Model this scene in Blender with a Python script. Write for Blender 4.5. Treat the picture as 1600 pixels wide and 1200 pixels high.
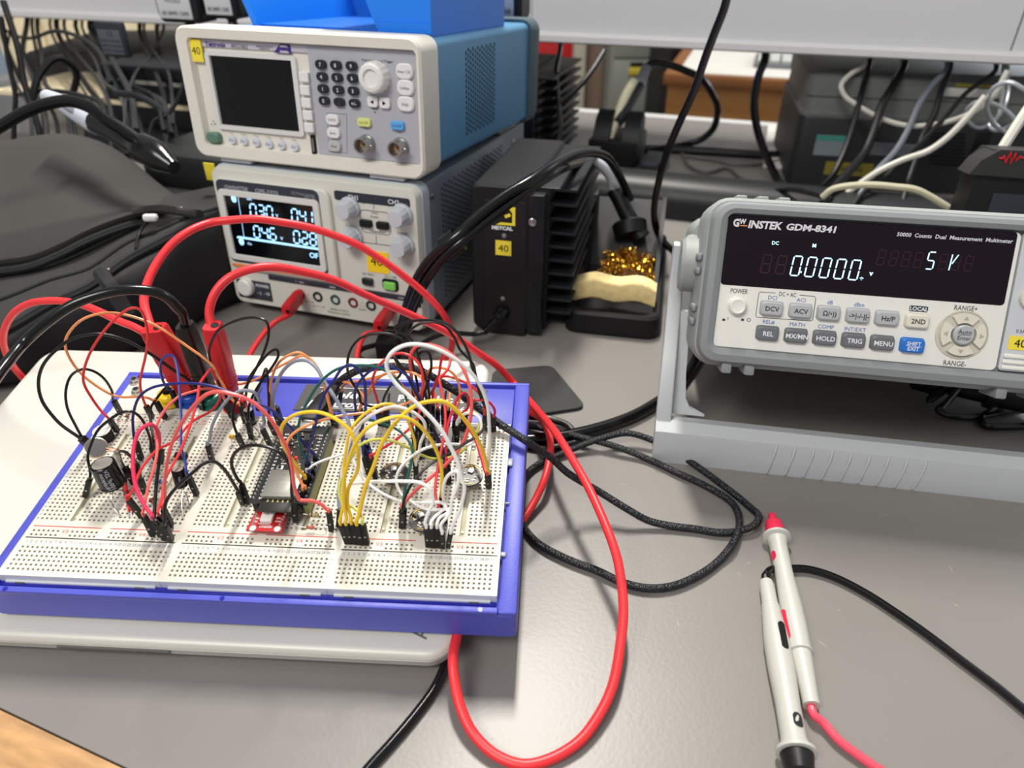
import bpy, bmesh, math, random
from mathutils import Vector, Matrix, geometry
random.seed(7)
R = math.radians
for o in list(bpy.data.objects): bpy.data.objects.remove(o)
COL = bpy.context.scene.collection
S = bpy.context.scene
# ---------------------------------------------------------------- camera
CAMH = .314; FPX = 1108.
MC = Matrix(((0.99999, -0.00484, -0.0), (-0.00273, -0.5632, 0.82632), (-0.004, -0.82631, -0.56321)))
CAMP = Vector((0, 0, CAMH))
cd = bpy.data.cameras.new('camera'); cam = bpy.data.objects.new('camera', cd); COL.objects.link(cam)
rm = Matrix((MC.col[0], -MC.col[1], -MC.col[2])).transposed()
cam.matrix_world = Matrix.Translation(CAMP) @ rm.to_4x4()
cd.sensor_width = 36; cd.lens = 36 * FPX / 1600; cd.clip_start = .01; cd.clip_end = 60
cd.dof.use_dof = True; cd.dof.focus_distance = .40; cd.dof.aperture_fstop = 8.0
S.camera = cam
# ---------------------------------------------------------------- light
wd = bpy.data.worlds.new('world'); S.world = wd; wd.use_nodes = True
wd.node_tree.nodes['Background'].inputs[0].default_value = (.93, .95, 1, 1)
wd.node_tree.nodes['Background'].inputs[1].default_value = .36
def area(name, loc, tgt, sx, sy, watts, col):
    l = bpy.data.lights.new(name, 'AREA'); l.shape = 'RECTANGLE'; l.size = sx; l.size_y = sy; l.energy = watts; l.color = col
    o = bpy.data.objects.new(name, l); COL.objects.link(o); o.location = loc
    o.rotation_euler = (Vector(tgt) - Vector(loc)).to_track_quat('-Z', 'Y').to_euler(); return o
area('ceiling_lamp', (.03, 1.30, 1.95), (0, .35, 0), .14, .55, 52, (1, .95, .87))
area('front_fill', (-.9, -.9, 2.0), (0, .6, .1), 1.2, .6, 38, (1, .96, .90))  # unseen fill added behind the camera to brighten the shelf and front panels
area('window_light', (2.4, 2.2, 1.0), (.1, .5, .1), 1.6, 1.2, 34, (.86, .93, 1))
S.view_settings.view_transform = 'Standard'; S.view_settings.look = 'None'
S.view_settings.exposure = .06; S.view_settings.gamma = 1; S.view_settings.use_curve_mapping = False
# ---------------------------------------------------------------- projection helpers (true distances on real planes)
def ray(px, py): return MC @ Vector(((px - 800) / FPX, (py - 600) / FPX, 1))
def onz(px, py, z):
    d = ray(px, py); return CAMP + d * ((z - CAMH) / d.z)
def ony(px, py, y):
    d = ray(px, py); return CAMP + d * (y / d.y)
def onpl(px, py, p, n):
    d = ray(px, py); return CAMP + d * ((p - CAMP).dot(n) / d.dot(n))
def atlen(px, py, p0, L, up=Vector((0, 0, 1))):
    d = ray(px, py).normalized(); w = CAMP - p0; b = d.dot(w); c = w.dot(w) - L * L; q = b * b - c
    if q <= 0: s = -b; return p0 + (CAMP + d * s - p0).normalized() * L
    a1, a2 = CAMP + d * (-b - math.sqrt(q)), CAMP + d * (-b + math.sqrt(q))
    return a1 if (a1 - p0).dot(up) > (a2 - p0).dot(up) else a2
# ---------------------------------------------------------------- materials
MATS = {}
def mat(name, col, rough=.5, metal=0, emit=0, bump=0, bscale=200, var=0, vscale=20, spec=None, coat=0, trans=0, stretch=None, alpha=1):
    if name in MATS: return MATS[name]
    m = bpy.data.materials.new(name); m.use_nodes = True; nt = m.node_tree; b = nt.nodes['Principled BSDF']
    def lin(c): return tuple(((x / 12.92) if x <= .04045 else ((x + .055) / 1.055) ** 2.4) for x in c)
    c = lin(col) + (1,)
    b.inputs['Base Color'].default_value = c; b.inputs['Roughness'].default_value = rough; b.inputs['Metallic'].default_value = metal
    if spec is not None: b.inputs['Specular IOR Level'].default_value = spec
    if coat: b.inputs['Coat Weight'].default_value = coat
    if trans: b.inputs['Transmission Weight'].default_value = trans
    if emit: b.inputs['Emission Color'].default_value = c; b.inputs['Emission Strength'].default_value = emit
    tc = nt.nodes.new('ShaderNodeTexCoord'); src = tc.outputs['Object']
    if stretch:
        mp = nt.nodes.new('ShaderNodeMapping'); mp.inputs['Scale'].default_value = stretch; nt.links.new(src, mp.inputs[0]); src = mp.outputs[0]
    if var:
        n = nt.nodes.new('ShaderNodeTexNoise'); n.inputs['Scale'].default_value = vscale; n.inputs['Detail'].default_value = 5; nt.links.new(src, n.inputs['Vector'])
        r = nt.nodes.new('ShaderNodeValToRGB'); r.color_ramp.elements[0].position = .3; r.color_ramp.elements[1].position = .7
        r.color_ramp.elements[0].color = tuple(max(0, x * (1 - var)) for x in c[:3]) + (1,); r.color_ramp.elements[1].color = tuple(min(1, x * (1 + var)) for x in c[:3]) + (1,)
        nt.links.new(n.outputs[0], r.inputs[0]); nt.links.new(r.outputs[0], b.inputs['Base Color'])
    if bump:
        n = nt.nodes.new('ShaderNodeTexNoise'); n.inputs['Scale'].default_value = bscale; n.inputs['Detail'].default_value = 3; nt.links.new(src, n.inputs['Vector'])
        bp = nt.nodes.new('ShaderNodeBump'); bp.inputs['Strength'].default_value = bump; bp.inputs['Distance'].default_value = .001
        nt.links.new(n.outputs[0], bp.inputs['Height']); nt.links.new(bp.outputs[0], b.inputs['Normal'])
    MATS[name] = m; return m
BLK = mat('black_plastic', (.07, .07, .075), .5, spec=.3)
BLKG = mat('black_gloss', (.03, .03, .035), .22)
HOUS = mat('dupont_black', (.075, .075, .08), .55, spec=.3)
WHT = mat('white_print', (.93, .94, .95), .5)
DKP = mat('dark_print', (.16, .17, .2), .6)
STEEL = mat('steel', (.72, .72, .70), .28, 1)
GOLD = mat('gold', (.85, .66, .32), .35, .9)
CREAM = mat('instrument_cream', (.88, .865, .82), .42, bump=.05, bscale=900)
YEL = mat('sticker_yellow', (.96, .88, .25), .5)
# ---------------------------------------------------------------- mesh builder
class MB:
    def __init__(s): s.v = []; s.f = []; s.k = []; s.T = None
    def add(s, vs, fs, k=0):
        n = len(s.v); T = s.T
        s.v += [tuple(T @ Vector(q)) if T else tuple(q) for q in vs]
        s.f += [tuple(i + n for i in f) for f in fs]; s.k += [k] * len(fs); return s
    def box(s, x0, x1, y0, y1, z0, z1, b=0, seg=2, k=0):
        if b <= 0:
            return s.add([(x0, y0, z0), (x1, y0, z0), (x1, y1, z0), (x0, y1, z0), (x0, y0, z1), (x1, y0, z1), (x1, y1, z1), (x0, y1, z1)],
                         [(3, 2, 1, 0), (4, 5, 6, 7), (0, 1, 5, 4), (1, 2, 6, 5), (2, 3, 7, 6), (3, 0, 4, 7)], k)
        bm = bmesh.new(); bmesh.ops.create_cube(bm, size=1)
        for v in bm.verts: v.co = Vector(((x0 + x1) / 2 + v.co.x * (x1 - x0), (y0 + y1) / 2 + v.co.y * (y1 - y0), (z0 + z1) / 2 + v.co.z * (z1 - z0)))
        b = min(b, .49 * min(abs(x1 - x0), abs(y1 - y0), abs(z1 - z0)))
        bmesh.ops.bevel(bm, geom=bm.edges[:], offset=b, segments=seg, affect='EDGES', profile=.5)
        bm.verts.index_update(); s.add([v.co[:] for v in bm.verts], [[v.index for v in f.verts] for f in bm.faces], k); bm.free(); return s
    def loft(s, rings, c0=True, c1=True, k=0, closed=True):
        n = len(rings[0]); vs = [q for r in rings for q in r]; fs = []
        for i in range(len(rings) - 1):
            for j in range(n if closed else n - 1):
                a, b = i * n + j, i * n + (j + 1) % n; fs.append((a, b, b + n, a + n))
        if c0: fs.append(tuple(range(n))[::-1])
        if c1: fs.append(tuple((len(rings) - 1) * n + j for j in range(n)))
        return s.add(vs, fs, k)
    def cyl(s, p0, p1, r0, r1=None, n=16, c=True, k=0):
        p0 = Vector(p0); p1 = Vector(p1); r1 = r0 if r1 is None else r1
        return s.lathe(p0, p1, [(0, r0), ((p1 - p0).length, r1)], n, c, k)
    def lathe(s, p0, p1, prof, n=16, c=True, k=0):
        p0 = Vector(p0); d = (Vector(p1) - p0).normalized(); a = d.orthogonal().normalized(); b = d.cross(a)
        rings = [[p0 + d * t + (a * math.cos(2 * math.pi * j / n) + b * math.sin(2 * math.pi * j / n)) * r for j in range(n)] for t, r in prof]
        return s.loft(rings, c, c, k)
    def tube(s, path, r, n=8, k=0, sub=4):
        P = smooth(path, sub); N = len(P); rs = r if callable(r) else (lambda t: r)
        t0 = (P[1] - P[0]).normalized(); a = t0.orthogonal().normalized(); rings = []
        for i in range(N):
            t = (P[min(i + 1, N - 1)] - P[max(i - 1, 0)]); t = t.normalized() if t.length > 1e-9 else t0
            a = (a - t * a.dot(t)); a = a.normalized() if a.length > 1e-6 else t.orthogonal().normalized(); b = t.cross(a); q = rs(i / (N - 1))
            rings.append([P[i] + (a * math.cos(2 * math.pi * j / n) + b * math.sin(2 * math.pi * j / n)) * q for j in range(n)])
        return s.loft(rings, True, True, k)
    def rplate(s, cx, cz, w, h, r, yf, yb, ch=.0004, n=4, k=0):
        rr = lambda d, y: [(x, y, z) for x, z in rrect(cx, cz, w - 2 * d, h - 2 * d, max(r - d, .0001), n)]
        return s.loft([rr(ch, yf), rr(0, yf + ch), rr(0, yb)], True, True, k)
    def off(s, d):
        s.v = [(a[0] - d[0], a[1] - d[1], a[2] - d[2]) for a in s.v]; return s
def rrect(cx, cz, w, h, r, n=4):
    r = min(r, w / 2 * .999, h / 2 * .999); o = []
    for i, (sx, sz) in enumerate(((1, -1), (1, 1), (-1, 1), (-1, -1))):
        for j in range(n + 1):
            a = R(-90 + 90 * i + 90 * j / n); o.append((cx + sx * (w / 2 - r) + r * math.cos(a), cz + sz * (h / 2 - r) + r * math.sin(a)))
    return o
def smooth(P, sub=4):
    P = [Vector(p) for p in P]
    if sub <= 1 or len(P) < 3: return P
    Q = [P[0] * 2 - P[1]] + P + [P[-1] * 2 - P[-2]]; o = []
    for i in range(1, len(Q) - 2):
        p0, p1, p2, p3 = Q[i - 1:i + 3]
        d1 = max((p1 - p0).length, 1e-6) ** .5; d2 = max((p2 - p1).length, 1e-6) ** .5; d3 = max((p3 - p2).length, 1e-6) ** .5
        m1 = (p1 - p0) / d1 - (p2 - p0) / (d1 + d2) + (p2 - p1) / d2; m2 = (p2 - p1) / d2 - (p3 - p1) / (d2 + d3) + (p3 - p2) / d3
        m1 *= d2; m2 *= d2
        for j in range(sub):
            t = j / sub; o.append(p1 * (2 * t ** 3 - 3 * t * t + 1) + m1 * (t ** 3 - 2 * t * t + t) + p2 * (-2 * t ** 3 + 3 * t * t) + m2 * (t ** 3 - t * t))
    return o + [P[-1]]
_tc = {}
def glyphs(s, bold=0.):
    if (s, bold) in _tc: return _tc[s, bold]
    c = bpy.data.curves.new('t', 'FONT'); c.body = s; c.size = 1; c.resolution_u = 2; c.offset = bold; c.fill_mode = 'FRONT'
    o = bpy.data.objects.new('t', c); me = bpy.data.meshes.new_from_object(o)
    vs = [(v.co.x, v.co.y) for v in me.vertices]; fs = [tuple(p.vertices) for p in me.polygons]
    w = max([v[0] for v in vs], default=0); bpy.data.objects.remove(o); bpy.data.curves.remove(c); bpy.data.meshes.remove(me)
    _tc[s, bold] = (vs, fs, w); return _tc[s, bold]
def text(mb, s, mp, x, z, h, al='C', shear=0, xs=1., bold=0., w=None, k=0):
    """lettering of cap height h, lower left / centre / right at (x, z); mp maps plane coordinates to 3D"""
    vs, fs, tw = glyphs(s, bold); q = h / .7
    if w: xs = w / (tw * q)
    o = {'L': 0, 'C': -tw * q * xs / 2, 'R': -tw * q * xs}[al]
    mb.add([mp(x + o + (a * xs + b * shear) * q, z - h / 2 + b * q) for a, b in vs], fs, k)
SEG = {'0': 'abcdef', '1': 'bc', '2': 'abged', '3': 'abgcd', '4': 'fgbc', '5': 'afgcd', '6': 'afgedc', '8': 'abcdefg', 'V': 'fed', 'o': 'abcdef', 'S': 'afgcd'}
def seg7(mb, ch, mp, x, z, w, h, t, sh=0., k=0):
    a = SEG[ch]; g = t * .35
    def bar(x0, z0, x1, z1):
        if abs(z0 - z1) < 1e-9: pts = [(x0 + g, z0), (x0 + g + t / 2, z0 + t / 2), (x1 - g - t / 2, z0 + t / 2), (x1 - g, z0), (x1 - g - t / 2, z0 - t / 2), (x0 + g + t / 2, z0 - t / 2)]
        else: pts = [(x0, z0 + g), (x0 - t / 2, z0 + g + t / 2), (x0 - t / 2, z1 - g - t / 2), (x0, z1 - g), (x0 + t / 2, z1 - g - t / 2), (x0 + t / 2, z0 + g + t / 2)]
        mb.add([mp(p + sh * (q - z), q) for p, q in pts], [(0, 1, 2, 3, 4, 5)], k)
    L = {'a': (x, z + h, x + w, z + h), 'g': (x, z + h / 2, x + w, z + h / 2), 'd': (x, z, x + w, z), 'f': (x, z + h / 2, x, z + h), 'e': (x, z, x, z + h / 2), 'b': (x + w, z + h / 2, x + w, z + h), 'c': (x + w, z, x + w, z + h / 2)}
    for c in a: bar(*L[c])
# ---------------------------------------------------------------- objects
def mesh_obj(name, mb, mats, angle=35, flat=False):
    me = bpy.data.meshes.new(name); me.from_pydata(mb.v, [], mb.f)
    mats = mats if isinstance(mats, (list, tuple)) else [mats]
    for m in mats: me.materials.append(m)
    if len(mats) > 1: me.polygons.foreach_set('material_index', mb.k)
    if not flat:
        me.polygons.foreach_set('use_smooth', [True] * len(me.polygons)); me.set_sharp_from_angle(angle=R(angle))
    me.update(); o = bpy.data.objects.new(name, me); COL.objects.link(o); return o
class Thing:
    def __init__(s, name, label, cat, mw=None, group=None, kind=None):
        s.o = bpy.data.objects.new(name, None); COL.objects.link(s.o); s.o.empty_display_size = .01
        s.m = mw if isinstance(mw, Matrix) else Matrix.Translation(mw or (0, 0, 0)); s.o.matrix_world = s.m; s.i = s.m.inverted()
        s.o['label'] = label; s.o['category'] = cat
        if group: s.o['group'] = group
        if kind: s.o['kind'] = kind
    def part(s, name, mb, mats, parent=None, label=None, world=False, kind=None, **k):
        if world: mb.v = [tuple(s.i @ Vector(q)) for q in mb.v]
        p = mesh_obj(name, mb, mats, **k); p.parent = parent or s.o
        if label: p['label'] = label
        if kind: p['kind'] = kind
        return p
def single(name, mb, mats, label, cat, loc=None, group=None, kind=None, **k):
    """a thing that is one mesh, built in world coordinates; its origin goes to loc"""
    if loc is not None: mb.off(loc)
    o = mesh_obj(name, mb, mats, **k)
    if loc is not None: o.location = loc
    if kind == 'structure': o['kind'] = kind; o['label'] = label; return o
    o['label'] = label; o['category'] = cat
    if group: o['group'] = group
    if kind: o['kind'] = kind
    return o
def frame(x, y, z, yaw, tilt=0):
    ex = Vector((math.cos(yaw), math.sin(yaw), 0)); bk = Vector((-math.sin(yaw), math.cos(yaw), 0))
    up = Vector((0, 0, 1)) * math.cos(tilt) + bk * math.sin(tilt); dp = bk * math.cos(tilt) - Vector((0, 0, 1)) * math.sin(tilt)
    m = Matrix((ex, dp, up)).transposed().to_4x4(); m.translation = (x, y, z); return m
class Face:
    """front face of an instrument: local x right, y into the body, z up"""
    def __init__(s, m, crop=(0, 0, 1)): s.m = m; s.i = m.inverted(); s.c = crop
    def __call__(s, x, y, out=0):
        px, py = s.c[0] + x / s.c[2], s.c[1] + y / s.c[2]
        n = (s.m.to_3x3() @ Vector((0, 1, 0))); p = s.m @ Vector((0, -out, 0)); q = s.i @ onpl(px, py, p, n); return q.x, q.z
    def rect(s, a, b, c=None, d=None, out=0):
        p, q = s(*a, out), s(*b, out); return (p[0] + q[0]) / 2, (p[1] + q[1]) / 2, abs(q[0] - p[0]), abs(q[1] - p[1])
def pathpts(pts):
    """points: (px,py) between anchors (px,py,'y',v) / (px,py,'z',v) / Vector; depth is interpolated between the anchors"""
    A = []
    for p in pts:
        if isinstance(p, Vector): A.append(p)
        elif len(p) == 4: A.append(ony(p[0], p[1], p[3]) if p[2] == 'y' else onz(p[0], p[1], p[3]))
        else: A.append(None)
    def proj(v):
        c = MC.transposed() @ (v - CAMP); return (800 + FPX * c.x / c.z, 600 + FPX * c.y / c.z)
    q = [proj(A[i]) if A[i] is not None else (p[0], p[1]) for i, p in enumerate(pts)]
    s = [0]
    for i in range(1, len(q)): s.append(s[-1] + math.dist(q[i], q[i - 1]))
    ai = [i for i, a in enumerate(A) if a is not None]
    for i in range(len(A)):
        if A[i] is None:
            l = max([j for j in ai if j < i], default=None); r = min([j for j in ai if j > i], default=None)
            if l is None: y = A[r].y
            elif r is None: y = A[l].y
            else: t = (s[i] - s[l]) / max(s[r] - s[l], 1e-6); y = A[l].y * (1 - t) + A[r].y * t
            A[i] = ony(q[i][0], q[i][1], y)
    return A
# ================================================================ the bench and the room
BY = R(-18.5)
BM = frame(0, 0, 0, BY)                                  # bench frame: x along the bench, y across it
def bl(v): return BM.inverted() @ v
DESK = mat('desk_laminate', (.505, .49, .475), .37, var=.05, vscale=9, bump=.06, bscale=420)
WOOD = mat('wood_edge', (.72, .56, .38), .45, var=.25, vscale=40, bump=.1, bscale=80, stretch=(1, 4, 1))
wl, wr = bl(onz(0, 1105, 0)), bl(onz(200, 1200, 0))
yf = (wl.y + wr.y) / 2; sl = (wr.y - wl.y) / (wr.x - wl.x)
t = Thing('workbench', 'grey laminate workbench top with a light wooden front edge', 'workbench', BM)
mb = MB(); X0, X1 = -1.2, 1.5; f0 = lambda x: wl.y + sl * (x - wl.x)
mb.add([(X0, f0(X0), -.03), (X1, f0(X1), -.03), (X1, .83, -.03), (X0, .83, -.03), (X0, f0(X0), 0), (X1, f0(X1), 0), (X1, .83, 0), (X0, .83, 0)],
       [(3, 2, 1, 0), (4, 5, 6, 7), (0, 1, 5, 4), (1, 2, 6, 5), (2, 3, 7, 6), (3, 0, 4, 7)])
top = t.part('bench_top', mb, DESK)
mb = MB()
prof = [(-.0006, -.004), (-.0006, -.0012), (-.003, -.0006), (-.026, -.0008), (-.031, -.003), (-.034, -.008), (-.034, -.03), (-.001, -.03)]
mb.loft([[(x, f0(x) + a, b) for a, b in prof] for x in (X0, X1)])
t.part('wooden_edge', mb, WOOD, label='light wooden edging strip')
mb = MB()
for i in range(90):                                       # fine scratches worn into the laminate
    x, y = random.uniform(-.1, .45), random.uniform(.12, .75); a = random.uniform(0, 3.14); l = random.uniform(.001, .007); w = .00012
    dx, dy = math.cos(a) * l, math.sin(a) * l; nx, ny = -math.sin(a) * w, math.cos(a) * w
    mb.add([(x - nx, y - ny, .00006), (x + dx * .5 - nx * 2, y + dy * .5 - ny * 2, .00006), (x + dx, y + dy, .00006), (x + dx * .5 + nx, y + dy * .5 + ny, .00006)], [(0, 1, 2, 3)])
t.part('scratches', mb, mat('scratch', (.72, .70, .66), .7), kind='stuff')
# rear bench beyond the curb
t = Thing('rear_workbench', 'grey bench top of the facing workbench beyond the dark curb', 'workbench', BM)
mb = MB(); mb.box(-1.6, 2.2, .885, 1.30, -.03, 0); t.part('bench_top', mb, DESK)
mb = MB(); mb.box(-1.6, 2.2, 1.30, 1.325, -.05, .001, .004); t.part('rear_edge', mb, mat('edge_pale', (.78, .78, .77), .5))
mb = MB(); mb.box(.02, 1.45, 1.06, 1.29, .0005, .004, .001)
single('mat_sheet', (lambda q: q)(MB()) if 0 else mb, mat('paper_white', (.84, .83, .80), .6), 'pale sheet lying along the far edge of the rear bench', 'sheet').matrix_world = BM
# curb between the benches
mb = MB()
prof = [(-.0, .0), (-.0, .020), (.006, .032), (.018, .040), (.035, .043), (.052, .040), (.058, .030), (.060, .0)]
mb.loft([[(x, .825 + a, b) for a, b in prof] for x in (-.95, 1.6)])
o = single('trunking_curb', mb, mat('curb_grey', (.13, .14, .145), .42, spec=.3), 'dark grey rounded curb running between the two benches', 'trunking'); o.matrix_world = BM
# overhead shelf panel
PANEL = mat('panel_grey', (.86, .86, .87), .5, bump=.02, bscale=900)
shl, shr = bl(onz(0, 27, .16)), bl(onz(1590, 103, .16)); sy = (shl.y + shr.y) / 2; shs = (shr.y - shl.y) / (shr.x - shl.x)
t = Thing('overhead_shelf', 'pale grey overhead shelf with a trunking front above the instruments', 'shelf', BM)
g0 = lambda x: shl.y + shs * (x - shl.x); SX = bl(onz(826, 68, .16)).x
mb = MB()
for x0, x1 in ((-1.3, SX), (SX + .001, shr.x - .012), (shr.x - .010, 1.6)):
    mb.loft([[(x, g0(x) + a, b) for a, b in ((.004, .170), (.004, .42), (.02, .42), (.02, .165))] for x in (x0, x1)])
t.part('trunking_front', mb, PANEL)
mb = MB()
mb.loft([[(x, g0(x) + a, b) for a, b in ((0, .161), (-.003, .163), (-.003, .170), (.004, .174), (.02, .174), (.02, .160))] for x in (-1.3, 1.6)])
t.part('bottom_trim', mb, mat('trim_white', (.88, .88, .88), .4), label='white lower trim strip')
mb = MB(); mb.box(-1.3, 1.6, sy + .03, sy + .24, .20, .42, .002); t.part('shelf_box', mb, PANEL)
mb = MB(); mb.box(1.25, 1.28, sy + .05, sy + .2, 0, .2, .002); t.part('shelf_post', mb, PANEL)
# floor and the back of the room
FZ = -.78
mb = MB(); mb.box(-6, 6, -1.5, 6, FZ - .05, FZ); single('floor', mb, mat('floor_vinyl', (.55, .50, .44), .5, var=.06, vscale=3), 'brownish vinyl floor', 'floor', kind='structure')
mb = MB(); mb.box(-6, 6, 4.2, 4.3, FZ, 2.4); single('wall_back', mb, mat('wall_paint', (.78, .76, .72), .8), 'pale back wall', 'wall', kind='structure')
def cabinet(px0, px1, pyt, y, z1, label, col, handles, group=None):
    a, b = ony(px0, pyt, y), ony(px1, pyt, y); w = b.x - a.x
    t = Thing('steel_cabinet', label, 'cabinet', (a.x, y, FZ), group)
    mb = MB(); mb.box(0, w, .012, .25, 0, z1 - FZ, .004); t.part('body', mb, col)
    n = len(handles)
    for i, (hz0, hz1) in enumerate(handles):
        mb = MB(); mb.box(.008, w - .008, 0, .012, hz0 - FZ + .003, hz1 - FZ - .003, .003); d = t.part('drawer_front', mb, col)
        mb = MB(); mb.box(w * .35, w * .65, -.012, 0, hz1 - FZ - .05, hz1 - FZ - .025, .004); t.part('handle', mb, mat('handle_yellow', (.72, .66, .18), .5), d)
        mb = MB(); mb.box(w * .37, w * .63, -.006, .001, hz1 - FZ - .025, hz1 - FZ - .01, .002); t.part('recess', mb, BLK, d)
GC = mat('cabinet_grey', (.50, .52, .49), .5)
cabinet(955, 1035, 100, 2.6, .35, 'tall grey steel drawer cabinet with yellow handles behind the rear iron', GC, [(-.74, -.52), (-.52, -.325), (-.325, -.13), (-.13, .06), (.06, .3)])
mb = MB(); a = ony(914, 100, 2.9); b = ony(953, 100, 2.9); mb.box(a.x, b.x, 2.9, 3.0, FZ, .3, .005)
single('wood_panel', mb, mat('panel_tan', (.50, .42, .36), .6), 'tan panel standing between the beige post and the grey cabinet', 'panel')
mb = MB(); a = ony(896, 100, 2.8); b = ony(916, 100, 2.8); mb.box(a.x, b.x, 2.8, 2.88, FZ, .4, .008)
single('post', mb, mat('post_beige', (.70, .68, .62), .6), 'beige post right of the red extinguisher cabinet', 'post')
t = Thing('red_cabinet', 'bright red cabinet glimpsed beside the function generator under the shelf', 'cabinet', ony(848, 100, 3.0)); w = .15
mb = MB(); mb.box(-.02, w, 0, .2, -.5, .25, .01); t.part('body', mb, mat('signal_red', (.75, .10, .12), .45))
mb = MB(); mb.box(.0, w - .02, -.01, 0, -.3, .2, .01); t.part('door', mb, mat('signal_red'   , (0, 0, 0)))
mb = MB(); mb.box(.07, .08, -.014, -.009, -.02, .03, .001); t.part('handle', mb, BLK)
a = ony(925, 150, 2.3); mb = MB(); mb.add([(a.x - .02, 2.3, FZ), (a.x + .22, 2.3, FZ), (a.x + .16, 2.3, -.30), (a.x - .05, 2.3, -.42), (a.x - .02, 2.6, FZ), (a.x + .22, 2.6, FZ), (a.x + .16, 2.6, -.30), (a.x - .05, 2.6, -.42)],
    [(0, 1, 2, 3), (4, 7, 6, 5), (0, 4, 5, 1), (1, 5, 6, 2), (2, 6, 7, 3), (3, 7, 4, 0)])
single('seat_back', mb, mat('maroon', (.30, .06, .08), .6), 'dark maroon seat back in shade below the tan panel', 'seat')
# wooden desk across the aisle
yd = 1.75; a = ony(1052, 120, yd); b = ony(1600, 150, yd)
WD = mat('beech', (.78, .55, .30), .5, var=.12, vscale=5, stretch=(1, 1, 6)); WDD = mat('beech_dark', (.52, .33, .17), .55, var=.12, vscale=6)
WDM = frame(a.x, yd, FZ, BY)
t = Thing('wooden_desk', 'orange beech desk across the aisle behind the benches', 'desk', WDM); h = a.z - FZ + .01
mb = MB(); mb.box(-.02, 1.25, -.02, .6, h - .025, h, .003); t.part('desk_top', mb, WDD)
mb = MB(); mb.box(-.01, 1.22, .0, .02, h - .10, h - .025, .002); t.part('apron', mb, WD)
mb = MB(); mb.box(-.01, .17, .02, .55, 0, h - .03, .002); t.part('side_panel', mb, WD)
mb = MB(); mb.box(.17, .185, .0, .55, 0, h - .1, .002); t.part('leg_panel', mb, WDD)
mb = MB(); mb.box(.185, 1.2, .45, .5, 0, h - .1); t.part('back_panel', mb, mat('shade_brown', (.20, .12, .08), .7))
for i, zz in enumerate((-.20, -.245, -.30)):
    mb = MB(); mb.box(.40, .95, .02, .4, h + zz - .0, h + zz + (.02 if i != 1 else .016), .002)
    o = single('tray', mb, mat(f'shelf_tone{i%2}', ((.16, .16, .17), (.56, .58, .55))[i % 2], .5), ('black upper letter tray in the beech desk', 'pale grey paper tray in the middle of the beech desk bay', 'black lowest letter tray in the beech desk')[i], 'tray', None, 'letter trays in the beech desk'); o.matrix_world = WDM
t = Thing('keyboard', 'grey keyboard on the far wooden desk under the shelf edge', 'keyboard', WDM @ Matrix.Translation((.17, .1, h))); mb = MB(); mb.box(0, .42, 0, .14, 0, .012, .004); t.part('body', mb, mat('kb_grey', (.42, .43, .45), .5))
mb = MB()
for i in range(15):
    for j in range(5): mb.box(.008 + i * .027, .030 + i * .027, .01 + j * .025, .03 + j * .025, .012, .019, .001, 1)
t.part('keys', mb, mat('key_white', (.74, .75, .74), .5), kind='stuff')
mb = MB(); mb.box(-.02, 1.25, .0, .6, 0, .0015); o = single('paper_sheet', mb, mat('paper_white', (0, 0, 0)), 'white papers spread along the beech desk top', 'paper'); o.matrix_world = WDM @ Matrix.Translation((.03, 0, h))
t = Thing('computer_tower', 'black tower casing standing left of the beech desk', 'computer', (ony(1034, 120, 2.35).x, 2.35, FZ)); mb = MB(); mb.box(0, .11, 0, .3, 0, FZ * -1 - .02, .006); t.part('casing', mb, BLK); mb = MB(); mb.box(.02, .09, -.004, 0, .3, .72, .002); t.part('front_bezel', mb, BLKG)
# left background: stand-ins for sunlit patches and pale furniture beyond the cables
CRM = mat('sunlit_cream', (.95, .89, .74), .6, var=.05, vscale=4)  # sunlight on the far bench and floor is put into this bright cream
a = ony(15, 120, 2.0); b = ony(165, 120, 2.0)
t = Thing('sunlit_patch_stand_in', 'cupboard-shaped stand-in for the sunlit cream patches far left behind the hanging cables', 'cupboard', (a.x, 2.0, FZ)); w = b.x - a.x  # made-up cupboard, stands in for the patches lying in sun
mb = MB(); mb.box(0, w, .01, .4, 0, .95, .005); t.part('carcass', mb, CRM)
for i in (0, 1): mb = MB(); mb.box(.004 + i * w / 2, (i + 1) * w / 2 - .004, 0, .012, .05, .90, .004); t.part('door', mb, CRM)
mb = MB(); a = ony(-30, 100, 2.2); b = ony(30, 100, 2.2); mb.box(a.x, b.x, 2.2, 2.25, FZ, .6, .01)
single('partition', mb, mat('partition_blue', (.66, .74, .82), .5), 'pale blue partition at the far left edge behind the cables', 'partition')
t = Thing('wall_notice', 'pale desk papers beneath the shelf between the cables and the function generator', 'paper', ony(235, 70, 1.6)); mb = MB(); mb.box(-.02, .12, 0, .1, -.03, .0, .002); t.part('sheet', mb, mat('paper_grey', (.66, .67, .62), .7))
mb = MB(); mb.box(.02, .06, -.002, 0, -.02, -.01); t.part('sticky_tab', mb, mat('pale_yellow', (.85, .84, .60), .7))
t = Thing('box_unit', 'dark flat instrument case behind the cables left of the function generator', 'case', frame(ony(205, 150, 1.06).x, 1.08, 0, BY))
mb = MB(); mb.box(-.06, .24, 0, .2, .0, .125, .006); t.part('body', mb, mat('case_dark', (.08, .085, .10), .5, spec=.3))
mb = MB(); mb.box(-.05, .23, -.002, .001, .100, .105, .0005); t.part('light_strip', mb, mat('strip_grey', (.62, .61, .58), .5))
mb = MB(); a = ony(38, 88, 1.3); mb.box(0, .30, 0, .25, -.05, .006, .006); o = single('monitor_foot', mb, mat('foot_dark', (.20, .19, .17), .5), 'dark flat base behind the hanging cables at the left', 'base'); o.location = a
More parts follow.
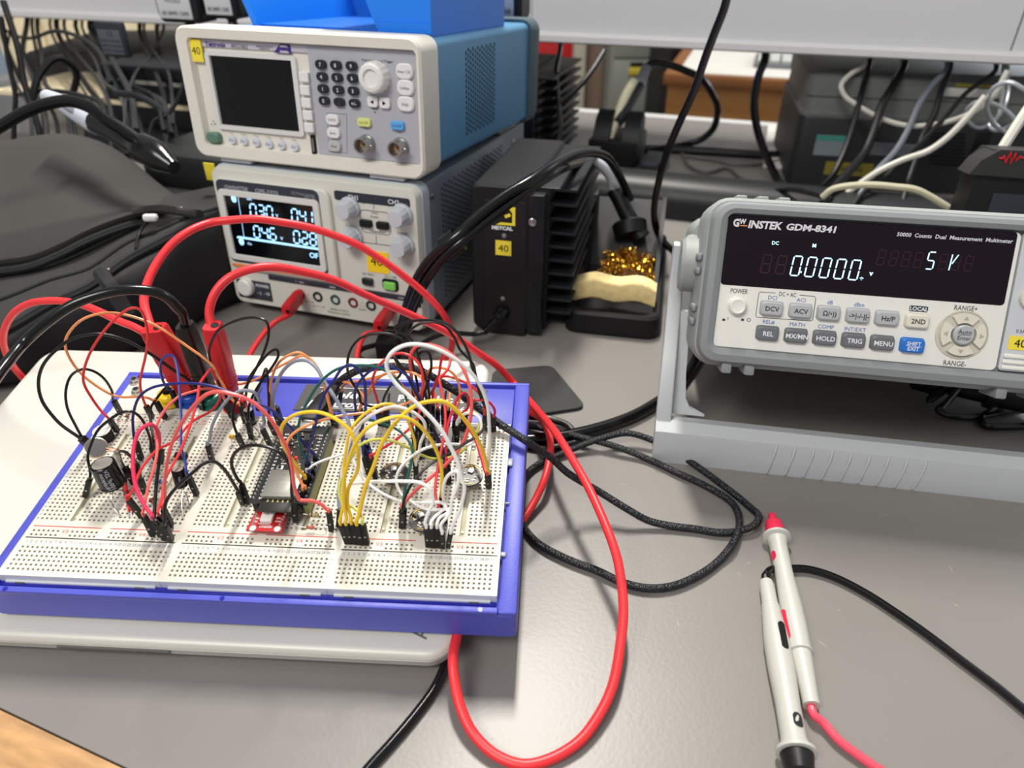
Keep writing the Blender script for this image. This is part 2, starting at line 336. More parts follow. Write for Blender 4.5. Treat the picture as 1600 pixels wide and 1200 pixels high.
mb = MB(); mb.box(-.05, .34, 0, .30, 0, .006); o = single('sunlit_board_stand_in', mb, CRM, 'cream board standing in for the lower sunlit patch on the rear bench, left', 'board'); o.location = ony(30, 150, 1.15) ; o.rotation_euler.z = BY  # added board, its bright cream carries the lower patch of sunlight
# ================================================================ function generator
AF = frame(-.2639, .6011, .138, R(-18.95), R(4.4)); F = Face(AF, (260, 20, 4))
t = Thing('function_generator', 'function generator with cream bezel and blue casing on top of the power supply', 'signal generator', AF)
W_, H_ = .2101, .0983
mb = MB()
ri = lambda w, h, r, y, cx=W_ / 2, cz=H_ / 2: [(x, y, z) for x, z in rrect(cx, cz, w, h, r, 5)]
ix, iz, iw, ih = F.rect((128, 165), (1568, 955)); ix += .0005
mb.loft([ri(W_, H_, .010, .030), ri(W_, H_, .010, .002), ri(W_ - .003, H_ - .003, .009, 0), ri(iw + .004, ih + .003, .004, .0005, ix, iz), ri(iw, ih, .002, .006, ix, iz)], True, True)
t.part('bezel', mb, CREAM)
mb = MB(); BLU = mat('casing_blue', (.35, .58, .74), .45, bump=.04, bscale=1200)
mb.loft([ri(W_ - .008, H_ - .006, .006, .03), ri(W_ - .008, H_ - .006, .006, .262)]); cas = t.part('casing', mb, BLU)
mb = MB()
for i in range(14):
    for j in range(16):
        y = .095 + i * .0052; z = .018 + j * .0042 + (.0021 if i % 2 else 0); x = W_ - .004
        mb.cyl((x - .002, y, z), (x + .0001, y, z), .0017, n=6)
t.part('vent_holes', mb, mat('vent_dark', (.06, .12, .18), .8), cas, kind='stuff')
mb = MB(); mb.loft([ri(W_ - .002, H_, .010, .262), ri(W_, H_ + .002, .012, .268), ri(W_, H_ + .002, .012, .288), ri(W_ - .006, H_ - .004, .010, .294)]); t.part('rear_bumper', mb, mat('bumper_grey', (.30, .38, .42), .6))
# inner panels
x0, z0, = F(890, 500); mb = MB(); xr = ix + iw / 2; mb.box(x0, xr, .0045, .006, iz - ih / 2, iz + ih / 2); t.part('control_panel', mb, mat('panel_silver', (.68, .69, .72), .45), label='silver-grey control panel')
hx, hz, hw, hh = F.rect((128, 165), (888, 262)); mb = MB(); mb.box(ix - iw / 2, x0, .0045, .006, hz - .002, iz + ih / 2); t.part('brand_strip', mb, mat('strip_lilac', (.74, .73, .78), .5))
ink = MB(); mp = lambda y: (lambda u, v: (u, y, v))
m4 = mp(.0043)
sx, sz, sw, sh = F.rect((247, 272), (812, 750)); mb = MB()
mb.loft([[(x, y, z) for x, z in rrect(sx, sz, a, b, r)] for a, b, r, y in ((sw + .010, sh + .008, .003, .006), (sw + .009, sh + .007, .003, .0035), (sw + .001, sh + .001, .0005, .0035), (sw, sh, .0005, .0055))], True, False)
sc = t.part('screen_frame', mb, mat('frame_white', (.85, .85, .84), .4))
mb = MB(); mb.box(sx - sw / 2, sx + sw / 2, .0052, .006, sz - sh / 2, sz + sh / 2); t.part('screen', mb, mat('screen_off', (.045, .035, .035), .15, spec=.35), sc)
mb = MB(); c = F(168, 238); mb.box(c[0] - .0055, c[0] + .0055, .003, .0042, c[1] - .008, c[1] + .008); st = t.part('sticker', mb, YEL, label='yellow sticker reading 40')
mb = MB(); text(mb, '40', mp(.0029), c[0], c[1], .0055, w=.0078); t.part('lettering', mb, BLK, st, flat=True)
mb = MB(); c = F(282, 200); text(mb, 'Tektronix', m4, c[0], c[1], .0033, w=.019, bold=.03); c = F(707, 230)
mb.add([m4(*F(a, b)) for a, b in ((690, 192), (752, 200), (762, 262), (650, 252))], [(3, 2, 1, 0)]); t.part('brand_lettering', mb, mat('tek_purple', (.25, .16, .50), .5), flat=True)
mb = MB(); text(mb, '60MHz', mp(.0041), c[0] + .001, c[1] + .002, .0016, bold=.02); text(mb, '300MS/s', mp(.0041), c[0] + .001, c[1] - .0018, .0016, bold=.02); t.part('badge_lettering', mb, WHT, flat=True)
def T(s, x, y, h, **k): c = F(x, y); text(ink, s, k.pop('m', m4), c[0], c[1], h, **k)
T('AFG1062', 432, 213, .0030, w=.015); T('ARBITRARY FUNCTION', 590, 215, .0012, w=.015); T('GENERATOR', 590, 228, .0012, w=.009)
for s, x, y in (('Sine', 385, 757), ('Square', 462, 766), ('Ramp', 540, 774), ('Pulse', 617, 783), ('Arb', 698, 790), ('Noise', 778, 800)): T(s, x, y, .0013)
T('Push for Manual Trigger', 1300, 303, .0017, w=.0255); T('BKSP', 1288, 605, .0015); T('Out1', 1230, 729, .0014); T('Out2', 1438, 752, .0014); T('USB', 1398, 233, .001)
for k in range(3):
    c = F(255 + k * 12, 690 + (k == 1) * -18 + 15); ink.add([m4(c[0], c[1]), m4(c[0] + .0014, c[1]), m4(c[0] + .0007, c[1] + .0016)], [(0, 1, 2)])
ink.add([m4(F(1290, 627)[0] + a, F(1290, 627)[1] + b) for a, b in ((-.0015, 0), (0, .0008), (0, -.0008))], [(0, 1, 2)])
def btn(F, t, name, x, y, w, h, mt, r=.0018, yf=.002, yb=.006, lab=None, txt=None, th=.0016, tm=DKP, label=None, ch=.0006, tw=None, bold=0):
    c = F(x, y); mb = MB(); mb.rplate(c[0], c[1], w, h, r, yf, yb, ch); p = t.part(name, mb, mt, label=label)
    if txt:
        mb = MB(); n = txt.split('\n')
        for i, s in enumerate(n): text(mb, s, mp(yf - .00012), c[0], c[1] + (len(n) - 1) * th * .8 - i * th * 1.6, th, w=tw, bold=bold)
        t.part('lettering', mb, tm, p, flat=True)
    return p
BW = mat('button_white', (.90, .90, .90), .4)
for x, y in ((845, 405), (852, 487), (860, 567), (870, 645), (878, 722)): btn(F, t, 'soft_key', x, y, .0085, .0072, BW, .001)
for x, y in ((390, 800), (463, 808), (540, 817), (620, 827), (700, 835), (782, 845)):
    c = F(x, y); mb = MB(); mb.lathe((c[0], .006, c[1]), (c[0], 0, c[1]), [(0, .0036), (.002, .0036), (.003, .003)], 18); p = t.part('function_key', mb, mat('key_pale', (.83, .85, .88), .3, coat=.3))
    mb = MB(); mb.tube([(c[0] - .0018, .0028, c[1] - .0008), (c[0] - .0008, .0028, c[1] + .001), (c[0] + .0006, .0028, c[1] - .001), (c[0] + .0018, .0028, c[1] + .0008)], .0002, 5); t.part('wave_mark', mb, mat('mark_grey', (.45, .5, .6), .5), p)
c = F(282, 785); mb = MB(); mb.rplate(c[0], c[1], .0125, .0085, .0035, .0005, .006, .0012); t.part('power_button', mb, mat('power_green', (.36, .50, .43), .4), label='grey-green power button')
c = F(899, 832); mb = MB(); mb.box(c[0] - .0018, c[0] + .0018, .0040, .0062, c[1] - .0072, c[1] + .0072); u = t.part('usb_port', mb, BLK)
mb = MB(); mb.box(c[0] - .0004, c[0] + .0009, .0034, .0041, c[1] - .005, c[1] + .005); t.part('contact_tongue', mb, mat('tongue', (.5, .5, .5), .5), u)
ks = '789456123'
for i, (x, y) in enumerate(((950, 325), (1045, 330), (1143, 335), (958, 402), (1053, 408), (1150, 412), (965, 478), (1060, 485), (1155, 492), (972, 553), (1067, 562), (1162, 570))):
    btn(F, t, 'keypad_key', x, y, .0092, .0062, mat('key_dark', (.13, .14, .16), .3), .003, .0018, .006, txt=(list(ks) + ['0', '.', '+/-'])[i], th=.0027, tm=WHT)
c = F(1295, 405); mb = MB(); kn = mat('knob_white', (.90, .90, .88), .35); pr = []
rings = []
for t_, r_ in ((0, .0112), (.008, .0105), (.0095, .0098), (.0102, .0085), (.0102, .0062), (.0085, .0055)):
    rings.append([(c[0] + (r_ + (.0003 * math.cos(16 * 2 * math.pi * j / 64) if t_ < .0095 else 0)) * math.cos(2 * math.pi * j / 64), .005 - t_, c[1] + (r_ + (.0003 * math.cos(16 * 2 * math.pi * j / 64) if t_ < .0095 else 0)) * math.sin(2 * math.pi * j / 64)) for j in range(64)])
mb.loft(rings); t.part('rotary_knob', mb, kn, label='large white rotary knob')
for s, x, y in (('Inter Ch', 1475, 370), ('Utility', 1481, 473), ('Help', 1484, 575)): btn(F, t, 'menu_key', x, y, .0135, .0108, BW, .0045, txt=s, th=.0021, ch=.001)
for s, x, y in ((-1, 1277, 560), (1, 1352, 568)):
    p = btn(F, t, 'arrow_key', x, y, .0088, .0078, BW, .0025); c = F(x, y); mb = MB(); mb.add([(c[0] + s * .0016, .0018, c[1]), (c[0] - s * .0012, .0018, c[1] + .0015), (c[0] - s * .0012, .0018, c[1] - .0015)], [(0, 1, 2)]); t.part('arrow_mark', mb, BLK, p, flat=True)
for s, x, y, cc in (('CH1/2', 1025, 672, BW), ('Both', 1032, 755, BW), ('Mod', 1037, 838, mat('key_grey', (.72, .73, .74), .4))): btn(F, t, 'channel_key', x, y, .0112, .0080, cc, .0035, txt=s, th=.0019)
btn(F, t, 'output_key', 1223, 690, .0112, .0062, mat('key_lime', (.85, .88, .52), .4), .002, txt='On/Off', th=.0018, tm=mat('lime_ink', (.5, .55, .1), .5), label='pale yellow output key')
btn(F, t, 'output_key', 1432, 710, .0112, .0062, mat('key_sky', (.36, .66, .90), .4), .002, txt='On/Off', th=.0018, tm=mat('sky_ink', (.1, .3, .6), .5), label='light blue output key')
for x, y in ((1240, 822), (1450, 842)):
    c = F(x, y); mb = MB(); mb.lathe((c[0], .006, c[1]), (c[0], 0, c[1]), [(0, .0085), (.0012, .0085), (.0012, .0068), (.004, .0068), (.004, .0060), (.013, .0060), (.013, .0047), (.005, .0047)], 24); b_ = t.part('output_socket', mb, STEEL)
    mb = MB(); mb.lathe((c[0], .004, c[1]), (c[0], -.02, c[1]), [(0, .0046), (.004, .0046)], 18); t.part('insulator', mb, mat('ptfe', (.70, .65, .58), .5), b_)
    mb = MB(); mb.cyl((c[0], .002, c[1]), (c[0], -.005, c[1]), .0009, n=10); t.part('centre_pin', mb, GOLD, b_)
    mb = MB()
    for s in (-1, 1): mb.cyl((c[0] + s * .0055, -.003, c[1]), (c[0] + s * .0078, -.003, c[1]), .001, n=8)
    t.part('bayonet_lug', mb, STEEL, b_)
b0 = [F(*p) for p in ((985, 632), (1108, 640), (1112, 885), (1000, 876))]
for i in range(4): ink.tube([(b0[i][0], .0044, b0[i][1]), (b0[(i + 1) % 4][0], .0044, b0[(i + 1) % 4][1])], .00012, 4)
t.part('lettering', ink, DKP, flat=True)
mb = MB(); mb.box(.02, .05, .004, .03, -.0035, 0, .001); mb.box(.16, .19, .004, .03, -.0035, 0, .001); t.part('front_feet', mb, mat('foot_pale', (.7, .72, .76), .5))
mb = MB(); mb.box(.02, .19, .20, .25, -.002, .0, .0005); t.part('rear_foot', mb, BLK)
# blue storage bin on the generator
t = Thing('storage_bin', 'bright blue open-fronted plastic parts bin standing on the function generator', 'bin', AF)
BB = mat('bin_blue', (.10, .50, .93), .38); TOP = H_ - .0028
def tp(px, py, z=TOP): p = AF @ Vector((0, 0, z)); n = AF.to_3x3() @ Vector((0, 0, 1)); return AF.inverted() @ onpl(px, py, p, n)
nf = lambda px, py: AF.inverted() @ onpl(px, py, AF @ Vector((0, .045, 0)), AF.to_3x3() @ Vector((0, 1, 0)))
xa, xb, xc = nf(400, 42).x, nf(592, 48).x, .1985; yf = .045; tz = TOP + .10; e = (nf(555, 0).x - xb) / max(nf(555, 0).z - TOP, .01)
cv = lambda z: -.010 * math.sin(min(1, z / .10) * 1.5) - z * .28
mb = MB(); L_ = [(xb + cv(i * .01), TOP + i * .01) for i in range(11)]; mb.loft([[(x, yf + q, z) for x, z in [(xc, TOP), (xc, tz)] + L_[::-1]] for q in (0, .004)]); t.part('front_wall', mb, BB)
mb = MB(); mb.loft([[(x, yf - .0022 + q, z) for x, z in [(xb + .001, TOP + .002), (xc + .001, TOP + .002), (xc + .001, TOP + .009), (xb, TOP + .009)]] for q in (0, .003)]); t.part('front_rib', mb, BB)
mb = MB(); mb.box(xc - .004, xc, yf + .004, .21, TOP, tz); t.part('end_wall', mb, BB)
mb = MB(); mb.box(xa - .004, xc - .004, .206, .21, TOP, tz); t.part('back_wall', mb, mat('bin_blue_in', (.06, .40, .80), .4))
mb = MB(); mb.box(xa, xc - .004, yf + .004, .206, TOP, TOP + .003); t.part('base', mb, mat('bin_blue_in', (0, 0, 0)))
mb = MB(); mb.loft([[(x, y, z) for x, z in ((xa - .002, TOP), (xa + .003, TOP), (xa - .004, TOP + .02), (xa - .018, TOP + .045), (xa - .024, TOP + .045), (xa - .010, TOP + .02))] for y in (yf, .206)]); t.part('scoop_lip', mb, BB)
mb = MB(); mb.loft([[(x + xb, y, z) for x, z in ((-.003, TOP), (.0, TOP), (-.012, TOP + .04), (-.038, TOP + .1), (-.041, TOP + .1), (-.015, TOP + .04))] for y in (yf + .004, .206)]); t.part('divider', mb, mat('bin_dark', (.02, .12, .35), .5))
# ================================================================ power supply
PS = frame(-.2522, .5849, .010, R(-18.5), R(3.)); F = Face(PS, (320, 240, 4)); W_, H_ = .1858, .1214
t = Thing('bench_power_supply', 'dual channel bench power supply with lit blue-white readout under the function generator', 'power supply', PS)
SHELL = mat('psu_shell', (.72, .76, .80), .45); PC = mat('psu_front', (.84, .84, .80), .42)
mb = MB(); mb.loft([ri(W_ + .004, H_ + .002, .008, .02, W_ / 2, H_ / 2), ri(W_ + .004, H_ + .002, .008, .004, W_ / 2, H_ / 2), ri(W_ + .001, H_ - .001, .007, 0, W_ / 2, H_ / 2)]); t.part('front_bezel', mb, PC)
mb = MB(); mb.loft([ri(W_ + .006, H_ + .004, .009, .008, W_ / 2, H_ / 2), ri(W_ + .006, H_ + .004, .009, .020, W_ / 2, H_ / 2)]); t.part('bezel_rim', mb, SHELL)
mb = MB(); mb.box(.0, W_, .02, .28, .0, H_ - .0, .002); cas = t.part('casing', mb, mat('psu_casing', (.50, .54, .58), .42, .2))
mb = MB()
for i in range(30):
    for j in range(22):
        y = .052 + i * .0052; z = .012 + j * .0046 + (.0023 if i % 2 else 0)
        mb.cyl((W_ - .001, y, z), (W_ + .0003, y, z), .0014, n=6)
t.part('vent_holes', mb, mat('vent_grey', (.18, .20, .22), .8), cas, kind='stuff')
mb = MB()
for y, z in ((.03, .108), (.03, .010), (.24, .108)): mb.lathe((W_, y, z), (W_ + .003, y, z), [(0, .0026), (.0012, .0024), (.002, .0012)], 12)
t.part('casing_screws', mb, STEEL, cas)
mb = MB(); mb.box(W_ - .012, W_ + .001, .2, .31, H_ + .0005, H_ + .006, .0015); t.part('top_rail', mb, STEEL)
dc, dz, dw, dh = F.rect((62, 130), (780, 790)); m1 = mp(-.0047)
a = [F(*p) for p in ((60, 125), (765, 190), (805, 800), (165, 712))]
mb = MB(); cx = (a[0][0] + a[1][0]) / 2; x0_, x1_ = a[0][0] + .001, a[1][0] + .002; z0_, z1_ = a[2][1], a[0][1] - .002
mb.rplate((x0_ + x1_) / 2, (z0_ + z1_) / 2, x1_ - x0_, z1_ - z0_, .007, -.004, .002, .0012); mod = t.part('display_module', mb, PC)
e = F.rect((82, 148), (792, 752)); mb = MB(); mb.rplate(e[0], e[1], e[2], e[3], .005, -.0046, 0, .0004); t.part('display_surround', mb, mat('surround_dark', (.20, .21, .26), .4), mod)
s_ = F.rect((145, 250), (745, 690)); sx, sz, sw, sh = s_
mb = MB(); mb.loft([[(x, y, z) for x, z in rrect(sx, sz, p, q, r)] for p, q, r, y in ((sw + .012, sh + .011, .004, -.004), (sw + .011, sh + .010, .004, -.0062), (sw + .001, sh + .001, .001, -.0062), (sw, sh, .001, -.0048))], True, False); t.part('screen_frame', mb, mat('frame_pale', (.86, .86, .84), .4), mod)
mb = MB(); mb.box(sx - sw / 2, sx + sw / 2, -.0050, -.0042, sz - sh / 2, sz + sh / 2); scn = t.part('screen', mb, mat('lcd_dark', (.02, .025, .05), .12), mod)
LCD = mat('lcd_glow', (.62, .83, 1), .5, emit=1.25)
g = MB(); m5 = mp(-.0052)
def rowd(s, x, y, w, h, tt):
    c0 = F(x, y, .005)
    for i, ch in enumerate(s): seg7(g, ch, m5, c0[0] + i * w * 1.42 + w * .1, c0[1], w, h, tt, .10)
rowd('030', 285, 388, .0056, .0104, .0014); rowd('04', 543, 420, .0054, .0104, .0014); rowd('1', 634, 430, .0054, .0104, .0014)
rowd('046', 308, 522, .0056, .0104, .0014); rowd('028', 556, 557, .0055, .0108, .0014)
for x, y in ((350, 392), (395, 530), (628, 565)): c = F(x, y, .005); g.box(c[0] + .001, c[0] + .003, -.0053, -.0051, c[1], c[1] + .002)
for s, x, y, h in (('V', 452, 388, .0028), ('V', 482, 530, .0028), ('SER', 278, 282, .0022), ('On', 280, 562, .0022)): c = F(x, y, .005); text(g, s, m5, c[0], c[1], h, bold=.02)
c = F(708, 640, .005); text(g, 'OF', m5, c[0] - .0040, c[1], .0046, bold=.02)
for x, y in ((182, 282), (230, 550)): c = F(x, y, .005); g.add([m5(c[0] + .0026 * math.cos(a_), c[1] + .0032 * math.sin(a_)) for a_ in [math.pi * 2 * k / 20 for k in range(20)]], [tuple(range(20))])
for (xa, ya), (xb, yb), ww in (((205, 255), (245, 518), .0004), ((200, 518), (735, 598), .0012)):
    p, q = F(xa, ya, .005), F(min(xb, 715), yb - (3 if xb > 715 else 0), .005); g.add([m5(p[0] - ww * .3, p[1] - ww), m5(q[0] - ww * .3, q[1] - ww), m5(q[0] + ww, q[1] + ww * .6), m5(p[0] + ww, p[1] + ww * .6)], [(0, 1, 2, 3)])
t.part('lit_digits', g, LCD, scn, flat=True)
e0, e1 = F(178, 703, .004), F(790, 790, .004); mb = MB(); mb.box(e0[0], e1[0], -.0050, -.004, e1[1] - .0004, e1[1] + .0022, .0003); t.part('accent_strip', mb, mat('accent_orange', (.92, .55, .25), .4), mod, label='orange accent strip')
lt = MB()
c = F(120, 208, .005); text(lt, 'GWINSTEK', mp(-.0048), c[0], c[1], .0036, 'L', w=.024, bold=.03); c = F(312, 232, .005); text(lt, 'GPE-3323', mp(-.0048), c[0], c[1], .0036, 'L', w=.022, bold=.03)
c = F(540, 245, .005); text(lt, 'DC Power Supply', mp(-.0048), c[0], c[1], .0024, 'L', w=.021); c = F(690, 280, .005); text(lt, '30V 3A', mp(-.0048), c[0], c[1], .0024, 'R')
t.part('lettering', lt, mat('pale_ink', (.62, .62, .66), .5), mod, flat=True)
# channel controls
p0, p1 = F(806, 222), F(1282, 300); mb = MB(); mb.rplate((p0[0] + p1[0]) / 2, p0[1] - .0045, p1[0] - p0[0], .0075, .002, -.0006, .001, .0002); bar = t.part('channel_bar', mb, mat('bar_dark', (.15, .17, .22), .45))
mb = MB(); c = F(925, 250); text(mb, 'CH1', mp(-.0008), c[0], p0[1] - .0045, .0036, bold=.01); c = F(1180, 285); text(mb, 'CH2', mp(-.0008), c[0], p0[1] - .0045, .0036, bold=.01); t.part('lettering', mb, WHT, bar, flat=True)
ink = MB(); m0 = mp(-.0002)
def T(s, x, y, h, **k): c = F(x, y); text(ink, s, m0, c[0], c[1], h, **k)
for s, x, y in (('Voltage', 975, 300), ('Voltage', 1135, 318), ('Current', 910, 452), ('Current', 1232, 495)): T(s, x, y, .0019)
T('Series', 1063, 370, .0017); T('Parallel', 1060, 395, .0017); T('Independent', 1080, 487, .0019)
T('Set View', 1020, 752, .0021); T('On / Off', 1160, 770, .0021)
KN = mat('knob_grey', (.76, .78, .80), .32)
for x, y in ((885, 350), (1215, 395), (905, 530), (1228, 585)):
    c = F(x, y, .006); mb = MB(); rings = []
    for t_, r_ in ((0, .0092), (.003, .0088), (.0035, .0078), (.012, .0070), (.0135, .006)):
        rings.append([(c[0] + r_ * (1 + (.03 * math.cos(12 * 2 * math.pi * j / 48) if t_ > .003 else 0)) * math.cos(2 * math.pi * j / 48), .0 - t_, c[1] + r_ * (1 + (.03 * math.cos(12 * 2 * math.pi * j / 48) if t_ > .003 else 0)) * math.sin(2 * math.pi * j / 48)) for j in range(48)])
    mb.loft(rings); t.part('control_knob', mb, KN)
def outline(f, pts, y, r, mbx, rad=None):
    q = [f(*p) for p in pts]; mbx.tube([(a_, y, b_) for a_, b_ in q] + [(q[0][0], y, q[0][1])], r, 4, sub=1)
cc = F.rect((968, 348), (1166, 512)); q = rrect(cc[0], cc[1], cc[2], cc[3], .004); ink.tube([(a_, -.0002, b_) for a_, b_ in q] + [(q[0][0], -.0002, q[0][1])], .00022, 4, sub=1)
for l in (((1057, 290), (1057, 348)), ((1072, 512), (1073, 565)), ((975, 552), (1160, 575)), ((1280, 592), (1320, 602))):
    p, q = F(*l[0]), F(*l[1]); ink.tube([(p[0], -.0002, p[1]), (q[0], -.0002, q[1])], .00022, 4)
btn(F, t, 'mode_key', 1012, 434, .0108, .0060, BLK, .0015, -.003, .001); btn(F, t, 'mode_key', 1116, 447, .0108, .0060, BLK, .0015, -.003, .001)
btn(F, t, 'view_key', 1022, 796, .0100, .0060, mat('key_dark', (0, 0, 0)), .0015, -.003, .001); btn(F, t, 'output_bezel', 1161, 820, .0150, .0105, BLK, .003, -.001, .001); btn(F, t, 'output_key', 1161, 822, .0108, .0066, mat('lit_green', (.45, .72, .32), .4, emit=.25), .0012, -.0035, .001, label='green lit output key')
c = F(1082, 678); mb = MB(); mb.box(c[0] - .0098, c[0] + .0098, -.0006, .0002, c[1] - .0092, c[1] + .0092); st = t.part('sticker', mb, mat('sticker_bright', (1, .85, .1), .5), label='bright yellow sticker reading 40')
mb = MB(); text(mb, '40', mp(-.0008), c[0] - .001, c[1] + .001, .008, w=.011); t.part('lettering', mb, BLK, st, flat=True)
# lower strip
p0 = F(190, 750); pb = F(430, 935); mb = MB(); mb.box(.003, pb[0], -.0012, .001, pb[1] + .0015, p0[1] - .004, .001); lp = t.part('power_panel', mb, mat('surround_dark', (0, 0, 0)))
c = F(255, 836, .003); mb = MB(); mb.lathe((c[0], .001, c[1]), (c[0], -.02, c[1]), [(0, .0085), (.003, .0085), (.006, .0078), (.007, .0066)], 24); t.part('power_button', mb, kn)
mb = MB(); c = F(365, 825); text(mb, 'POWER', mp(-.0014), c[0], c[1], .0026, w=.014, bold=.02); text(mb, '- |  - O', mp(-.0014), c[0], c[1] - .007, .0026, w=.013, bold=.02); t.part('lettering', mb, WHT, lp, flat=True)
q0, q1 = F(445, 792), F(1345, 945); mb = MB(); mb.box(pb[0], q1[0] + .003, -.0012, .001, .0270, .0315, .0005); t.part('terminal_bar', mb, mat('surround_dark', (0, 0, 0)))
m0 = mp(-.0014); lt = MB()
for s, x in (('+   CH1   -', .072), ('GND', .103), ('+   CH2   -', .128), ('CH3', .168)): text(lt, s, m0, x, .0293, .0018)
t.part('lettering', lt, WHT, flat=True); m0 = mp(-.0002)
for s, x, y, h in (('MASTER', 655, 925, .0018), ('0 ~ 32V / 0 ~ 3A', 700, 952, .0016), ('SERIES OUTPUT', 842, 978, .0018), ('PARALLEL OUTPUT', 840, 998, .0018), ('SLAVE', 985, 975, .0018)): T(s, x, y, h)
for x, y in ((650, 895), (985, 945)): cx, cz = F(x, y); ink.tube([(cx - .0025, 0, cz - .002), (cx + .0025, 0, cz - .002), (cx, 0, cz + .003), (cx - .0025, 0, cz - .002)], .00015, 4, sub=1)
t.part('lettering', ink, DKP, flat=True)
for (x, y), cc in zip(((600, 880), (707, 893), (817, 912), (928, 930), (1040, 948), (1165, 970)), ((.7, .1, .1), (.05, .05, .05), (.08, .3, .25), (.45, .05, .08), (.05, .05, .05), (.7, .1, .1))):
    c = F(x, y); mb = MB(); mb.lathe((c[0], .002, c[1]), (c[0], -.01, c[1]), [(0, .0046), (.003, .0046), (.0033, .0040), (.0033, .0031), (.0005, .0029)], 20); t.part('terminal_socket', mb, mat('sock%d' % int(cc[0] * 100 + cc[1] * 10), cc, .35))
mb = MB(); c = F(1325, 945); mb.box(c[0] - .003, c[0] + .004, -.0006, .0005, c[1] - .002, c[1] + .002); t.part('usb_port', mb, BLK)
for fx, fy in ((.016, .03), (.17, .03), (.016, .25), (.17, .25)):
    mb = MB(); mb.lathe((fx, fy, .0), (fx, fy, -.02), [(0, .007), (.0085 if fy < .1 else -.002, .006)] if fy < .1 else [(0, .006), (.0002, .006)], 14); t.part('foot', mb, BLK)
c = ony(327, 258, .60); mb = MB(); mb.box(-.006, .006, 0, .001, -.012, .004); o = single('sticker_tag', mb, YEL, 'small yellow label on the edge behind the power supply, left', 'label'); o.location = ony(327, 262, .66); o.rotation_euler.z = BY
# ================================================================ bench multimeter on its tilted stand
MM = frame(.1188, .3581, .0976, R(-10.6), R(24.3)); F = Face(MM, (1060, 300, 2.963))
t = Thing('bench_multimeter', 'bench multimeter with grey rubber bumper and dark readout, tilted up on its carrying handle', 'multimeter', MM)
BUMP = mat('bumper', (.53, .545, .555), .55, bump=.04, bscale=900); BUMP2 = mat('bumper_light', (.60, .62, .61), .55, bump=.04, bscale=900)
PX1 = .212; HH = .0745
mb = MB(); ri2 = lambda x0, x1, z0, z1, r, y, n=6: [(x, y, z) for x, z in rrect((x0 + x1) / 2, (z0 + z1) / 2, x1 - x0, z1 - z0, r, n)]
mb.loft([ri2(-.0095, PX1 + .010, -.0105, HH + .0075, .011, .055), ri2(-.0095, PX1 + .010, -.0105, HH + .0075, .011, -.001), ri2(-.008, PX1 + .0085, -.009, HH + .006, .010, -.004),
         ri2(-.0045, PX1 + .005, -.005, HH + .0035, .008, -.005), ri2(-.0012, PX1 + .0016, -.0015, HH + .001, .0045, -.0035), ri2(-.0006, PX1 + .001, -.001, HH + .0005, .004, .0015)])
t.part('rubber_bumper', mb, BUMP)
mb = MB(); mb.loft([ri2(-.0105, PX1 + .011, -.0115, HH + .0085, .012, .006), ri2(-.0125, PX1 + .013, -.0135, HH + .0105, .014, .010), ri2(-.0125, PX1 + .013, -.0135, HH + .0105, .014, .046)]); t.part('bumper_collar', mb, BUMP2)
for i, z in enumerate((.050, .042, .020, .012)):
    mb = MB(); mb.box(-.0142, -.0115, .006, .030, z - .0022, z + .0022, .0012); t.part('grip_rib', mb, BUMP)
for x in (.004, .016, .028, .17, .185):
    mb = MB(); mb.box(x, x + .0065, .012, .040, HH + .010, HH + .0125, .001); t.part('top_rib', mb, BUMP2)
for x in (.006, .019, .155, .175):
    mb = MB(); mb.box(x, x + .006, -.001, .02, -.0165, -.010, .0012); t.part('bottom_rib', mb, BUMP)
mb = MB(); mb.box(.0, PX1, .02, .175, -.004, HH + .002, .003); t.part('casing', mb, mat('mm_casing', (.66, .67, .64), .5))
mb = MB(); mb.loft([ri2(-.006, PX1 + .006, -.008, HH + .006, .010, .160), ri2(-.010, PX1 + .010, -.011, HH + .009, .012, .166), ri2(-.010, PX1 + .010, -.011, HH + .009, .012, .195)]); t.part('rear_bumper', mb, BUMP2)
PANL = mat('mm_panel', (.92, .915, .885), .38)
dv0 = F(1475, 818)[0]
mb = MB(); mb.rplate((-.0008 + .1525) / 2, (HH - .0012) / 2, .1533, HH + .0008, .003, -.0012, .003, .0004); fr = t.part('front_panel', mb, PANL)
mb = MB(); mb.rplate((.1535 + PX1) / 2, HH / 2, PX1 - .1535, HH + .0008, .002, -.0016, .003, .0004); rp = t.part('terminal_panel', mb, mat('mm_silver', (.80, .81, .83), .35))
for i in range(3):
    mb = MB(); mb.box(.1545, PX1 - .002, -.0028, -.0015, .0005 + i * .0032, .0028 + i * .0032, .0008); t.part('trim_ridge', mb, PANL)
d = F.rect((236, 107), (1502, 523), out=.0012); DX0, DX1, DZ0, DZ1 = -.0004, .1503, .0350, .0744
mb = MB(); mb.rplate((DX0 + DX1) / 2, (DZ0 + DZ1) / 2, DX1 - DX0, DZ1 - DZ0, .002, -.0016, 0, .0003); sc = t.part('display_window', mb, mat('vfd_window', (.085, .035, .075), .18, spec=.3))
m0 = mp(-.0019); lt = MB(); g = MB(); gd = MB(); g2 = MB(); gd2 = MB()
def T(s, x, y, h, b=None, **k): c = F(x, y, .0015); text(b or lt, s, k.pop('m', m0), c[0], c[1], h, **k)
T('G', 268, 142, .0040, w=.0034, bold=.05); T('W', 299, 136, .0026, w=.0036, bold=.05); T('INSTEK', 322, 148, .0040, al='L', w=.0185, bold=.04, shear=.15); T('GDM-8341', 497, 160, .0034, al='L', w=.0265, bold=.04, shear=.15)
T('50000  Counts  Dual  Measurement  Multimeter', 1010, 195, .0021, al='L', w=.0585, bold=.02, shear=.1)
t.part('lettering', lt, mat('glass_print', (.86, .86, .88), .5), sc, flat=True)
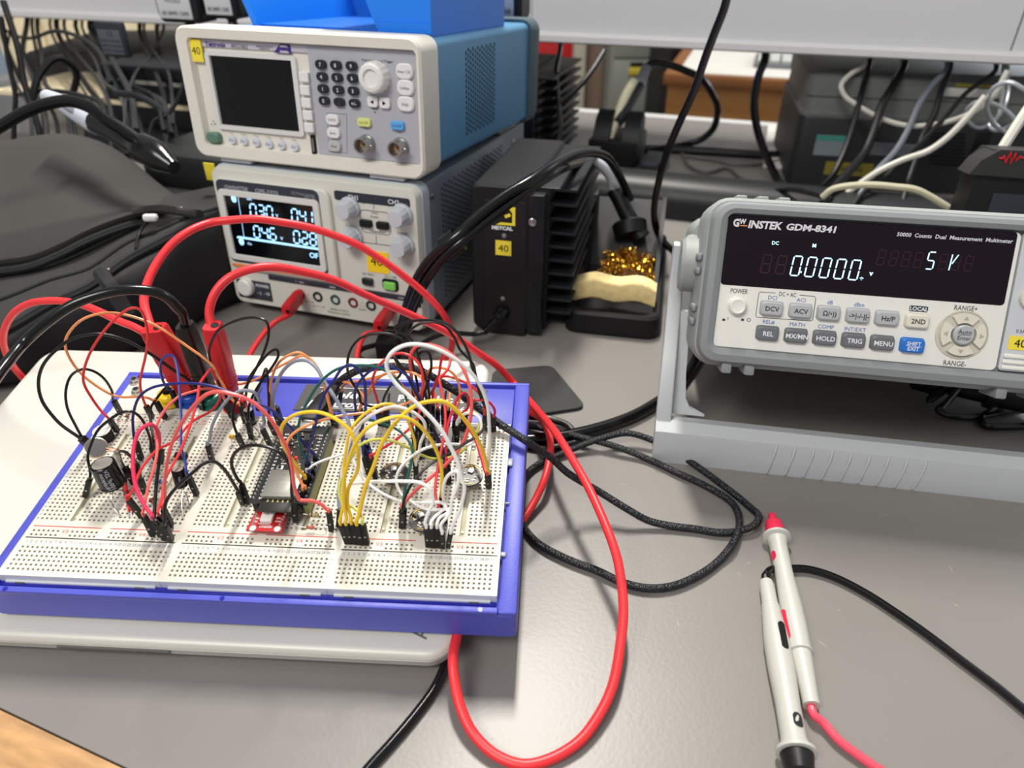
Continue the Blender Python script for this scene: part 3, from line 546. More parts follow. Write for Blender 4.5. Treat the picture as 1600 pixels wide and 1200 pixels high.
mb = MB(); c = F(302, 156, .0015); mb.add([m0(c[0] - .002, c[1] - .0003), m0(c[0] + .002, c[1] - .0003), m0(c[0] + .002, c[1] + .0003), m0(c[0] - .002, c[1] + .0003)], [(0, 1, 2, 3)]); t.part('logo_dash', mb, mat('accent_orange', (0, 0, 0)), sc, flat=True)
c0 = F(515, 385, .0015); wch = .0050
for i in range(5): seg7(g, '0', m0, c0[0] + i * .00782, c0[1], .0046, .0108, .00072, .10)
for i in (-2, -1): seg7(gd, '8', m0, c0[0] + i * .0082, c0[1] + .0004, .0046, .0100, .0005, .10)
c1 = F(1135, 355, .0015); seg7(g2, '5', m0, c1[0] + .0006, c1[1], .0036, .0092, .00065, .10)
for i in range(8):
    if i not in (4,): seg7(gd2, '8', m0, c1[0] + .0006 + (i - 4) * .0064, c1[1] + .0004, .0036, .0080, .0004, .10)
c2 = F(1250, 362, .0015); g2.tube([(c2[0], -.0019, c2[1]), (c2[0] + .0006, -.0019, c2[1] + .0085)], .0003, 4, sub=1); g2.tube([(c2[0] + .0010, -.0019, c2[1] + .0035), (c2[0] + .0036, -.0019, c2[1] + .0085)], .0003, 4, sub=1)
T('DC', 448, 236, .0019, g, bold=.01); T('M', 628, 248, .0019, g, bold=.03); T('*', 846, 408, .0030, g, bold=.04); T('v', 893, 376, .0024, g, bold=.05)
c = F(562, 374, .0015); g.add([m0(c[0] + a, c[1] + b) for a, b in ((0, 0), (.0009, 0), (.0009, .0009), (0, .0009))], [(0, 1, 2, 3)])
t.part('lit_digits', g, mat('vfd_glow', (.70, .93, 1), .5, emit=1.5), sc, flat=True); t.part('lit_second_reading', g2, mat('vfd_glow', (0, 0, 0)), sc, flat=True); t.part('unlit_second_segments', gd2, mat('vfd_ghost', (.24, .06, .15), .4), sc, flat=True); t.part('unlit_segments', gd, mat('vfd_ghost', (.24, .06, .15), .4), sc, flat=True)
m0 = mp(-.0014); ink = MB(); blu = MB()
def T(s, x, y, h, b=None, **k): c = F(x, y, .0012); text(b or ink, s, m0, c[0], c[1], h, **k)
T('POWER', 281, 459, .0027, w=.0098); T('DC + AC', 505, 474, .0024, w=.0095); T('RANGE+', 1330, 538, .0027, w=.012); T('RANGE-', 1278, 793, .0027, w=.012); T('I', 228, 585, .0018); T('O', 325, 592, .0022)
for x in (210, 297): c = F(x, 590, .0012); ink.add([m0(c[0] + a, c[1] + b) for a, b in ((-.0008, -.0008), (.0008, -.0008), (.0008, .0005), (-.0008, .0005))], [(0, 1, 2, 3)])
for s, x, y in (('DCI', 435, 489), ('ACI', 568, 500), ('dB', 701, 511), ('dBm', 836, 522), ('REL#', 417, 601), ('MATH', 549, 613), ('COMP', 682, 624), ('INT/EXT', 817, 636)): T(s, x, y, .0022, blu)
q = [F(*p, .0012) for p in ((450, 468), (378, 462), (372, 470), (358, 572), (364, 580), (612, 597), (622, 592), (636, 492), (630, 484), (562, 477))]; ink.tube([(a, -.0013, b) for a, b in q], .00016, 4, sub=1)
t.part('lettering', ink, DKP, fr, flat=True); t.part('blue_lettering', blu, mat('blue_ink', (.30, .42, .72), .5), fr, label='blue second-function lettering', flat=True)
def key(x, y, mt, s, tm, w=.0122, h=.0078, th=.0026, label=None, tw=None, bold=.015):
    c = F(x, y, .003); mb = MB()
    mb.loft([[(p, yy, q) for p, q in rrect(c[0], c[1] - (0 if yy > -.002 else .0003), w - dd, h - dd, .0016, 4)] for dd, yy in ((-.0008, -.0011), (0, -.0020), (.0004, -.0040), (.0016, -.0046))]); p_ = t.part('function_key', mb, mt, label=label)
    mb = MB(); n = s.split('\n')
    for i, a in enumerate(n): text(mb, a, mp(-.0048), c[0], c[1] - .0003 + (len(n) - 1) * .0014 - i * .0029, th if len(n) == 1 else .0021, w=tw, bold=bold)
    if len(n) > 1: mb.add([(c[0] + a, -.0048, c[1] - .0004 + b) for a, b in ((-.0042, -.0001), (.0042, -.0001), (.0042, .0001), (-.0042, .0001))], [(0, 1, 2, 3)])
    t.part('lettering', mb, tm, p_, flat=True)
KL = mat('key_light_grey', (.70, .71, .72), .4); KD = mat('key_mid_grey', (.42, .43, .45), .4)
for s, x, y in (('DCV', 432, 538), ('ACV', 566, 549), ('Ω/•))', 697, 560), ('->|-/-||-', 832, 571), ('Hz/P', 967, 583)): key(x, y, KL, s, DKP)
key(1106, 596, mat('key_cream', (.88, .86, .80), .4), '2ND', DKP, label='cream 2ND key')
for s, x, y in (('REL', 413, 653), ('MX/MN', 545, 665), ('HOLD', 678, 675), ('TRIG', 812, 686), ('MENU', 945, 698)): key(x, y, KD, s, WHT)
key(1084, 710, mat('key_blue', (.12, .45, .80), .4), 'SHIFT\nEXIT', WHT, label='blue shift and exit key')
c = F(1112, 541, .0012); mb = MB(); mb.rplate(c[0], c[1], .0098, .0033, .0008, -.0014, 0, .0001); lb = t.part('local_badge', mb, mat('badge_dark', (.25, .28, .32), .5)); mb = MB(); text(mb, 'LOCAL', mp(-.0016), c[0], c[1], .0021, bold=.02); t.part('lettering', mb, WHT, lb, flat=True)
c = F(273, 528, .003); mb = MB(); mb.lathe((c[0], -.001, c[1]), (c[0], -.02, c[1]), [(0, .0058), (.0010, .0056), (.0012, .0050), (.0042, .0047), (.005, .0040), (.0046, .0028)], 28); t.part('power_button', mb, PANL)
c = F(1310, 660, .0012); RC = c
mb = MB(); mb.lathe((c[0], -.001, c[1]), (c[0], -.02, c[1]), [(0, .0136), (.0010, .0135), (.0012, .0128), (.0004, .0126)], 40); t.part('dial_ring', mb, mat('ring_cream', (.80, .79, .74), .45))
for k in range(4):
    mb = MB(); a0 = k * 90 + 45; n = 8
    inr = [(c[0] + .0066 * math.cos(R(a0 + 12 + j * 66 / n)), c[1] + .0066 * math.sin(R(a0 + 12 + j * 66 / n))) for j in range(n + 1)]
    ou = [(c[0] + .0116 * math.cos(R(a0 + 10 + j * 70 / n)), c[1] + .0116 * math.sin(R(a0 + 10 + j * 70 / n))) for j in range(n + 1)][::-1]
    mb.loft([[(x, y, z) for x, z in inr + ou] for y in (-.0012, -.0040)]); p_ = t.part('arrow_key', mb, mat('key_cream', (0, 0, 0)))
    mb = MB(); ca, sa = math.cos(R(90 * k + 90)), math.sin(R(90 * k + 90)); mb.add([(c[0] + ca * r_ - sa * o_, -.0042, c[1] + sa * r_ + ca * o_) for r_, o_ in ((.0104, 0), (.0082, .0014), (.0082, -.0014))], [(0, 1, 2)]); t.part('arrow_mark', mb, mat('mark_pale', (.70, .68, .62), .5), p_, flat=True)
mb = MB(); mb.lathe((c[0], -.001, c[1]), (c[0], -.02, c[1]), [(0, .0056), (.0032, .0055), (.0040, .0048)], 28); p_ = t.part('enter_key', mb, KL)
mb = MB(); text(mb, 'Auto', mp(-.0052), c[0], c[1] + .0018, .0024); text(mb, 'Enter', mp(-.0052), c[0], c[1] - .0016, .0022); mb.add([(c[0] + a, -.0052, c[1] + .0001 + b) for a, b in ((-.003, -.0001), (.003, -.0001), (.003, .0001), (-.003, .0001))], [(0, 1, 2, 3)]); t.part('lettering', mb, DKP, p_, flat=True)
mb = MB(); c = F(1562, 699, .002); mb.box(c[0] - .0035, c[0] + .012, -.0020, -.0015, c[1] - .0038, c[1] + .0038); st = t.part('sticker', mb, YEL, label='yellow sticker reading 40'); mb = MB(); text(mb, '40', mp(-.0022), c[0] + .0022, c[1], .0044); t.part('lettering', mb, BLK, st, flat=True)
for x, z, cc in ((.162, .040, (.85, .84, .8)), (.178, .055, (.7, .1, .1)), (.196, .055, (.7, .1, .1)), (.178, .030, (.08, .08, .08)), (.196, .030, (.08, .08, .08))):
    mb = MB(); mb.lathe((x, -.001, z), (x, -.02, z), [(0, .0058), (.004, .0055), (.004, .0030), (.001, .003)], 22); t.part('input_jack', mb, mat('jack%d' % int(cc[0] * 100), cc, .4))
mb = MB(); text(mb, 'INPUT', mp(-.0018), .186, .068, .0024); text(mb, '0.5A FUSE', mp(-.0018), .164, .022, .0018); t.part('terminal_lettering', mb, DKP, rp, flat=True)
mb = MB(); mb.lathe((-.010, .040, .045), (-.05, .040, .045), [(0, .017), (.010, .017), (.012, .015)], 28); t.part('side_boss', mb, BUMP2)
# carrying handle used as stand: hinge beside the bumper, crossbar flat on the bench
HND = mat('handle_grey', (.74, .755, .765), .42, bump=.03, bscale=900)
ba = onz(1018, 720, .0); bb = onz(1600, 786, 0); bx_ = (bb - ba).normalized(); by_ = Vector((-bx_.y, bx_.x, 0)); HB = Matrix((bx_, by_, Vector((0, 0, 1)))).transposed().to_4x4(); HB.translation = ba
hub = HB.inverted() @ ony(1078, 430, .425)
Lb = .262
def loc(px, py, y): return HB.inverted() @ ony(px, py, y)
mb = MB(); hl = HB.inverted()
prof = [(0, 0), (-.001, .012), (.002, .024), (.010, .028), (.018, .026), (.020, .004), (.016, .0)]
mb.loft([[(x, a, b * s_) for a, b in prof] for x, s_ in ((-.0, .99), (.003, 1), (Lb - .003, 1), (Lb, .97))]); cb = t.part('handle_crossbar', mb, HND, label='pale grey handle crossbar resting on the bench')
cb.parent = t.o; cb.matrix_local = MM.inverted() @ HB
for i in range(9):
    mb = MB(); x = (hl @ onz(1210 + i * 29.6, 742 + i * 3.2, .012)).x
    mb.tube([(x - .0015, -.0008, .002), (x - .0008, -.0012, .008), (x + .0006, -.0002, .018), (x + .0012, .0022, .0235)], .0009, 6); p_ = t.part('grip_groove', mb, HND, cb)
topv = loc(1053, 384, .435)
for sgn, xo in ((1, 0), (-1, Lb)):
    mb = MB(); A = [];
    for (zz, yy, wd_, dp_) in ((.0, .004, .0100, .014), (.03, .010, .0098, .015), (topv.z * .5, topv.y * .5, .0095, .017), (topv.z - .03, topv.y - .008, .0092, .020), (topv.z - .008, topv.y - .001, .008, .016), (topv.z, topv.y, .004, .008)):
        sx = (topv.x * zz / topv.z)
        xx = sx if sgn > 0 else Lb - sx
        A.append([(xx + a * sgn, yy + b, zz) for a, b in rrect(wd_ / 2, dp_ / 2, wd_, dp_, .0015, 3)])
    mb.loft(A); p_ = t.part('handle_arm', mb, HND); p_.matrix_local = MM.inverted() @ HB
    mb = MB(); A = []
    for zz, wd_ in ((.026, .032), (.030, .022), (.036, .0185), (.05, .0170), (topv.z - .045, .0160), (topv.z - .04, .014)):
        sx = topv.x * zz / topv.z + .006; yy = topv.y * zz / topv.z + .007
        xx = sx if sgn > 0 else Lb - sx
        A.append([(xx, yy, zz), (xx + (wd_ - .006) * sgn, yy, zz), (xx + (wd_ - .006) * sgn, yy + .003, zz), (xx, yy + .003, zz)])
    mb.loft(A); p_ = t.part('arm_flange', mb, HND); p_.matrix_local = MM.inverted() @ HB
    mb = MB(); hz = loc(1070, 430, .440); xx = (.004 + topv.x * hz.z / topv.z) if sgn > 0 else Lb - .004 - topv.x * hz.z / topv.z
    mb.lathe((xx, hz.y + .006, hz.z), (xx + sgn * .03, hz.y + .006, hz.z), [(0, .013), (.019, .013), (.022, .012)], 26); p_ = t.part('hinge_boss', mb, mat('boss_cream', (.84, .83, .78), .45)); p_.matrix_local = MM.inverted() @ HB
mb = MB(); hz = loc(1090, 400, .455)
mb.box(-.0, .012, 0, .03, -.03, .006, .006); p_ = t.part('hinge_cover', mb, BUMP2); p_.matrix_local = MM.inverted() @ (HB @ Matrix.Translation((hz.x - .009, hz.y, hz.z)))
# ================================================================ soldering power unit
ME = frame(-.0340, .5441, .004, R(-13.2), R(3.0)); F = Face(ME, (0, 0, 1))
W_, H_ = .0600, .1265; DP = .165; FIN = mat('fin_black', (.10, .105, .12), .4, spec=.35)
def solder_unit(m, label, detail=True):
    t = Thing('soldering_power_unit', label, 'soldering unit', m)
    mb = MB(); mb.loft([[(x, y, z) for x, z in rrect(W_ * .42, H_ / 2, W_ * .84 - d_, H_ - d_, .006, 4)] for d_, y in ((.004, 0), (0, .002), (0, DP), (.004, DP + .003))]); b = t.part('casing', mb, mat('unit_black', (.09, .09, .095), .55, spec=.3, bump=.05, bscale=1100))
    mb = MB(); mb.box(W_ * .80, W_, .0, .012, .0, H_ - .006, .0008); t.part('corner_bracket', mb, FIN)
    for i in range(10):
        z = .014 + i * .0118; mb = MB(); mb.box(W_ * .8, W_ + .024, .014, DP, z, z + .0032, .0012); t.part('cooling_fin', mb, FIN)
    mb = MB(); mb.box(W_ * .8, W_ + .002, .014, DP, .0, H_ - .004, .001); t.part('heatsink_wall', mb, FIN)
    return t
t = solder_unit(ME, 'black soldering power unit with ribbed side and yellow 40 sticker beside the multimeter')
mb = MB(); mb.rplate(.0285, .0555, .036, .118, .003, -.0006, .001, .0004); pl = t.part('front_plate', mb, mat('plate_black', (.075, .075, .08), .4))
mb = MB(); c = F(787, 387); mb.box(c[0] - .0066, c[0] + .0066, -.0012, -.0005, c[1] - .0062, c[1] + .0062); st = t.part('sticker', mb, YEL, label='yellow sticker reading 40'); mb = MB(); text(mb, '40', mp(-.0014), c[0], c[1], .0058, w=.0085); t.part('lettering', mb, BLK, st, flat=True)
mb = MB(); c = F(787, 356); text(mb, 'METCAL', mp(-.0009), c[0] - .001, c[1], .0028, w=.0175, bold=.05); t.part('lettering', mb, WHT, pl, flat=True)
mb = MB(); c = F(794, 340); mb.add([(c[0] + a, -.0009, c[1] + b) for a, b in ((-.010, -.0062), (.006, -.0062), (.006, .009), (-.0005, .009), (.0035, .004), (.0035, -.004), (-.006, -.004), (-.002, -.0005), (.0025, .0015), (.0015, .004), (-.003, .0018))], [(0, 1, 2, 5, 6), (2, 3, 4, 5), (7, 8, 9, 10)]); t.part('logo', mb, YEL, pl, flat=True)
for px, py in ((788, 368), (786, 466)):
    mb = MB(); c = F(px, py); mb.lathe((c[0], 0, c[1]), (c[0], -.01, c[1]), [(0, .0021), (.001, .002), (.0018, .0012)], 12); t.part('indicator', mb, mat('lamp_grey', (.50, .50, .50), .3))
mb = MB(); c = F(832, 347); mb.lathe((c[0], .0, c[1]), (c[0], -.01, c[1]), [(0, .0036), (.0012, .0034), (.0018, .0026), (.0008, .0016)], 14); t.part('screw', mb, STEEL)
cs = t
mb = MB(); c = F(787, 487); e0 = ME @ Vector((c[0], -.001, c[1])); e1 = ony(757, 519, e0.y - .020)
mb.lathe(e0, e0 + (e1 - e0) * 1.0, [(0, .0060), (.006, .0062), (.0065, .0052), (.011, .0050), (.0115, .0036), ((e1 - e0).length, .0030)], 16)
t2 = Thing('soldering_iron_lead', 'black lead plugged low into the front of the ribbed soldering unit', 'cable', e0); t2.part('connector', mb, BLKG, world=True)
mb = MB(); mb.tube(pathpts([e1, (740, 522), (720, 521), (700, 520), (675, 528), (655, 540, 'z', .012), (640, 552, 'z', .006), (625, 560, 'z', .004)]), .0021, 8); t2.part('cord', mb, BLKG, world=True)
# soldering iron stand
FS = mat('stand_black', (.075, .075, .08), .5, spec=.3)
s0, s1 = onz(880, 518, 0), onz(1030, 533, 0); sx_ = (s1 - s0).normalized(); SM = Matrix((sx_, Vector((-sx_.y, sx_.x, 0)), Vector((0, 0, 1)))).transposed().to_4x4(); SM.translation = s0
t = Thing('soldering_iron_stand', 'black tray stand holding the sponge and brass wool beside the ribbed unit', 'soldering stand', SM); w = (s1 - s0).length
il = SM.inverted()
mb = MB(); mb.loft([[(x, y, z) for x, y in rrect(w / 2, .10, w + a, .20 + a, .012, 4)] for a, z in ((0, 0), (.001, .004), (-.002, .018), (-.006, .020), (-.014, .0195), (-.016, .008))]); t.part('tray', mb, FS)
for sx in (0, 1):
    x = .006 if sx == 0 else w - .010
    mb = MB(); mb.loft([[(x + a, b, c) for b, c in ((.055, .016), (.185, .016), (.19, .055), (.165, .073), (.15, .073), (.10, .040))] for a in (0, .004)]); t.part('side_cheek', mb, FS)
mb = MB(); mb.loft([[(x, b, c) for b, c in ((.110, .016), (.165, .066), (.169, .064), (.116, .014))] for x in (.010, w - .010)]); t.part('sloped_back', mb, mat('slope_grey', (.22, .22, .225), .5))
hc = il @ ony(985, 362, s0.y + .115); 
mb = MB(); dr = (Vector((-.25, .55, .75))).normalized(); mb.lathe(hc - dr * .004, hc + dr, [(0, .016), (.012, .017), (.014, .015), (.014, .012), (.004, .011)], 22); t.part('iron_socket', mb, BLK)
wc = il @ onz(980, 417, .030); mb = MB()
base = Vector((wc.x, wc.y, .020)); mb.box(wc.x - .021, wc.x + .021, wc.y - .020, wc.y + .024, .010, .024, .004)
mb2 = MB(); random.seed(3)
mb = MB()
for i in range(260):
    u, v, a = random.uniform(-.024, .024), random.uniform(-.018, .034), random.uniform(0, 6.28); r_ = random.uniform(.0016, .0036); zz = .024 + random.uniform(0, .013) * (1 - (u / .028) ** 2)
    ax = Vector((random.uniform(-1, 1), random.uniform(-1, 1), random.uniform(-1, 1))).normalized(); e = ax.orthogonal().normalized(); f = ax.cross(e); p0 = Vector((wc.x + u, wc.y + v, zz))
    mb.tube([p0 + (e * math.cos(a + k * .9) + f * math.sin(a + k * .9)) * r_ + ax * .0004 * k for k in range(8)], .00045, 4, sub=1)
o = Thing('brass_wool', 'ball of curly golden brass wool lying behind the cream sponge', 'brass wool', SM)
o.part('curls', mb, mat('brass', (.82, .62, .22), .25, 1), kind='stuff')
mb = MB(); mb.box(wc.x - .024, wc.x + .024, wc.y - .018, wc.y + .034, .010, .027, .004); o.part('core', mb, mat('brass_dark', (.25, .17, .07), .5, .6))
a, b = il @ onz(893, 452, .030), il @ onz(1024, 470, .030); mb = MB(); n = 12
for i in range(n + 1):
    pass
rings = []
for i in range(n + 1):
    u = i / n; x = a.x + (b.x - a.x) * u; y = .020 + .004 * math.sin(u * 3.1) ; z0 = .0195 + .0035 * math.sin(u * 6) ** 2; s_ = 1 if 0 < i < n else .9
    rings.append([(x, y + q, z0 + r_ * s_) for q, r_ in rrect(.009, .0095, .018, .019, .003, 3)])
mb.loft(rings); o = single('cleaning_sponge', mb, mat('sponge', (.93, .84, .60), .9, bump=.5, bscale=260, var=.12, vscale=160), 'cream cellulose sponge lying on the front of the soldering stand', 'sponge'); o.matrix_world = SM
# iron in the stand
tb = SM @ hc; t = Thing('soldering_iron', 'black soldering iron with grey strain relief resting in the stand near the sponge', 'soldering iron', tb)
q0 = ony(992, 352, tb.y - .0); P = pathpts([tb, (968, 325), (957, 300, 'y', tb.y + .015)])
mb = MB(); mb.tube(pathpts([(1003, 372, 'y', tb.y - .008), (985, 345), (966, 308), (958, 296, 'y', tb.y + .02)]), lambda q: .0088 - .002 * q, 14); t.part('handle', mb, BLK, world=True)
mb = MB(); mb.tube(pathpts([(960, 298, 'y', tb.y + .02), (957, 280), (946, 264), (930, 254), (921, 252, 'y', tb.y + .01)]), lambda q: .0062 - .002 * q, 12); sr = t.part('strain_relief', mb, mat('relief_grey', (.74, .76, .80), .5), world=True)
for i in range(9):
    mb = MB(); u = i / 9; c = ony(959 - 18 * u ** 1.5, 290 - 28 * u, tb.y + .018); mb.tube([c + Vector((-.0055, -.002, .0018)), c + Vector((0, -.0064 + .001 * u, 0)), c + Vector((.0055, -.002, -.0018))], .0005, 5); t.part('relief_rib', mb, mat('rib_grey', (.55, .57, .60), .5), sr, world=True)
iy = tb.y + .01
SHP = BM @ Vector((0, g0(0), .165)); SHN = Vector((-math.sin(BY), math.cos(BY), 0))
def cable(name, label, pts, r, mt, n=8, group=None, cat='cable', sub=4):
    if len(pts[0]) == 4 and pts[0][2] == 'y' and 36 <= pts[0][1] <= 112 and 'hang' in label + 'hang' * (pts[0][0] > 1300 or pts[0][0] < 280):
        px, py = pts[0][:2]; ln = 31 + px * .048; v = onpl(px, ln, SHP, SHN).y; pts = [(px + 1, ln - 12, 'y', v + .045), (px, ln + 5, 'y', v + .03)] + list(pts[1:])
    P = pathpts(pts); mb = MB(); mb.tube(P, r, n, sub=sub); return single(name, mb, mt, label, cat, P[0].copy(), group)
cable('black_cable', 'thick glossy black cord arching over the ribbed unit to the grey strain relief', [(924, 254, 'y', iy), (900, 257), (870, 268, 'y', .535), (835, 290, 'y', .515), (800, 315), (760, 345), (720, 378, 'y', .475), (690, 405), (665, 440), (648, 475), (638, 505), (632, 535, 'y', .465), (630, 560, 'z', .006)], .0036, BLKG, 12)
cable('black_cable', 'second black cord running just above the first over the ribbed unit', [(985, 310, 'y', iy + .015), (965, 270), (948, 246), (925, 238), (895, 243), (860, 262, 'y', .532), (828, 283, 'y', .512), (790, 305), (750, 335), (715, 368, 'y', .475), (682, 395), (658, 425), (642, 460), (632, 495), (624, 530, 'y', .468), (622, 556, 'z', .006)], .0038, BLKG, 12)
for (p, q) in (((815, 294), (838, 280)), ((690, 384), (712, 368)), ((700, 398), (722, 380))):
    mb = MB(); a = ony(*p, .478); b = ony(*q, .478)
    if p[0] > 750: a = ony(*p, .512); b = ony(*q, .520)
    mb.cyl(a, b, .0056, n=12); single('cable_sleeve', mb, BLKG, {815: 'black sleeve binding the cords above the ribbed unit', 690: 'upper black sleeve on the cords beside the power supply', 700: 'lower black sleeve on the cords beside the power supply'}[p[0]], 'cable sleeve', a)
# rear soldering unit and stand on the far bench
RU = frame(-.028, .985, .002, BY, 0)
solder_unit(RU @ Matrix.Scale(1, 4), 'black ribbed soldering unit on the rear bench, half hidden by the blue generator casing')
RS = frame(ony(914, 272, 1.0).x, .985, .0, BY, 0)
t = Thing('soldering_iron_stand', 'black soldering stand on the rear bench with a second iron', 'soldering stand', RS)
mb = MB(); mb.box(0, .068, 0, .08, 0, .045, .003); t.part('base_block', mb, BLK)
for i in (0, 1):
    mb = MB(); x = .006 + i * .040; mb.loft([[(xx, y, z) for y, z in ((.0, .045), (.05, .045), (.048, .068), (.035, .078), (.015, .070), (.004, .055))] for xx in (x, x + .022)]); t.part('holder_cup', mb, BLK)
mb = MB(); mb.box(.062, .105, -.02, .07, 0, .012, .003); mb.box(.075, .1, -.01, .05, .012, .024, .004); t.part('sponge_tray', mb, mat('tray_dark', (.17, .18, .20), .5))
t = Thing('soldering_iron', 'rear soldering iron with cream grip leaning up to the left cabinet', 'soldering iron', ony(950, 220, .99))
mb = MB(); mb.tube(pathpts([(948, 225, 'y', .99), (962, 190), (975, 155), (991, 125, 'y', 1.04)]), .0065, 12); t.part('grip', mb, mat('grip_cream', (.93, .91, .78), .4), world=True)
mb = MB(); mb.tube(pathpts([(966, 192, 'y', 1.0), (985, 160), (1000, 133, 'y', 1.05)]), .007, 12); t.part('handle', mb, mat('tray_dark', (0, 0, 0)), world=True)
mb = MB(); mb.tube(pathpts([(999, 135, 'y', 1.05), (1004, 120), (1011, 103, 'y', 1.06)]), .0068, 12); t.part('strain_relief', mb, mat('relief_grey', (0, 0, 0)), world=True)
cable('rear_iron_cord', 'black cord looping right from the rear soldering iron', [(1010, 104, 'y', 1.06), (1022, 98), (1045, 101), (1070, 110), (1095, 122), (1112, 145), (1121, 170), (1115, 200), (1095, 218), (1070, 226, 'z', .01), (1030, 232, 'z', .01), (1010, 236, 'z', .008)], .0050, BLKG, 10)
# ================================================================ rear right clutter
INK_G = mat('equip_grey', (.15, .155, .165), .5, spec=.3); LG = mat('equip_light', (.42, .43, .42), .5)
EQ = frame(*onz(1228, 288, 0), R(-12), 0); t = Thing('boxed_instrument', 'large dark grey instrument seen from behind under the shelf on the right', 'instrument', EQ); ei = EQ.inverted()
def eq(px, py): return Face(EQ)(px, py)
W2 = .31
mb = MB(); mb.loft([[(x, y, z) for x, y in rrect(W2 / 2, .10, W2 + a, .20 + a, .012, 4)] for a, z in ((0, 0), (0, .085), (-.002, .087))]); t.part('body', mb, INK_G)
mb = MB(); mb.loft([[(x, y, z) for x, y in rrect(W2 / 2, .10, W2 + a, .20 + a, .012, 4)] for a, z in ((-.004, .085), (.0, .088), (0, .092), (-.006, .094), (-.008, .110), (-.004, .112), (-.004, .134), (-.03, .140))]); t.part('upper_shell', mb, LG, label='lighter grey upper shell')
m0 = mp(-.0012)
def panel(name, a, b, mt, t_=.0010, label=None):
    p, q = eq(*a), eq(*b); mb = MB(); mb.box(p[0], q[0], -t_, .0005, q[1], p[1]); return t.part(name, mb, mt, label=label), p, q
p_, p, q = panel('asset_label', (1277, 210), (1316, 244), mat('label_grey', (.48, .52, .54), .5)); mb = MB(); mb.box(p[0], q[0], -.0014, -.0009, p[1] - .007, p[1]); t.part('teal_band', mb, mat('teal', (.25, .55, .50), .5), p_)
p_, p, q = panel('rating_label', (1360, 222), (1432, 246), mat('label_dim', (.42, .43, .45), .5)); mb = MB()
for i in range(4): text(mb, 'MADE FOR 100-240V 50-60Hz', m0, p[0] + .002, p[1] - .003 - i * .004, .0018, 'L')
t.part('lettering', mb, DKP, p_, flat=True)
p_, p, q = panel('warning_label', (1291, 252), (1360, 276), mat('warn_dim', (.52, .47, .14), .5)); mb = MB(); text(mb, 'WARNING', m0, (p[0] + q[0]) / 2, (p[1] + q[1]) / 2, .005, bold=.03); t.part('lettering', mb, DKP, p_, flat=True)
for i in range(9):
    p, q = eq(1452, 210 + i * 6), eq(1508, 210 + i * 6); mb = MB(); mb.box(p[0], q[0], -.0008, .0, q[1] - .0012, q[1] + .0012); t.part('vent_slot', mb, BLK)
mb = MB(); p = eq(1528, 225); mb.box(p[0] - .005, p[0] + .012, -.001, .001, p[1] - .014, p[1] + .014, .002); t.part('power_inlet', mb, BLK)
ctr = EQ @ Vector((.20, -.002, .126)); mb = MB(); mb.box(.155, .225, -.003, .001, .118, .128, .001); lb = t.part('name_plate', mb, mat('plate_white', (.72, .72, .70), .5)); mb = MB(); mb.box(.165, .215, -.003, .0, .129, .133, .001); t.part('yellow_tag', mb, mat('warn_dim', (0, 0, 0)))
mb = MB(); mb.box(.31, .36, -.05, .1, 0, .0, 0) if 0 else None
# handheld analyser on the right
KM = frame(*(lambda v: (v.x + .012, v.y, .012))(ony(1487, 333, .56)), R(-12), R(8)); Fk = Face(KM)
zt = Fk(1510, 232)[1]; zl = Fk(1495, 262)[1]
t = Thing('dark_instrument', 'black instrument with a red zigzag logo behind the multimeter, far right', 'instrument', KM)
mb = MB(); mb.loft([[(x, y, z) for x, z in ((.0, -.0), (.20, .0), (.20, zt), (.012, zt), (.003, zt - .012))] for y in (.0, .03)]); t.part('body', mb, mat('inst_black', (.09, .09, .095), .45, spec=.3))
mb = MB(); mb.loft([[(x, y, z) for x, z in ((-.004, zl - .004), (.20, zl - .008), (.20, zt + .0), (.014, zt + .001), (.002, zt - .008))] for y in (-.005, .022)]); t.part('top_bumper', mb, mat('inst_grey', (.19, .19, .19), .5, spec=.3))
mb = MB(); c = Fk(1552, 300); mb.box(c[0], .19, -.0012, .001, -.0, zl - .018, .001); t.part('screen_panel', mb, mat('scr_slate', (.14, .16, .20), .3))
c = Fk(1580, 247, .006); mb = MB(); zz = [(-.0085, 0), (-.0065, -.001), (-.0055, .0015), (-.0035, -.004), (-.0015, .0045), (.0005, -.0045), (.0025, .004), (.004, -.002), (.006, .0015), (.0085, .0005)]
mb.tube([(c[0] + a, -.0062, c[1] + b) for a, b in zz], .0007, 5, sub=1); t.part('zigzag_logo', mb, mat('logo_red', (.85, .12, .15), .5), label='red zigzag logo')
mb = MB(); text(mb, 'KEYSIGHT', mp(-.0060), c[0] + .011, c[1] - .001, .005, 'L', bold=.02); t.part('lettering', mb, WHT, flat=True)
# ================================================================ laptop and prototyping board (one tilted frame)
bO = Vector((-.2495, .2367, .0453)); bX = Vector((.9982, -.0592, 0)).normalized(); bY = Vector((.0587, .9904, .125)); bY = (bY - bX * bX.dot(bY)).normalized(); bZ = bX.cross(bY)
BD = Matrix((bX, bY, bZ)).transposed().to_4x4(); BD.translation = bO; BI = BD.inverted()
def onb(px, py, h=0.): return BI @ onpl(px, py, BD @ Vector((0, 0, h)), bZ)        # local metres on a plane parallel to the board
ALU = mat('aluminium', (.80, .79, .765), .36, .35, bump=.03, bscale=1500); LID = mat('lid_pale', (.83, .82, .785), .42, .1, bump=.02, bscale=1500)
t = Thing('laptop', 'closed silver laptop lying under the blue prototyping board', 'laptop', BD)
lx0, lx1, ly0, ly1 = -.105, .2225, -.0215, .203
RR = lambda g, z: [(x, y, z) for x, y in rrect((lx0 + lx1) / 2, (ly0 + ly1) / 2, lx1 - lx0 - 2 * g, ly1 - ly0 - 2 * g, .014 - g, 8)]
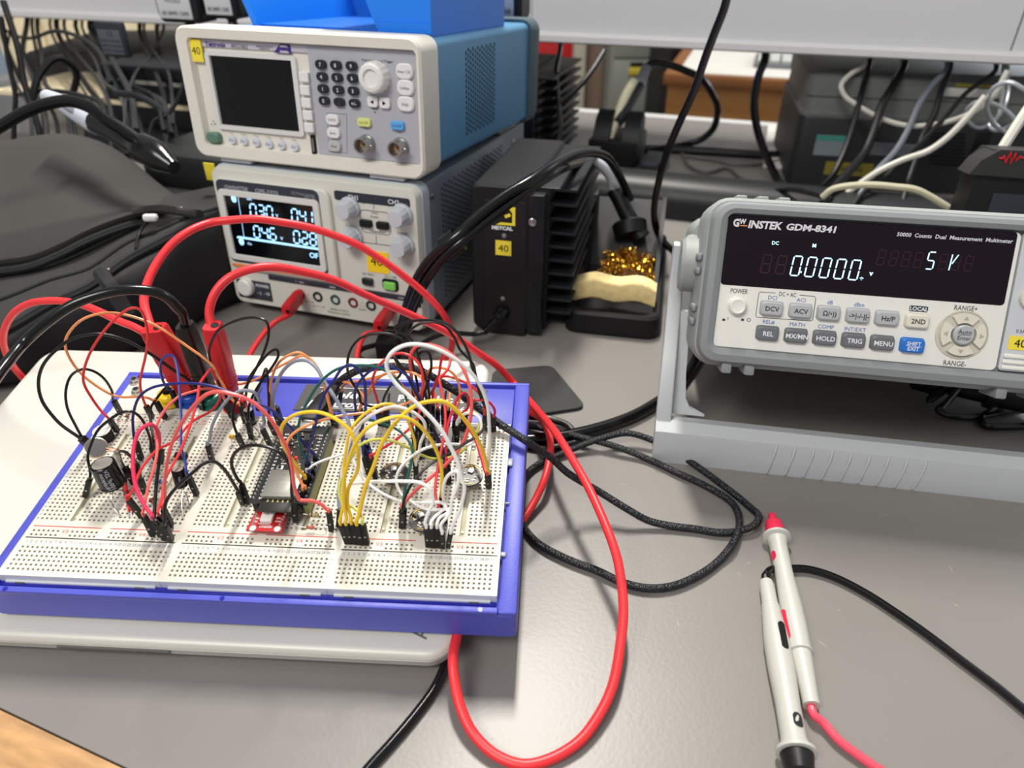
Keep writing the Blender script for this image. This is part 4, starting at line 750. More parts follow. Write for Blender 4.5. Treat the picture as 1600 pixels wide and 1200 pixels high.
mb = MB(); mb.loft([RR(.0045, -.0275), RR(.0022, -.0278), RR(.0006, -.0290), RR(0, -.0308), RR(.0006, -.0322)]); t.part('lid', mb, LID)
mb = MB(); mb.loft([RR(.0012, -.0322), RR(.0004, -.0328), RR(.0006, -.037), RR(.004, -.0408), RR(.014 - .001, -.0425)]); t.part('base', mb, ALU)
mb = MB(); mb.rplate(onb(180, 1008, -.034).x, -.0342, .058, .0026, .0012, ly0 - .0004, ly0 + .003, .0003); t.part('finger_notch', mb, mat('notch', (.42, .42, .41), .5))
mb = MB(); c = onb(655, 999, -.0275); text(mb, 'ASUS', lambda x, y: (c.x - y, c.y + x, -.02735), 0, 0, .007, 'L', bold=.01); t.part('lid_lettering', mb, mat('chrome_ink', (.60, .60, .58), .3, .6), flat=True)
mb = MB(); mb.box(-.07, .18, .165, .195, -.050, -.0435, .002); t.part('rear_rubber_foot', mb, BLK)
# power brick lying under the rear of the laptop
pbp = onz(470, 640, 0); a = BD @ Vector((.06, .175, -.0505))
mb = MB(); mb.box(-.055, .055, -.022, .022, 0, a.z - .002, .006); o = single('power_adapter', mb, BLK, 'black power adapter wedged under the rear of the laptop', 'power adapter'); o.location = (a.x, a.y, 0)
# ---- board
t = Thing('prototyping_board', 'blue cased prototyping board with three white breadboard panels, on the laptop', 'prototyping board', BD)
CASE = mat('case_blue', (.31, .335, .745), .40, bump=.12, bscale=1600); CASE2 = mat('case_blue_deep', (.13, .15, .62), .2)
P = .00254
cx0, cx1, cy0, cy1 = -.0092, .2522, -.0105, .1515
mb = MB(); RC2 = lambda g, z, r=.006: [(x, y, z) for x, y in rrect((cx0 + cx1) / 2, (cy0 + cy1) / 2, cx1 - cx0 - 2 * g, cy1 - cy0 - 2 * g, r, 4)]
mb.loft([RC2(0, -.0245, .003), RC2(0, -.0065, .003), RC2(.0006, -.006, .003)]); t.part('case_body', mb, CASE)
def slab(name, x0, x1, y0, y1, z0, z1, m, b=.0006): mb = MB(); mb.box(x0, x1, y0, y1, z0, z1, b); return t.part(name, mb, m)
slab('left_rim', cx0, -.0018, cy0 + .001, cy1, -.007, -.0035, CASE); slab('right_rim', .2432, cx1, cy0, cy1, -.007, -.0035, CASE, .0012)
slab('front_lip', cx0, .2432, cy0, -.0075, -.007, -.0035, CASE, .0005); slab('front_channel', cx0 + .004, .2425, -.0062, -.0012, -.0072, -.0052, CASE2, .0009)
slab('rear_rim', cx0, cx1, .1488, cy1, -.007, -.0032, CASE); slab('rear_ledge', .083, .2432, .1135, .1455, -.007, -.0036, CASE, .0006); slab('rear_slot', -.004, .228, .1457, .1487, -.0065, -.0061, mat('slot_navy', (.05, .06, .35), .4), 0)
for x, y in ((.005, -.0092), (.112, -.0092), (.235, -.0092)):
    mb = MB(); mb.cyl((x, y, -.0036), (x, y, -.0033), .0012, n=12); t.part('pin_mark', mb, CASE2)
for y0, y1 in ((.079, .086), (.052, .0545), (.019, .023)):
    mb = MB(); mb.box(.2415, .2452, y0 + .001, y1 - .0005, -.0034, -.0020, .0004); t.part('edge_clip', mb, mat('clip_white', (.62, .64, .68), .4))
for x in (.012, .12, .212):
    mb = MB(); mb.lathe((x, cy0 + .010, -.0245), (x, cy0 + .010, -.1), [(0, .005), (.0028, .0046)], 12); t.part('rubber_foot', mb, mat('foot_clear', (.75, .75, .74), .3))
IV = mat('board_ivory', (.865, .85, .80), .45); IVD = mat('board_ivory_side', (.84, .85, .86), .4); PIT = mat('hole_shade', (.64, .605, .53), .7); GRV = mat('groove', (.78, .76, .66), .6)
holecol = [c for c in range(1, 31) if c not in (7, 8, 15, 16, 23, 24)]
def kind(c, r):
    if 0 <= r <= 5 and 1 <= c <= 30: return 'h'
    if r in (8, 9) and c in holecol: return 'h'
    if 12 <= r <= 39:
        if c in holecol: return 'h'
        if c in (7, 8, 23, 24) and r <= 36: return 'g'
    if r in (41, 42) and c in holecol: return 'h'
    return 'p'
blocks = []
for bi in range(3):
    mb = MB(); ox = bi * 32 * P; nr = 44
    for r in range(-1, nr):
        c = 0
        while c < 32:
            k = kind(c, r); x0, y0 = ox + (c - .5) * P, (r - .5) * P
            if k == 'p':
                c2 = c
                while c2 + 1 < 32 and kind(c2 + 1, r) == 'p': c2 += 1
                mb.add([(x0, y0, 0), (ox + (c2 + .5) * P, y0, 0), (ox + (c2 + .5) * P, y0 + P, 0), (x0, y0 + P, 0)], [(0, 1, 2, 3)]); c = c2 + 1; continue
            if k == 'h':
                x1, y1 = x0 + P, y0 + P; xm, ym = x0 + P / 2, y0 + P / 2
                q = lambda h, z: [(xm - h, ym - h, z), (xm + h, ym - h, z), (xm + h, ym + h, z), (xm - h, ym + h, z)]
                vs = [(x0, y0, 0), (x1, y0, 0), (x1, y1, 0), (x0, y1, 0)] + q(.00064, 0) + q(.00042, -.0004) + q(.00042, -.0026)
                mb.add(vs, [(i + a, (i + 1) % 4 + a, (i + 1) % 4 + a + 4, i + a + 4) for a in (0,) for i in range(4)], 0)
                n = len(mb.v) - 16
                mb.f += [(n + 4 + i, n + 4 + (i + 1) % 4, n + 8 + (i + 1) % 4, n + 8 + i) for i in range(4)] + [(n + 8 + i, n + 8 + (i + 1) % 4, n + 12 + (i + 1) % 4, n + 12 + i) for i in range(4)] + [(n + 12, n + 13, n + 14, n + 15)]
                mb.k += [1] * 4 + [2] * 5
            if k == 'g':
                e = .0006; a0 = x0 + (e if c in (7, 23) else 0) + (P * .32 if c in (7, 23) else 0); a1 = x0 + P - (P * .35 if c in (8, 24) else 0)
                if a0 > x0: mb.add([(x0, y0, 0), (a0, y0, 0), (a0, y0 + P, 0), (x0, y0 + P, 0)], [(0, 1, 2, 3)]); mb.add([(a0, y0, 0), (a0, y0 + P, 0), (a0, y0 + P, -.0022), (a0, y0, -.0022)], [(0, 1, 2, 3)])
                if a1 < x0 + P: mb.add([(a1, y0, 0), (x0 + P, y0, 0), (x0 + P, y0 + P, 0), (a1, y0 + P, 0)], [(0, 1, 2, 3)]); mb.add([(a1, y0, -.0022), (a1, y0 + P, -.0022), (a1, y0 + P, 0), (a1, y0, 0)], [(0, 1, 2, 3)])
                mb.add([(a0, y0, -.0022), (a1, y0, -.0022), (a1, y0 + P, -.0022), (a0, y0 + P, -.0022)], [(0, 1, 2, 3)], 3)
                if r == 12: mb.add([(a0, y0, 0), (a1, y0, 0), (a1, y0, -.0022), (a0, y0, -.0022)], [(0, 1, 2, 3)])
                if r == 36: mb.add([(a0, y0 + P, 0), (a1, y0 + P, 0), (a1, y0 + P, -.0022), (a0, y0 + P, -.0022)], [(0, 1, 2, 3)])
            c += 1
    xa, xb, ya, yb = ox - .5 * P + .0001, ox + 31.5 * P - .0001, -1.5 * P, (nr - .5) * P
    mb.add([(xa, ya, 0), (xb, ya, 0), (xb, yb, 0), (xa, yb, 0), (xa, ya, -.0058), (xb, ya, -.0058), (xb, yb, -.0058), (xa, yb, -.0058)], [(0, 1, 5, 4), (1, 2, 6, 5), (2, 3, 7, 6), (3, 0, 4, 7)], 4)
    b = t.part('breadboard_panel', mb, [IV, mat('hole_rim', (.74, .715, .64), .6), PIT, GRV, IVD], flat=True); blocks.append(b)
    mb = MB(); mb.box(xa + .003, xb - .003, ya - .0010, ya + .0004, -.0058, -.0040, .0003); t.part('front_ledge', mb, IVD, b)
    for q in (.008, .068):
        mb = MB(); mb.box(xa + q, xa + q + .0045, ya - .0014, ya - .0002, -.0060, -.0042); t.part('clip_recess', mb, mat('clip_shade', (.42, .42, .38), .7), b)
    for (u, v, l) in ((7.5, 36, 0), (23.5, 36, 0), (7.5, 24.5, 0), (23.5, 24.5, 0), (7.5, 13, 0), (23.5, 13, 0)):
        mb = MB(); mb.cyl((ox + u * P, v * P, -.0023), (ox + u * P, v * P, -.0014), .0007, n=10); t.part('rivet', mb, mat('rivet', (.88, .87, .78), .3), b)
    up = lambda x, y: (x, y, .00008); red = MB(); blk = MB(); num = MB()
    for (r, w_, mbx) in ((10.05, .00026, red), (7.25, .00032, blk), (40.35, .00015, red), (43.0, .00015, blk)):
        for (a, c) in ((((.4, 14.6), (16.4, 30.8))) if mbx is red else ((.3, 31.0),)):
            mbx.add([up(ox + a * P, r * P - w_), up(ox + c * P, r * P - w_), up(ox + c * P, r * P + w_), up(ox + a * P, r * P + w_)], [(0, 1, 2, 3)])
    for s, c in (('V3', 7.5), ('V4', 23.5)): text(red, s, up, ox + c * P, 8.9 * P, .0023)
    for s, c in (('V1', 7.5), ('V2', 23.5)): text(red, s, up, ox + c * P, 41.3 * P, .0015)
    for i in range(1, 31): text(num, str(i), up, ox + i * P, 6.35 * P, .0015)
    for r in range(28):
        s = str(28 - r)
        for c in (15.15, 15.95) + ((0.05,) if bi == 0 else ()) + ((31.0,) if bi == 2 else ()): text(num, s, up, ox + c * P, (12 + r) * P, .0011)
    for i, s in enumerate('GHIJKL'): text(num, s, up, ox + 31. * P, (5 - i) * P, .001)
    for i, s in enumerate('ABCDEF'):
        for c0_ in (1, 9, 17, 25): text(num, s, up, ox + (c0_ + i) * P, 39.72 * P, .001)
    t.part('red_markings', red, mat('red_ink', (.80, .25, .22), .6), b, kind='stuff', flat=True); t.part('black_lines', blk, mat('black_ink', (.10, .10, .11), .6), b, kind='stuff', flat=True)
    t.part('numbering', num, mat('number_ink', (.36, .46, .60), .6), b, kind='stuff', flat=True)
mb = MB(); mb.box(-.0013, .0815, 43.5 * P + .0002, .1425, -.006, -.0004, .0006); pl = t.part('terminal_plate', mb, IV, label='ivory plate carrying the coloured binding posts')
POSTS = {}
for nm, px, py, cc in (('yellow', 266, 622, (.93, .80, .12)), ('blue', 299, 622, (.08, .28, .66)), ('green', 331, 625, (.03, .38, .32)), ('red', 366, 630, (.80, .10, .14))):
    c = onb(px, py, .003); mt = mat('post_' + nm, cc, .3); mb = MB()
    mb.lathe((c.x, c.y, -.0004), (c.x, c.y, 1), [(0, .0058), (.001, .0073), (.0035, .0060), (.0060, .0073), (.0078, .0064), (.0086, .0052), (.0086, .0028), (.004, .0027)], 26); POSTS[nm] = c
    p_ = t.part('binding_post', mb, mt, label=nm + ' binding post'); mb = MB(); mb.cyl((c.x, c.y, .002), (c.x, c.y, .0084), .0025, n=14); t.part('socket_hole', mb, BLK, p_)
for px, py in ((211, 596), (214, 612)):
    c = onb(px, py, 0); mb = MB(); mb.lathe((c.x, c.y, -.0004), (c.x, c.y, 1), [(0, .0034), (.0012, .0032), (.0012, .0024), (.0030, .0022), (.0030, .0014), (.001, .0013)], 18); p_ = t.part('small_socket', mb, STEEL)
    mb = MB(); mb.cyl((c.x, c.y, .0), (c.x, c.y, .0026), .0014, n=12); t.part('socket_hole', mb, BLK, p_)
mb = MB(); sg = [(.1085, .1205), (.2205, .1205), (.2260, .1440), (.1105, .1440)]
mb.loft([[(x, y, z) for x, y in sg] for z in (-.0036, -.0031)]); sp = t.part('name_plate', mb, mat('sign_grey', (.25, .25, .25), .5)); lt = MB(); u2 = lambda x, y: (x, y, -.0029)
text(lt, 'Rapid', u2, .1195, .1350, .0062, 'L', shear=.35, bold=.035, w=.026); text(lt, 'Electronics', u2, .1155, .1265, .0055, 'L', shear=.35, bold=.035, w=.044)
text(lt, 'Protobloc 2C', u2, .171, .1335, .0055, 'L', bold=.04, w=.047); text(lt, 'Code 34-0664', u2, .180, .1250, .0038, 'L', bold=.02, w=.037)
for x0, x1, y in ((.120, .165, .1410), (.113, .160, .1224)): lt.add([(x0, y, -.0029), (x1, y, -.0029), (x1, y + .0005, -.0029), (x0, y + .0005, -.0029)], [(0, 1, 2, 3)])
t.part('lettering', lt, WHT, sp, flat=True)
# ---- components on the board
def bthing(name, label, cat, px, py, h=0, group=None):
    c = onb(px, py, h); c.z = 0; m = BD @ Matrix.Translation(c); return Thing(name, label, cat, m, group), c
def B(px, py, h=0): return BD @ onb(px, py, h)
def lead(t, pts, r=.0003, name='lead', mt=None, parent=None): mb = MB(); mb.tube(pts, r, 6); return t.part(name, mb, mt or STEEL, parent, world=True)
def ecap(name, label, bot, hb, top, L, r, leads, txt=None):
    p0 = B(*bot, hb); p1 = atlen(*top, p0, L, bZ); t = Thing(name, label, 'capacitor', p0); d = (p1 - p0).normalized()
    mb = MB(); mb.lathe(p0, p1, [(0, r * .9), (.0003, r), (L * .09, r), (L * .12, r * .93), (L * .15, r), (L - .0004, r), (L, r * .93)], 28); sl_ = t.part('sleeve', mb, mat('cap_black', (.04, .04, .06), .22, spec=.4), world=True)
    mb = MB(); mb.lathe(p1 - d * .0001, p1 + d, [(0, r * .82), (.00025, r * .8)], 24); t.part('can_top', mb, mat('can_alu', (.80, .78, .74), .35, .7), world=True)
    toc = (CAMP - (p0 + p1) / 2).normalized(); s_ = d.cross(toc).normalized() * -1; o_ = s_.cross(d).normalized()
    if o_.dot(toc) < 0: o_ = -o_
    mb = MB(); 
    def wrap(u, v, a0):
        a = a0 + u / r; return p0 + d * (L * .5 + v) + (o_ * math.cos(a) + s_ * math.sin(a)) * (r + .00008)
    for k, (s, a0) in enumerate(txt or ()):
        tmp = MB(); text(tmp, s, lambda x, y: (x, y, 0), 0, 0, r * .34, bold=.01); tmp.v = [tuple(wrap(-v[1], v[0], a0)) for v in tmp.v]; mb.v_ = 0; mb.add(tmp.v, tmp.f)
    if txt: t.part('lettering', mb, mat('cap_print', (.72, .74, .80), .5), sl_, world=True, flat=True)
    for l in leads: lead(t, [p0 + d * .0005 + s_ * l[0] * r] + [B(a, b, h) for a, b, h in l[1]])
    return t
ecap('electrolytic_capacitor', 'large black electrolytic capacitor on bent legs at the left of the board', (177, 758), .009, (159.5, 724), .0150, .0062, ((-.35, ((174, 780, .006), (179, 795, .002), (191, 809, 0))), (.4, ((196, 770, .004), (199, 782, 0)))), (('100uF 25V', .05), ('Rubycon', .45)))
ecap('electrolytic_capacitor', 'small black capacitor with white print standing at the rear, left of the microcontroller', (393, 662), .008, (387.5, 640), .0100, .0030, ((-.4, ((394, 675, .004), (397, 691, 0))), (.5, ((402, 672, .004), (407, 684, 0)))), (('C 4.7', .1),))
ecap('electrolytic_capacitor', 'small black capacitor with white print beside the cluster of front left connectors', (284, 759), .009, (277.5, 733), .0105, .0032, ((-.4, ((284, 785, .004), (287, 812, 0))), (.5, ((292, 775, .004), (296, 796, 0)))), (('C 22uF', .1),))
t, c = bthing('buzzer', 'round black buzzer with a white paper top at the left rear corner of the board', 'buzzer', 166, 686)
mb = MB(); mb.lathe((0, 0, .0005), (0, 0, 1), [(0, .0048), (.0060, .0048), (.0064, .0045)], 26); t.part('case', mb, BLK); mb = MB(); mb.lathe((0, 0, .0069), (0, 0, 1), [(0, .0049), (.0003, .0049)], 26); t.part('paper_seal', mb, mat('seal_white', (.93, .92, .90), .6))
mb = MB(); mb.add([(-.004, .003, .0073), (.006, .008, .0073), (.0065, .005, .0073), (-.001, -.001, .0073), (-.004, .003, .0075), (.006, .008, .0075), (.0065, .005, .0075), (-.001, -.001, .0075)], [(0, 3, 2, 1), (4, 5, 6, 7), (0, 1, 5, 4), (1, 2, 6, 5), (2, 3, 7, 6), (3, 0, 4, 7)]); t.part('pull_tab', mb, mat('seal_white', (0, 0, 0)))
mc = B(150, 699, .020); t = Thing('coin_motor', 'round flat coin vibration motor with a grey face above the large capacitor', 'motor', mc)
nd = ((CAMP - mc).normalized() + Vector((0, .15, .45))).normalized()
mb = MB(); mb.lathe(mc - nd * .0022, mc, [(0, .0054), (.0005, .0058), (.0024, .0058), (.0026, .0054)], 32); t.part('can', mb, mat('rose_steel', (.82, .74, .66), .25, 1), world=True)
mb = MB(); mb.lathe(mc + nd * .0003, mc + nd, [(0, .0051), (.0003, .0051)], 30); t.part('adhesive_pad', mb, mat('pad_grey', (.42, .42, .42), .8), world=True)
yy = mc.y
mb = MB(); mb.tube([ony(182, 705, yy), ony(188, 725, yy), ony(192, 745, yy - .002)], .0016, 10); t.part('clear_sleeve', mb, mat('clear_plastic', (.80, .80, .80), .15, trans=.6, coat=.5), world=True)
for k, (q, nm) in enumerate((((166, 700), 'lead'), ((166, 704), 'lead'))): lead(t, [ony(*q, yy), ony(176, 701 + k * 4, yy), ony(184, 702 + k * 5, yy), ony(190, 718, yy), ony(196 - k * 6, 732, yy)], .00035, 'lead', mat('copper', (.75, .50, .36), .3, .9))
pR = [ony(191, 745, yy - .002), ony(193, 752, yy - .004), B(205, 798, .002)]
mb = MB(); mb.tube(pR, lambda q: .0014, 8); t.part('red_sleeve', mb, mat('sleeve_red', (.85, .12, .14), .4), label='red heat-shrink sleeve', world=True)
mb = MB(); mb.cyl(ony(190, 742, yy - .001), ony(194, 755, yy - .005), .0020, n=10); t.part('black_collar', mb, BLK, world=True)
lead(t, [B(205, 798, .002), B(205, 810, 0)])
# microcontroller module
t = Thing('microcontroller_board', 'long black microcontroller board with a metal shielded module in the middle', 'circuit board', BD @ Matrix.Translation((.1130, .0375, 0)))
L2, W2 = .0555, .0300; PCB = mat('pcb_black', (.07, .07, .075), .35); TIN = mat('tin', (.78, .78, .76), .35, .8)
mb = MB(); mb.box(0, W2, 0, L2, .0095, .0110); pcb = t.part('circuit_panel', mb, PCB)
for x in (.0004, W2 - .0029):
    mb = MB(); mb.box(x, x + .0025, .001, .050, .0012, .0095); t.part('pin_strip', mb, BLK if x < .01 else mat('strip_olive', (.62, .62, .38), .6))
    mb = MB()
    for i in range(19): mb.lathe((x + .00125, .0025 + i * P, .0111), (x + .00125, .0025 + i * P, 1), [(0, .0008), (.0002, .0007), (.0009, .00035)], 8)
    t.part('solder_joints', mb, TIN, pcb, kind='stuff')
lt = MB(); u2 = lambda x, y: (x, y, .01112)
for i, s in enumerate(('3V3', 'EN', 'VP', 'VN', '34', '35', '32', '33', '25', '26', '27', '14', '12', 'GND', '13', 'D2', 'D3', 'CMD', '5V')[::-1]):
    text(lt, s, u2, .0042, .0025 + i * P, .0011, 'L', bold=.02); text(lt, s, u2, W2 - .0042, .0025 + i * P, .0011, 'R', bold=.02)
text(lt, 'BOOT', u2, .0105, .0265, .0009, bold=.02); text(lt, 'EN', u2, .0185, .0265, .0009, bold=.02)
t.part('lettering', lt, WHT, pcb, kind='stuff', flat=True)
mb = MB(); mb.box(.0062, .0238, .0015, .0195, .0111, .0142, .0004); can = t.part('metal_shield', mb, mat('shield', (.62, .62, .59), .4, .7)); lt = MB(); u2 = lambda x, y: (x, y, .01425)
text(lt, 'ESPRESSIF', u2, .015, .0035, .0011); text(lt, 'ESP32-WROOM-32', u2, .0075, .0125, .0010, 'L'); text(lt, 'CE', u2, .0205, .0065, .0016)
for i in range(3): text(lt, 'FCC ID 211', u2, .012, .0098 - i * .0013, .0007, 'L')
t.part('lettering', lt, mat('shield_ink', (.52, .52, .50), .5), can, flat=True)
mb = MB(); mb.box(.0062, .0238, -.0062, .0014, .0109, .0119, .0001); t.part('antenna_end', mb, mat('antenna_black', (.13, .13, .12), .4))
mb = MB()
for k in range(5): mb.box(.0095 + k * .0026, .0103 + k * .0026, -.0005, .0010, .0119, .0121)
t.part('antenna_trace', mb, mat('trace_gold', (.75, .68, .45), .4, .5), kind='stuff')
for x, y in ((.0095, .0225), (.0185, .0225)): 
    mb = MB(); mb.box(x - .0018, x + .0018, y - .0015, y + .0015, .0111, .0126, .0002); k_ = t.part('push_button', mb, TIN); mb = MB(); mb.cyl((x, y, .0126), (x, y, .0132), .0008, n=12); t.part('button_cap', mb, BLK, k_)
for x, y, w_, l_ in ((.0105, .0335, .005, .005), (.0200, .0335, .0035, .004), (.0085, .0405, .006, .003), (.0195, .0415, .0055, .0035), (.012, .0470, .007, .0018), (.0205, .047, .003, .002)):
    mb = MB(); mb.box(x - w_ / 2, x + w_ / 2, y - l_ / 2, y + l_ / 2, .0111, .0125, .0002); k_ = t.part('chip', mb, BLKG)
    mb = MB()
    for i in range(5):
        for s_ in (-1, 1): mb.box(x - w_ / 2 + (i + .5) * w_ / 5 - .0002, x - w_ / 2 + (i + .5) * w_ / 5 + .0002, y + s_ * l_ / 2 - .0004, y + s_ * l_ / 2 + .0004, .0111, .0115)
    t.part('chip_legs', mb, TIN, k_, kind='stuff')
mb = MB()
for i in range(40):
    x, y = random.uniform(.006, .024), random.uniform(.027, .050); mb.box(x, x + .0011, y, y + .0006, .0111, .0117)
t.part('surface_parts', mb, mat('smd', (.62, .55, .45), .4, .3), pcb, kind='stuff')
mb = MB(); mb.box(.0150, .0164, .0302, .0312, .0111, .0122, .0002); t.part('red_indicator', mb, mat('led_red', (1, .12, .12), .4, emit=1.6), label='lit red indicator')
mb = MB(); mb.box(.0110, .0190, .0510, .0565, .0111, .0138, .0004); t.part('usb_socket', mb, TIN)
# red sensor breakout
t = Thing('sensor_breakout', 'small red sensor board with a white square at the front of the microcontroller board', 'circuit board', BD @ Matrix.Translation(onb(385, 830, .004)))
ci = (BD @ Matrix.Translation(onb(385, 830, .004))).inverted()
def cl(px, py, h=.0): return ci @ onpl(px, py, BD @ Vector((0, 0, .004 + h)), bZ)
q = [cl(385, 830), cl(441, 833), cl(449.5, 801), cl(402, 798)]; mb = MB(); mb.loft([[(v.x, v.y, z) for v in q] for z in (-.0002, .0012)]); pc = t.part('circuit_panel', mb, mat('pcb_red', (.72, .10, .12), .35))
for px, py in ((395, 825.5), (433.5, 826.5)):
    v = cl(px, py, .0012); mb = MB(); mb.lathe((v.x, v.y, .0012), (v.x, v.y, 1), [(0, .0019), (.0002, .0018), (.0002, .0015)], 18); p_ = t.part('mounting_hole', mb, TIN); mb = MB(); mb.cyl((v.x, v.y, .0011), (v.x, v.y, .00142), .0014, n=16); t.part('hole_void', mb, IV, p_)
v = cl(419.5, 808, .0012); mb = MB(); mb.box(v.x - .0030, v.x + .0030, v.y - .0038, v.y + .0038, .0012, .0034, .0003); k_ = t.part('sensor_cube', mb, mat('cube_white', (.95, .95, .93), .3)); mb = MB(); mb.box(v.x - .0007, v.x + .0007, v.y - .0006, v.y + .0006, .0034, .0036); t.part('aperture', mb, mat('apert', (.85, .72, .62), .4), k_)
lt = MB(); u2 = lambda x, y: (x, y, .0013)
for s, px, py, h in (('L3GD20', 415, 823, .0013), ('MAG/ACC', 413, 818.5, .0010), ('VIN', 402, 810, .0009), ('SCL', 400, 815, .0009), ('SDA', 436, 810, .0009), ('GND', 434, 815, .0009)): v = cl(px, py, .0012); text(lt, s, u2, v.x, v.y, h, bold=.02)
t.part('lettering', lt, WHT, pc, flat=True)
mb = MB()
for i in range(5):
    for s_ in (0, 1): v = cl(401 - i * 1.6 + s_ * (45 - i * .6), 803 + i * 4.2, .0012); mb.lathe((v.x, v.y, .0012), (v.x, v.y, 1), [(0, .0008), (.0004, .0006), (.0009, .0002)], 8)
t.part('solder_pads', mb, TIN, pc, kind='stuff')
# round microphone boards
for i, (px, py, lab) in enumerate(((616, 741, 'round black microphone board at the centre of the right panel, behind the white wire loop'), (733, 744, 'round black microphone board furthest right, beside the crimson wire end'), (662, 813, 'round black microphone board nearest the front, behind the white wire connectors'))):
    m = BD @ Matrix.Translation(onb(px, py, .007)) @ Matrix.Rotation(R((10, -20, 35)[i]), 4, 'Z'); t = Thing('microphone_board', lab, 'circuit board', m, 'round microphone boards')
    mb = MB(); mb.lathe((0, 0, 0), (0, 0, 1), [(0, .0075), (.0012, .0075)], 32); t.part('circuit_panel', mb, PCB)
    mb = MB()
    for a0, a1 in ((30, 150), (215, 325)): mb.tube([(.0064 * math.cos(R(a)), .0064 * math.sin(R(a)), .0013) for a in range(a0, a1 + 1, 14)], .0002, 4, sub=1)
    t.part('gold_rim', mb, GOLD)
    mb = MB(); random.seed(i + 5); mb.box(-.0015, .0015, .001, .0042, .0012, .0022, .0002); t.part('microphone_can', mb, TIN)
    mb = MB()
    for k in range(11):
        a, r_ = random.uniform(0, 6.28), random.uniform(.0018, .0052); x, y = math.cos(a) * r_, math.sin(a) * r_ - .0005; mb.box(x - .0005, x + .0005, y - .0003, y + .0003, .0012, .0018)
    t.part('surface_parts', mb, mat('smd_white', (.85, .85, .82), .4), kind='stuff')
    lt = MB(); 
    for k, s in enumerate(('L/R', 'WS', 'SCK', 'SD', 'VDD', 'GND')): a = R(60 * k + 30); text(lt, s, lambda x, y: (x, y, .00132), .0043 * math.cos(a), .0043 * math.sin(a) - .0004, .0008, bold=.03)
    t.part('lettering', lt, WHT, flat=True)
    for k in range(6):
        a = R(60 * k + 30); mb = MB(); mb.cyl((.0048 * math.cos(a), .0048 * math.sin(a), -.0065), (.0048 * math.cos(a), .0048 * math.sin(a), .0018), .00032, n=6); t.part('pin', mb, GOLD)
m = BD @ Matrix.Translation(onb(683, 686, .007)); t = Thing('amplifier_board', 'square black audio board at the rear of the right panel behind the crossing wires', 'circuit board', m)
mb = MB(); mb.box(-.0085, .0085, -.0085, .0085, 0, .0014); t.part('circuit_panel', mb, PCB); mb = MB(); mb.box(-.002, .002, -.002, .002, .0014, .0022, .0002); t.part('chip', mb, BLKG)
lt = MB()
for k, s in enumerate(('LRC', 'BCLK', 'DIN', 'GAIN', 'SD', 'GND', 'VIN')): text(lt, s, lambda x, y: (x, y, .0015), -.007 + k * .0023, -.0055, .0010, bold=.02)
t.part('lettering', lt, WHT, flat=True); mb = MB()
for k in range(7): mb.lathe((-.0075 + k * P, -.0074, .0014), (-.0075 + k * P, -.0074, 1), [(0, .0008), (.0008, .0003)], 8)
for k in range(12): x, y = random.uniform(-.007, .006), random.uniform(-.003, .007); mb.box(x, x + .001, y, y + .0006, .0014, .002)
t.part('surface_parts', mb, TIN, kind='stuff')
mb = MB(); mb.box(-.0085, .0085, -.0085, -.006, -.0068, 0); t.part('pin_strip', mb, BLK)
# resistors, diodes and small parts
def axial(label, a, b, h, cc, bands, name='resistor', cat='resistor', r=.0011, L=.0055):
    p, q = B(*a, h), B(*b, h); mid = (p + q) / 2; d = (q - p).normalized(); t = Thing(name, label, cat, mid)
    mb = MB(); s = mid - d * L / 2; mb.lathe(s, q, [(0, r * .5), (.0003, r), (.0012, r), (.0015, r * .85), (L - .0015, r * .85), (L - .0012, r), (L - .0003, r), (L, r * .5)], 14); bd = t.part('body', mb, mat('ax_%d%d%d' % tuple(int(x * 99) for x in cc), cc, .35), world=True)
    for k, bc in enumerate(bands): mb = MB(); x = L * (.12 + .25 * k); mb.lathe(s + d * x, q, [(0, r * 1.03), (L * .1, r * 1.03)], 14); t.part('band', mb, mat('band_%d%d%d' % tuple(int(x * 99) for x in bc), bc, .4), bd, world=True)
    lead(t, [s, p, p - bZ * (h - .0)], .00028); lead(t, [s + d * L, q, q - bZ * (h - .0)], .00028)
axial('tan striped resistor lying right of the red sensor board', (468, 803), (510, 806), .0035, (.62, .56, .42), ((.3, .15, .1), (.1, .1, .1), (.75, .6, .2)), L=.0060)
axial('small glass diode lying in front of the striped resistor', (462, 823), (508, 825), .003, (.72, .35, .22), ((.08, .08, .08),), 'glass_diode', 'diode', .0009, .0042)
axial('pale blue resistor between the front left red wires', (240, 751), (265, 754), .003, (.45, .60, .80), ((.7, .2, .2), (.3, .1, .3)), L=.0058)
axial('tiny reddish diode standing beside the buzzer near the red rail', (196, 655), (202, 643), .0022, (.50, .28, .22), ((.1, .1, .1),), 'glass_diode', 'diode', .0009, .0035)
axial('tiny red diode left of the front left connector bundle', (231, 786), (244, 776), .0022, (.55, .15, .12), ((.1, .1, .1),), 'glass_diode', 'diode', .0009, .0035)
t, c = bthing('ceramic_capacitor', 'tiny yellow ceramic capacitor left of the rear black connector', 'capacitor', 366, 692); mb = MB(); mb.lathe((0, -.001, .005), (0, 1, .005), [(0, .0008), (.0004, .0017), (.0016, .0017), (.002, .0008)], 16); t.part('disc', mb, mat('cer_yellow', (.85, .65, .20), .4))
for s_ in (-1, 1): mb = MB(); mb.cyl((s_ * .0008, 0, .0045), (s_ * .0012, 0, -.001), .00022, n=6); t.part('lead', mb, STEEL)
t, c = bthing('transistor', 'small black three-legged transistor behind the left small capacitor', 'transistor', 287, 722); mb = MB(); mb.box(-.0032, .0036, -.0018, .0018, .003, .0068, .0008); t.part('body', mb, BLK)
for k in (-1, 0, 1): mb = MB(); mb.cyl((k * P * .9, 0, .0032), (k * P * .9, 0, -.001), .00028, n=6); t.part('lead', mb, STEEL)
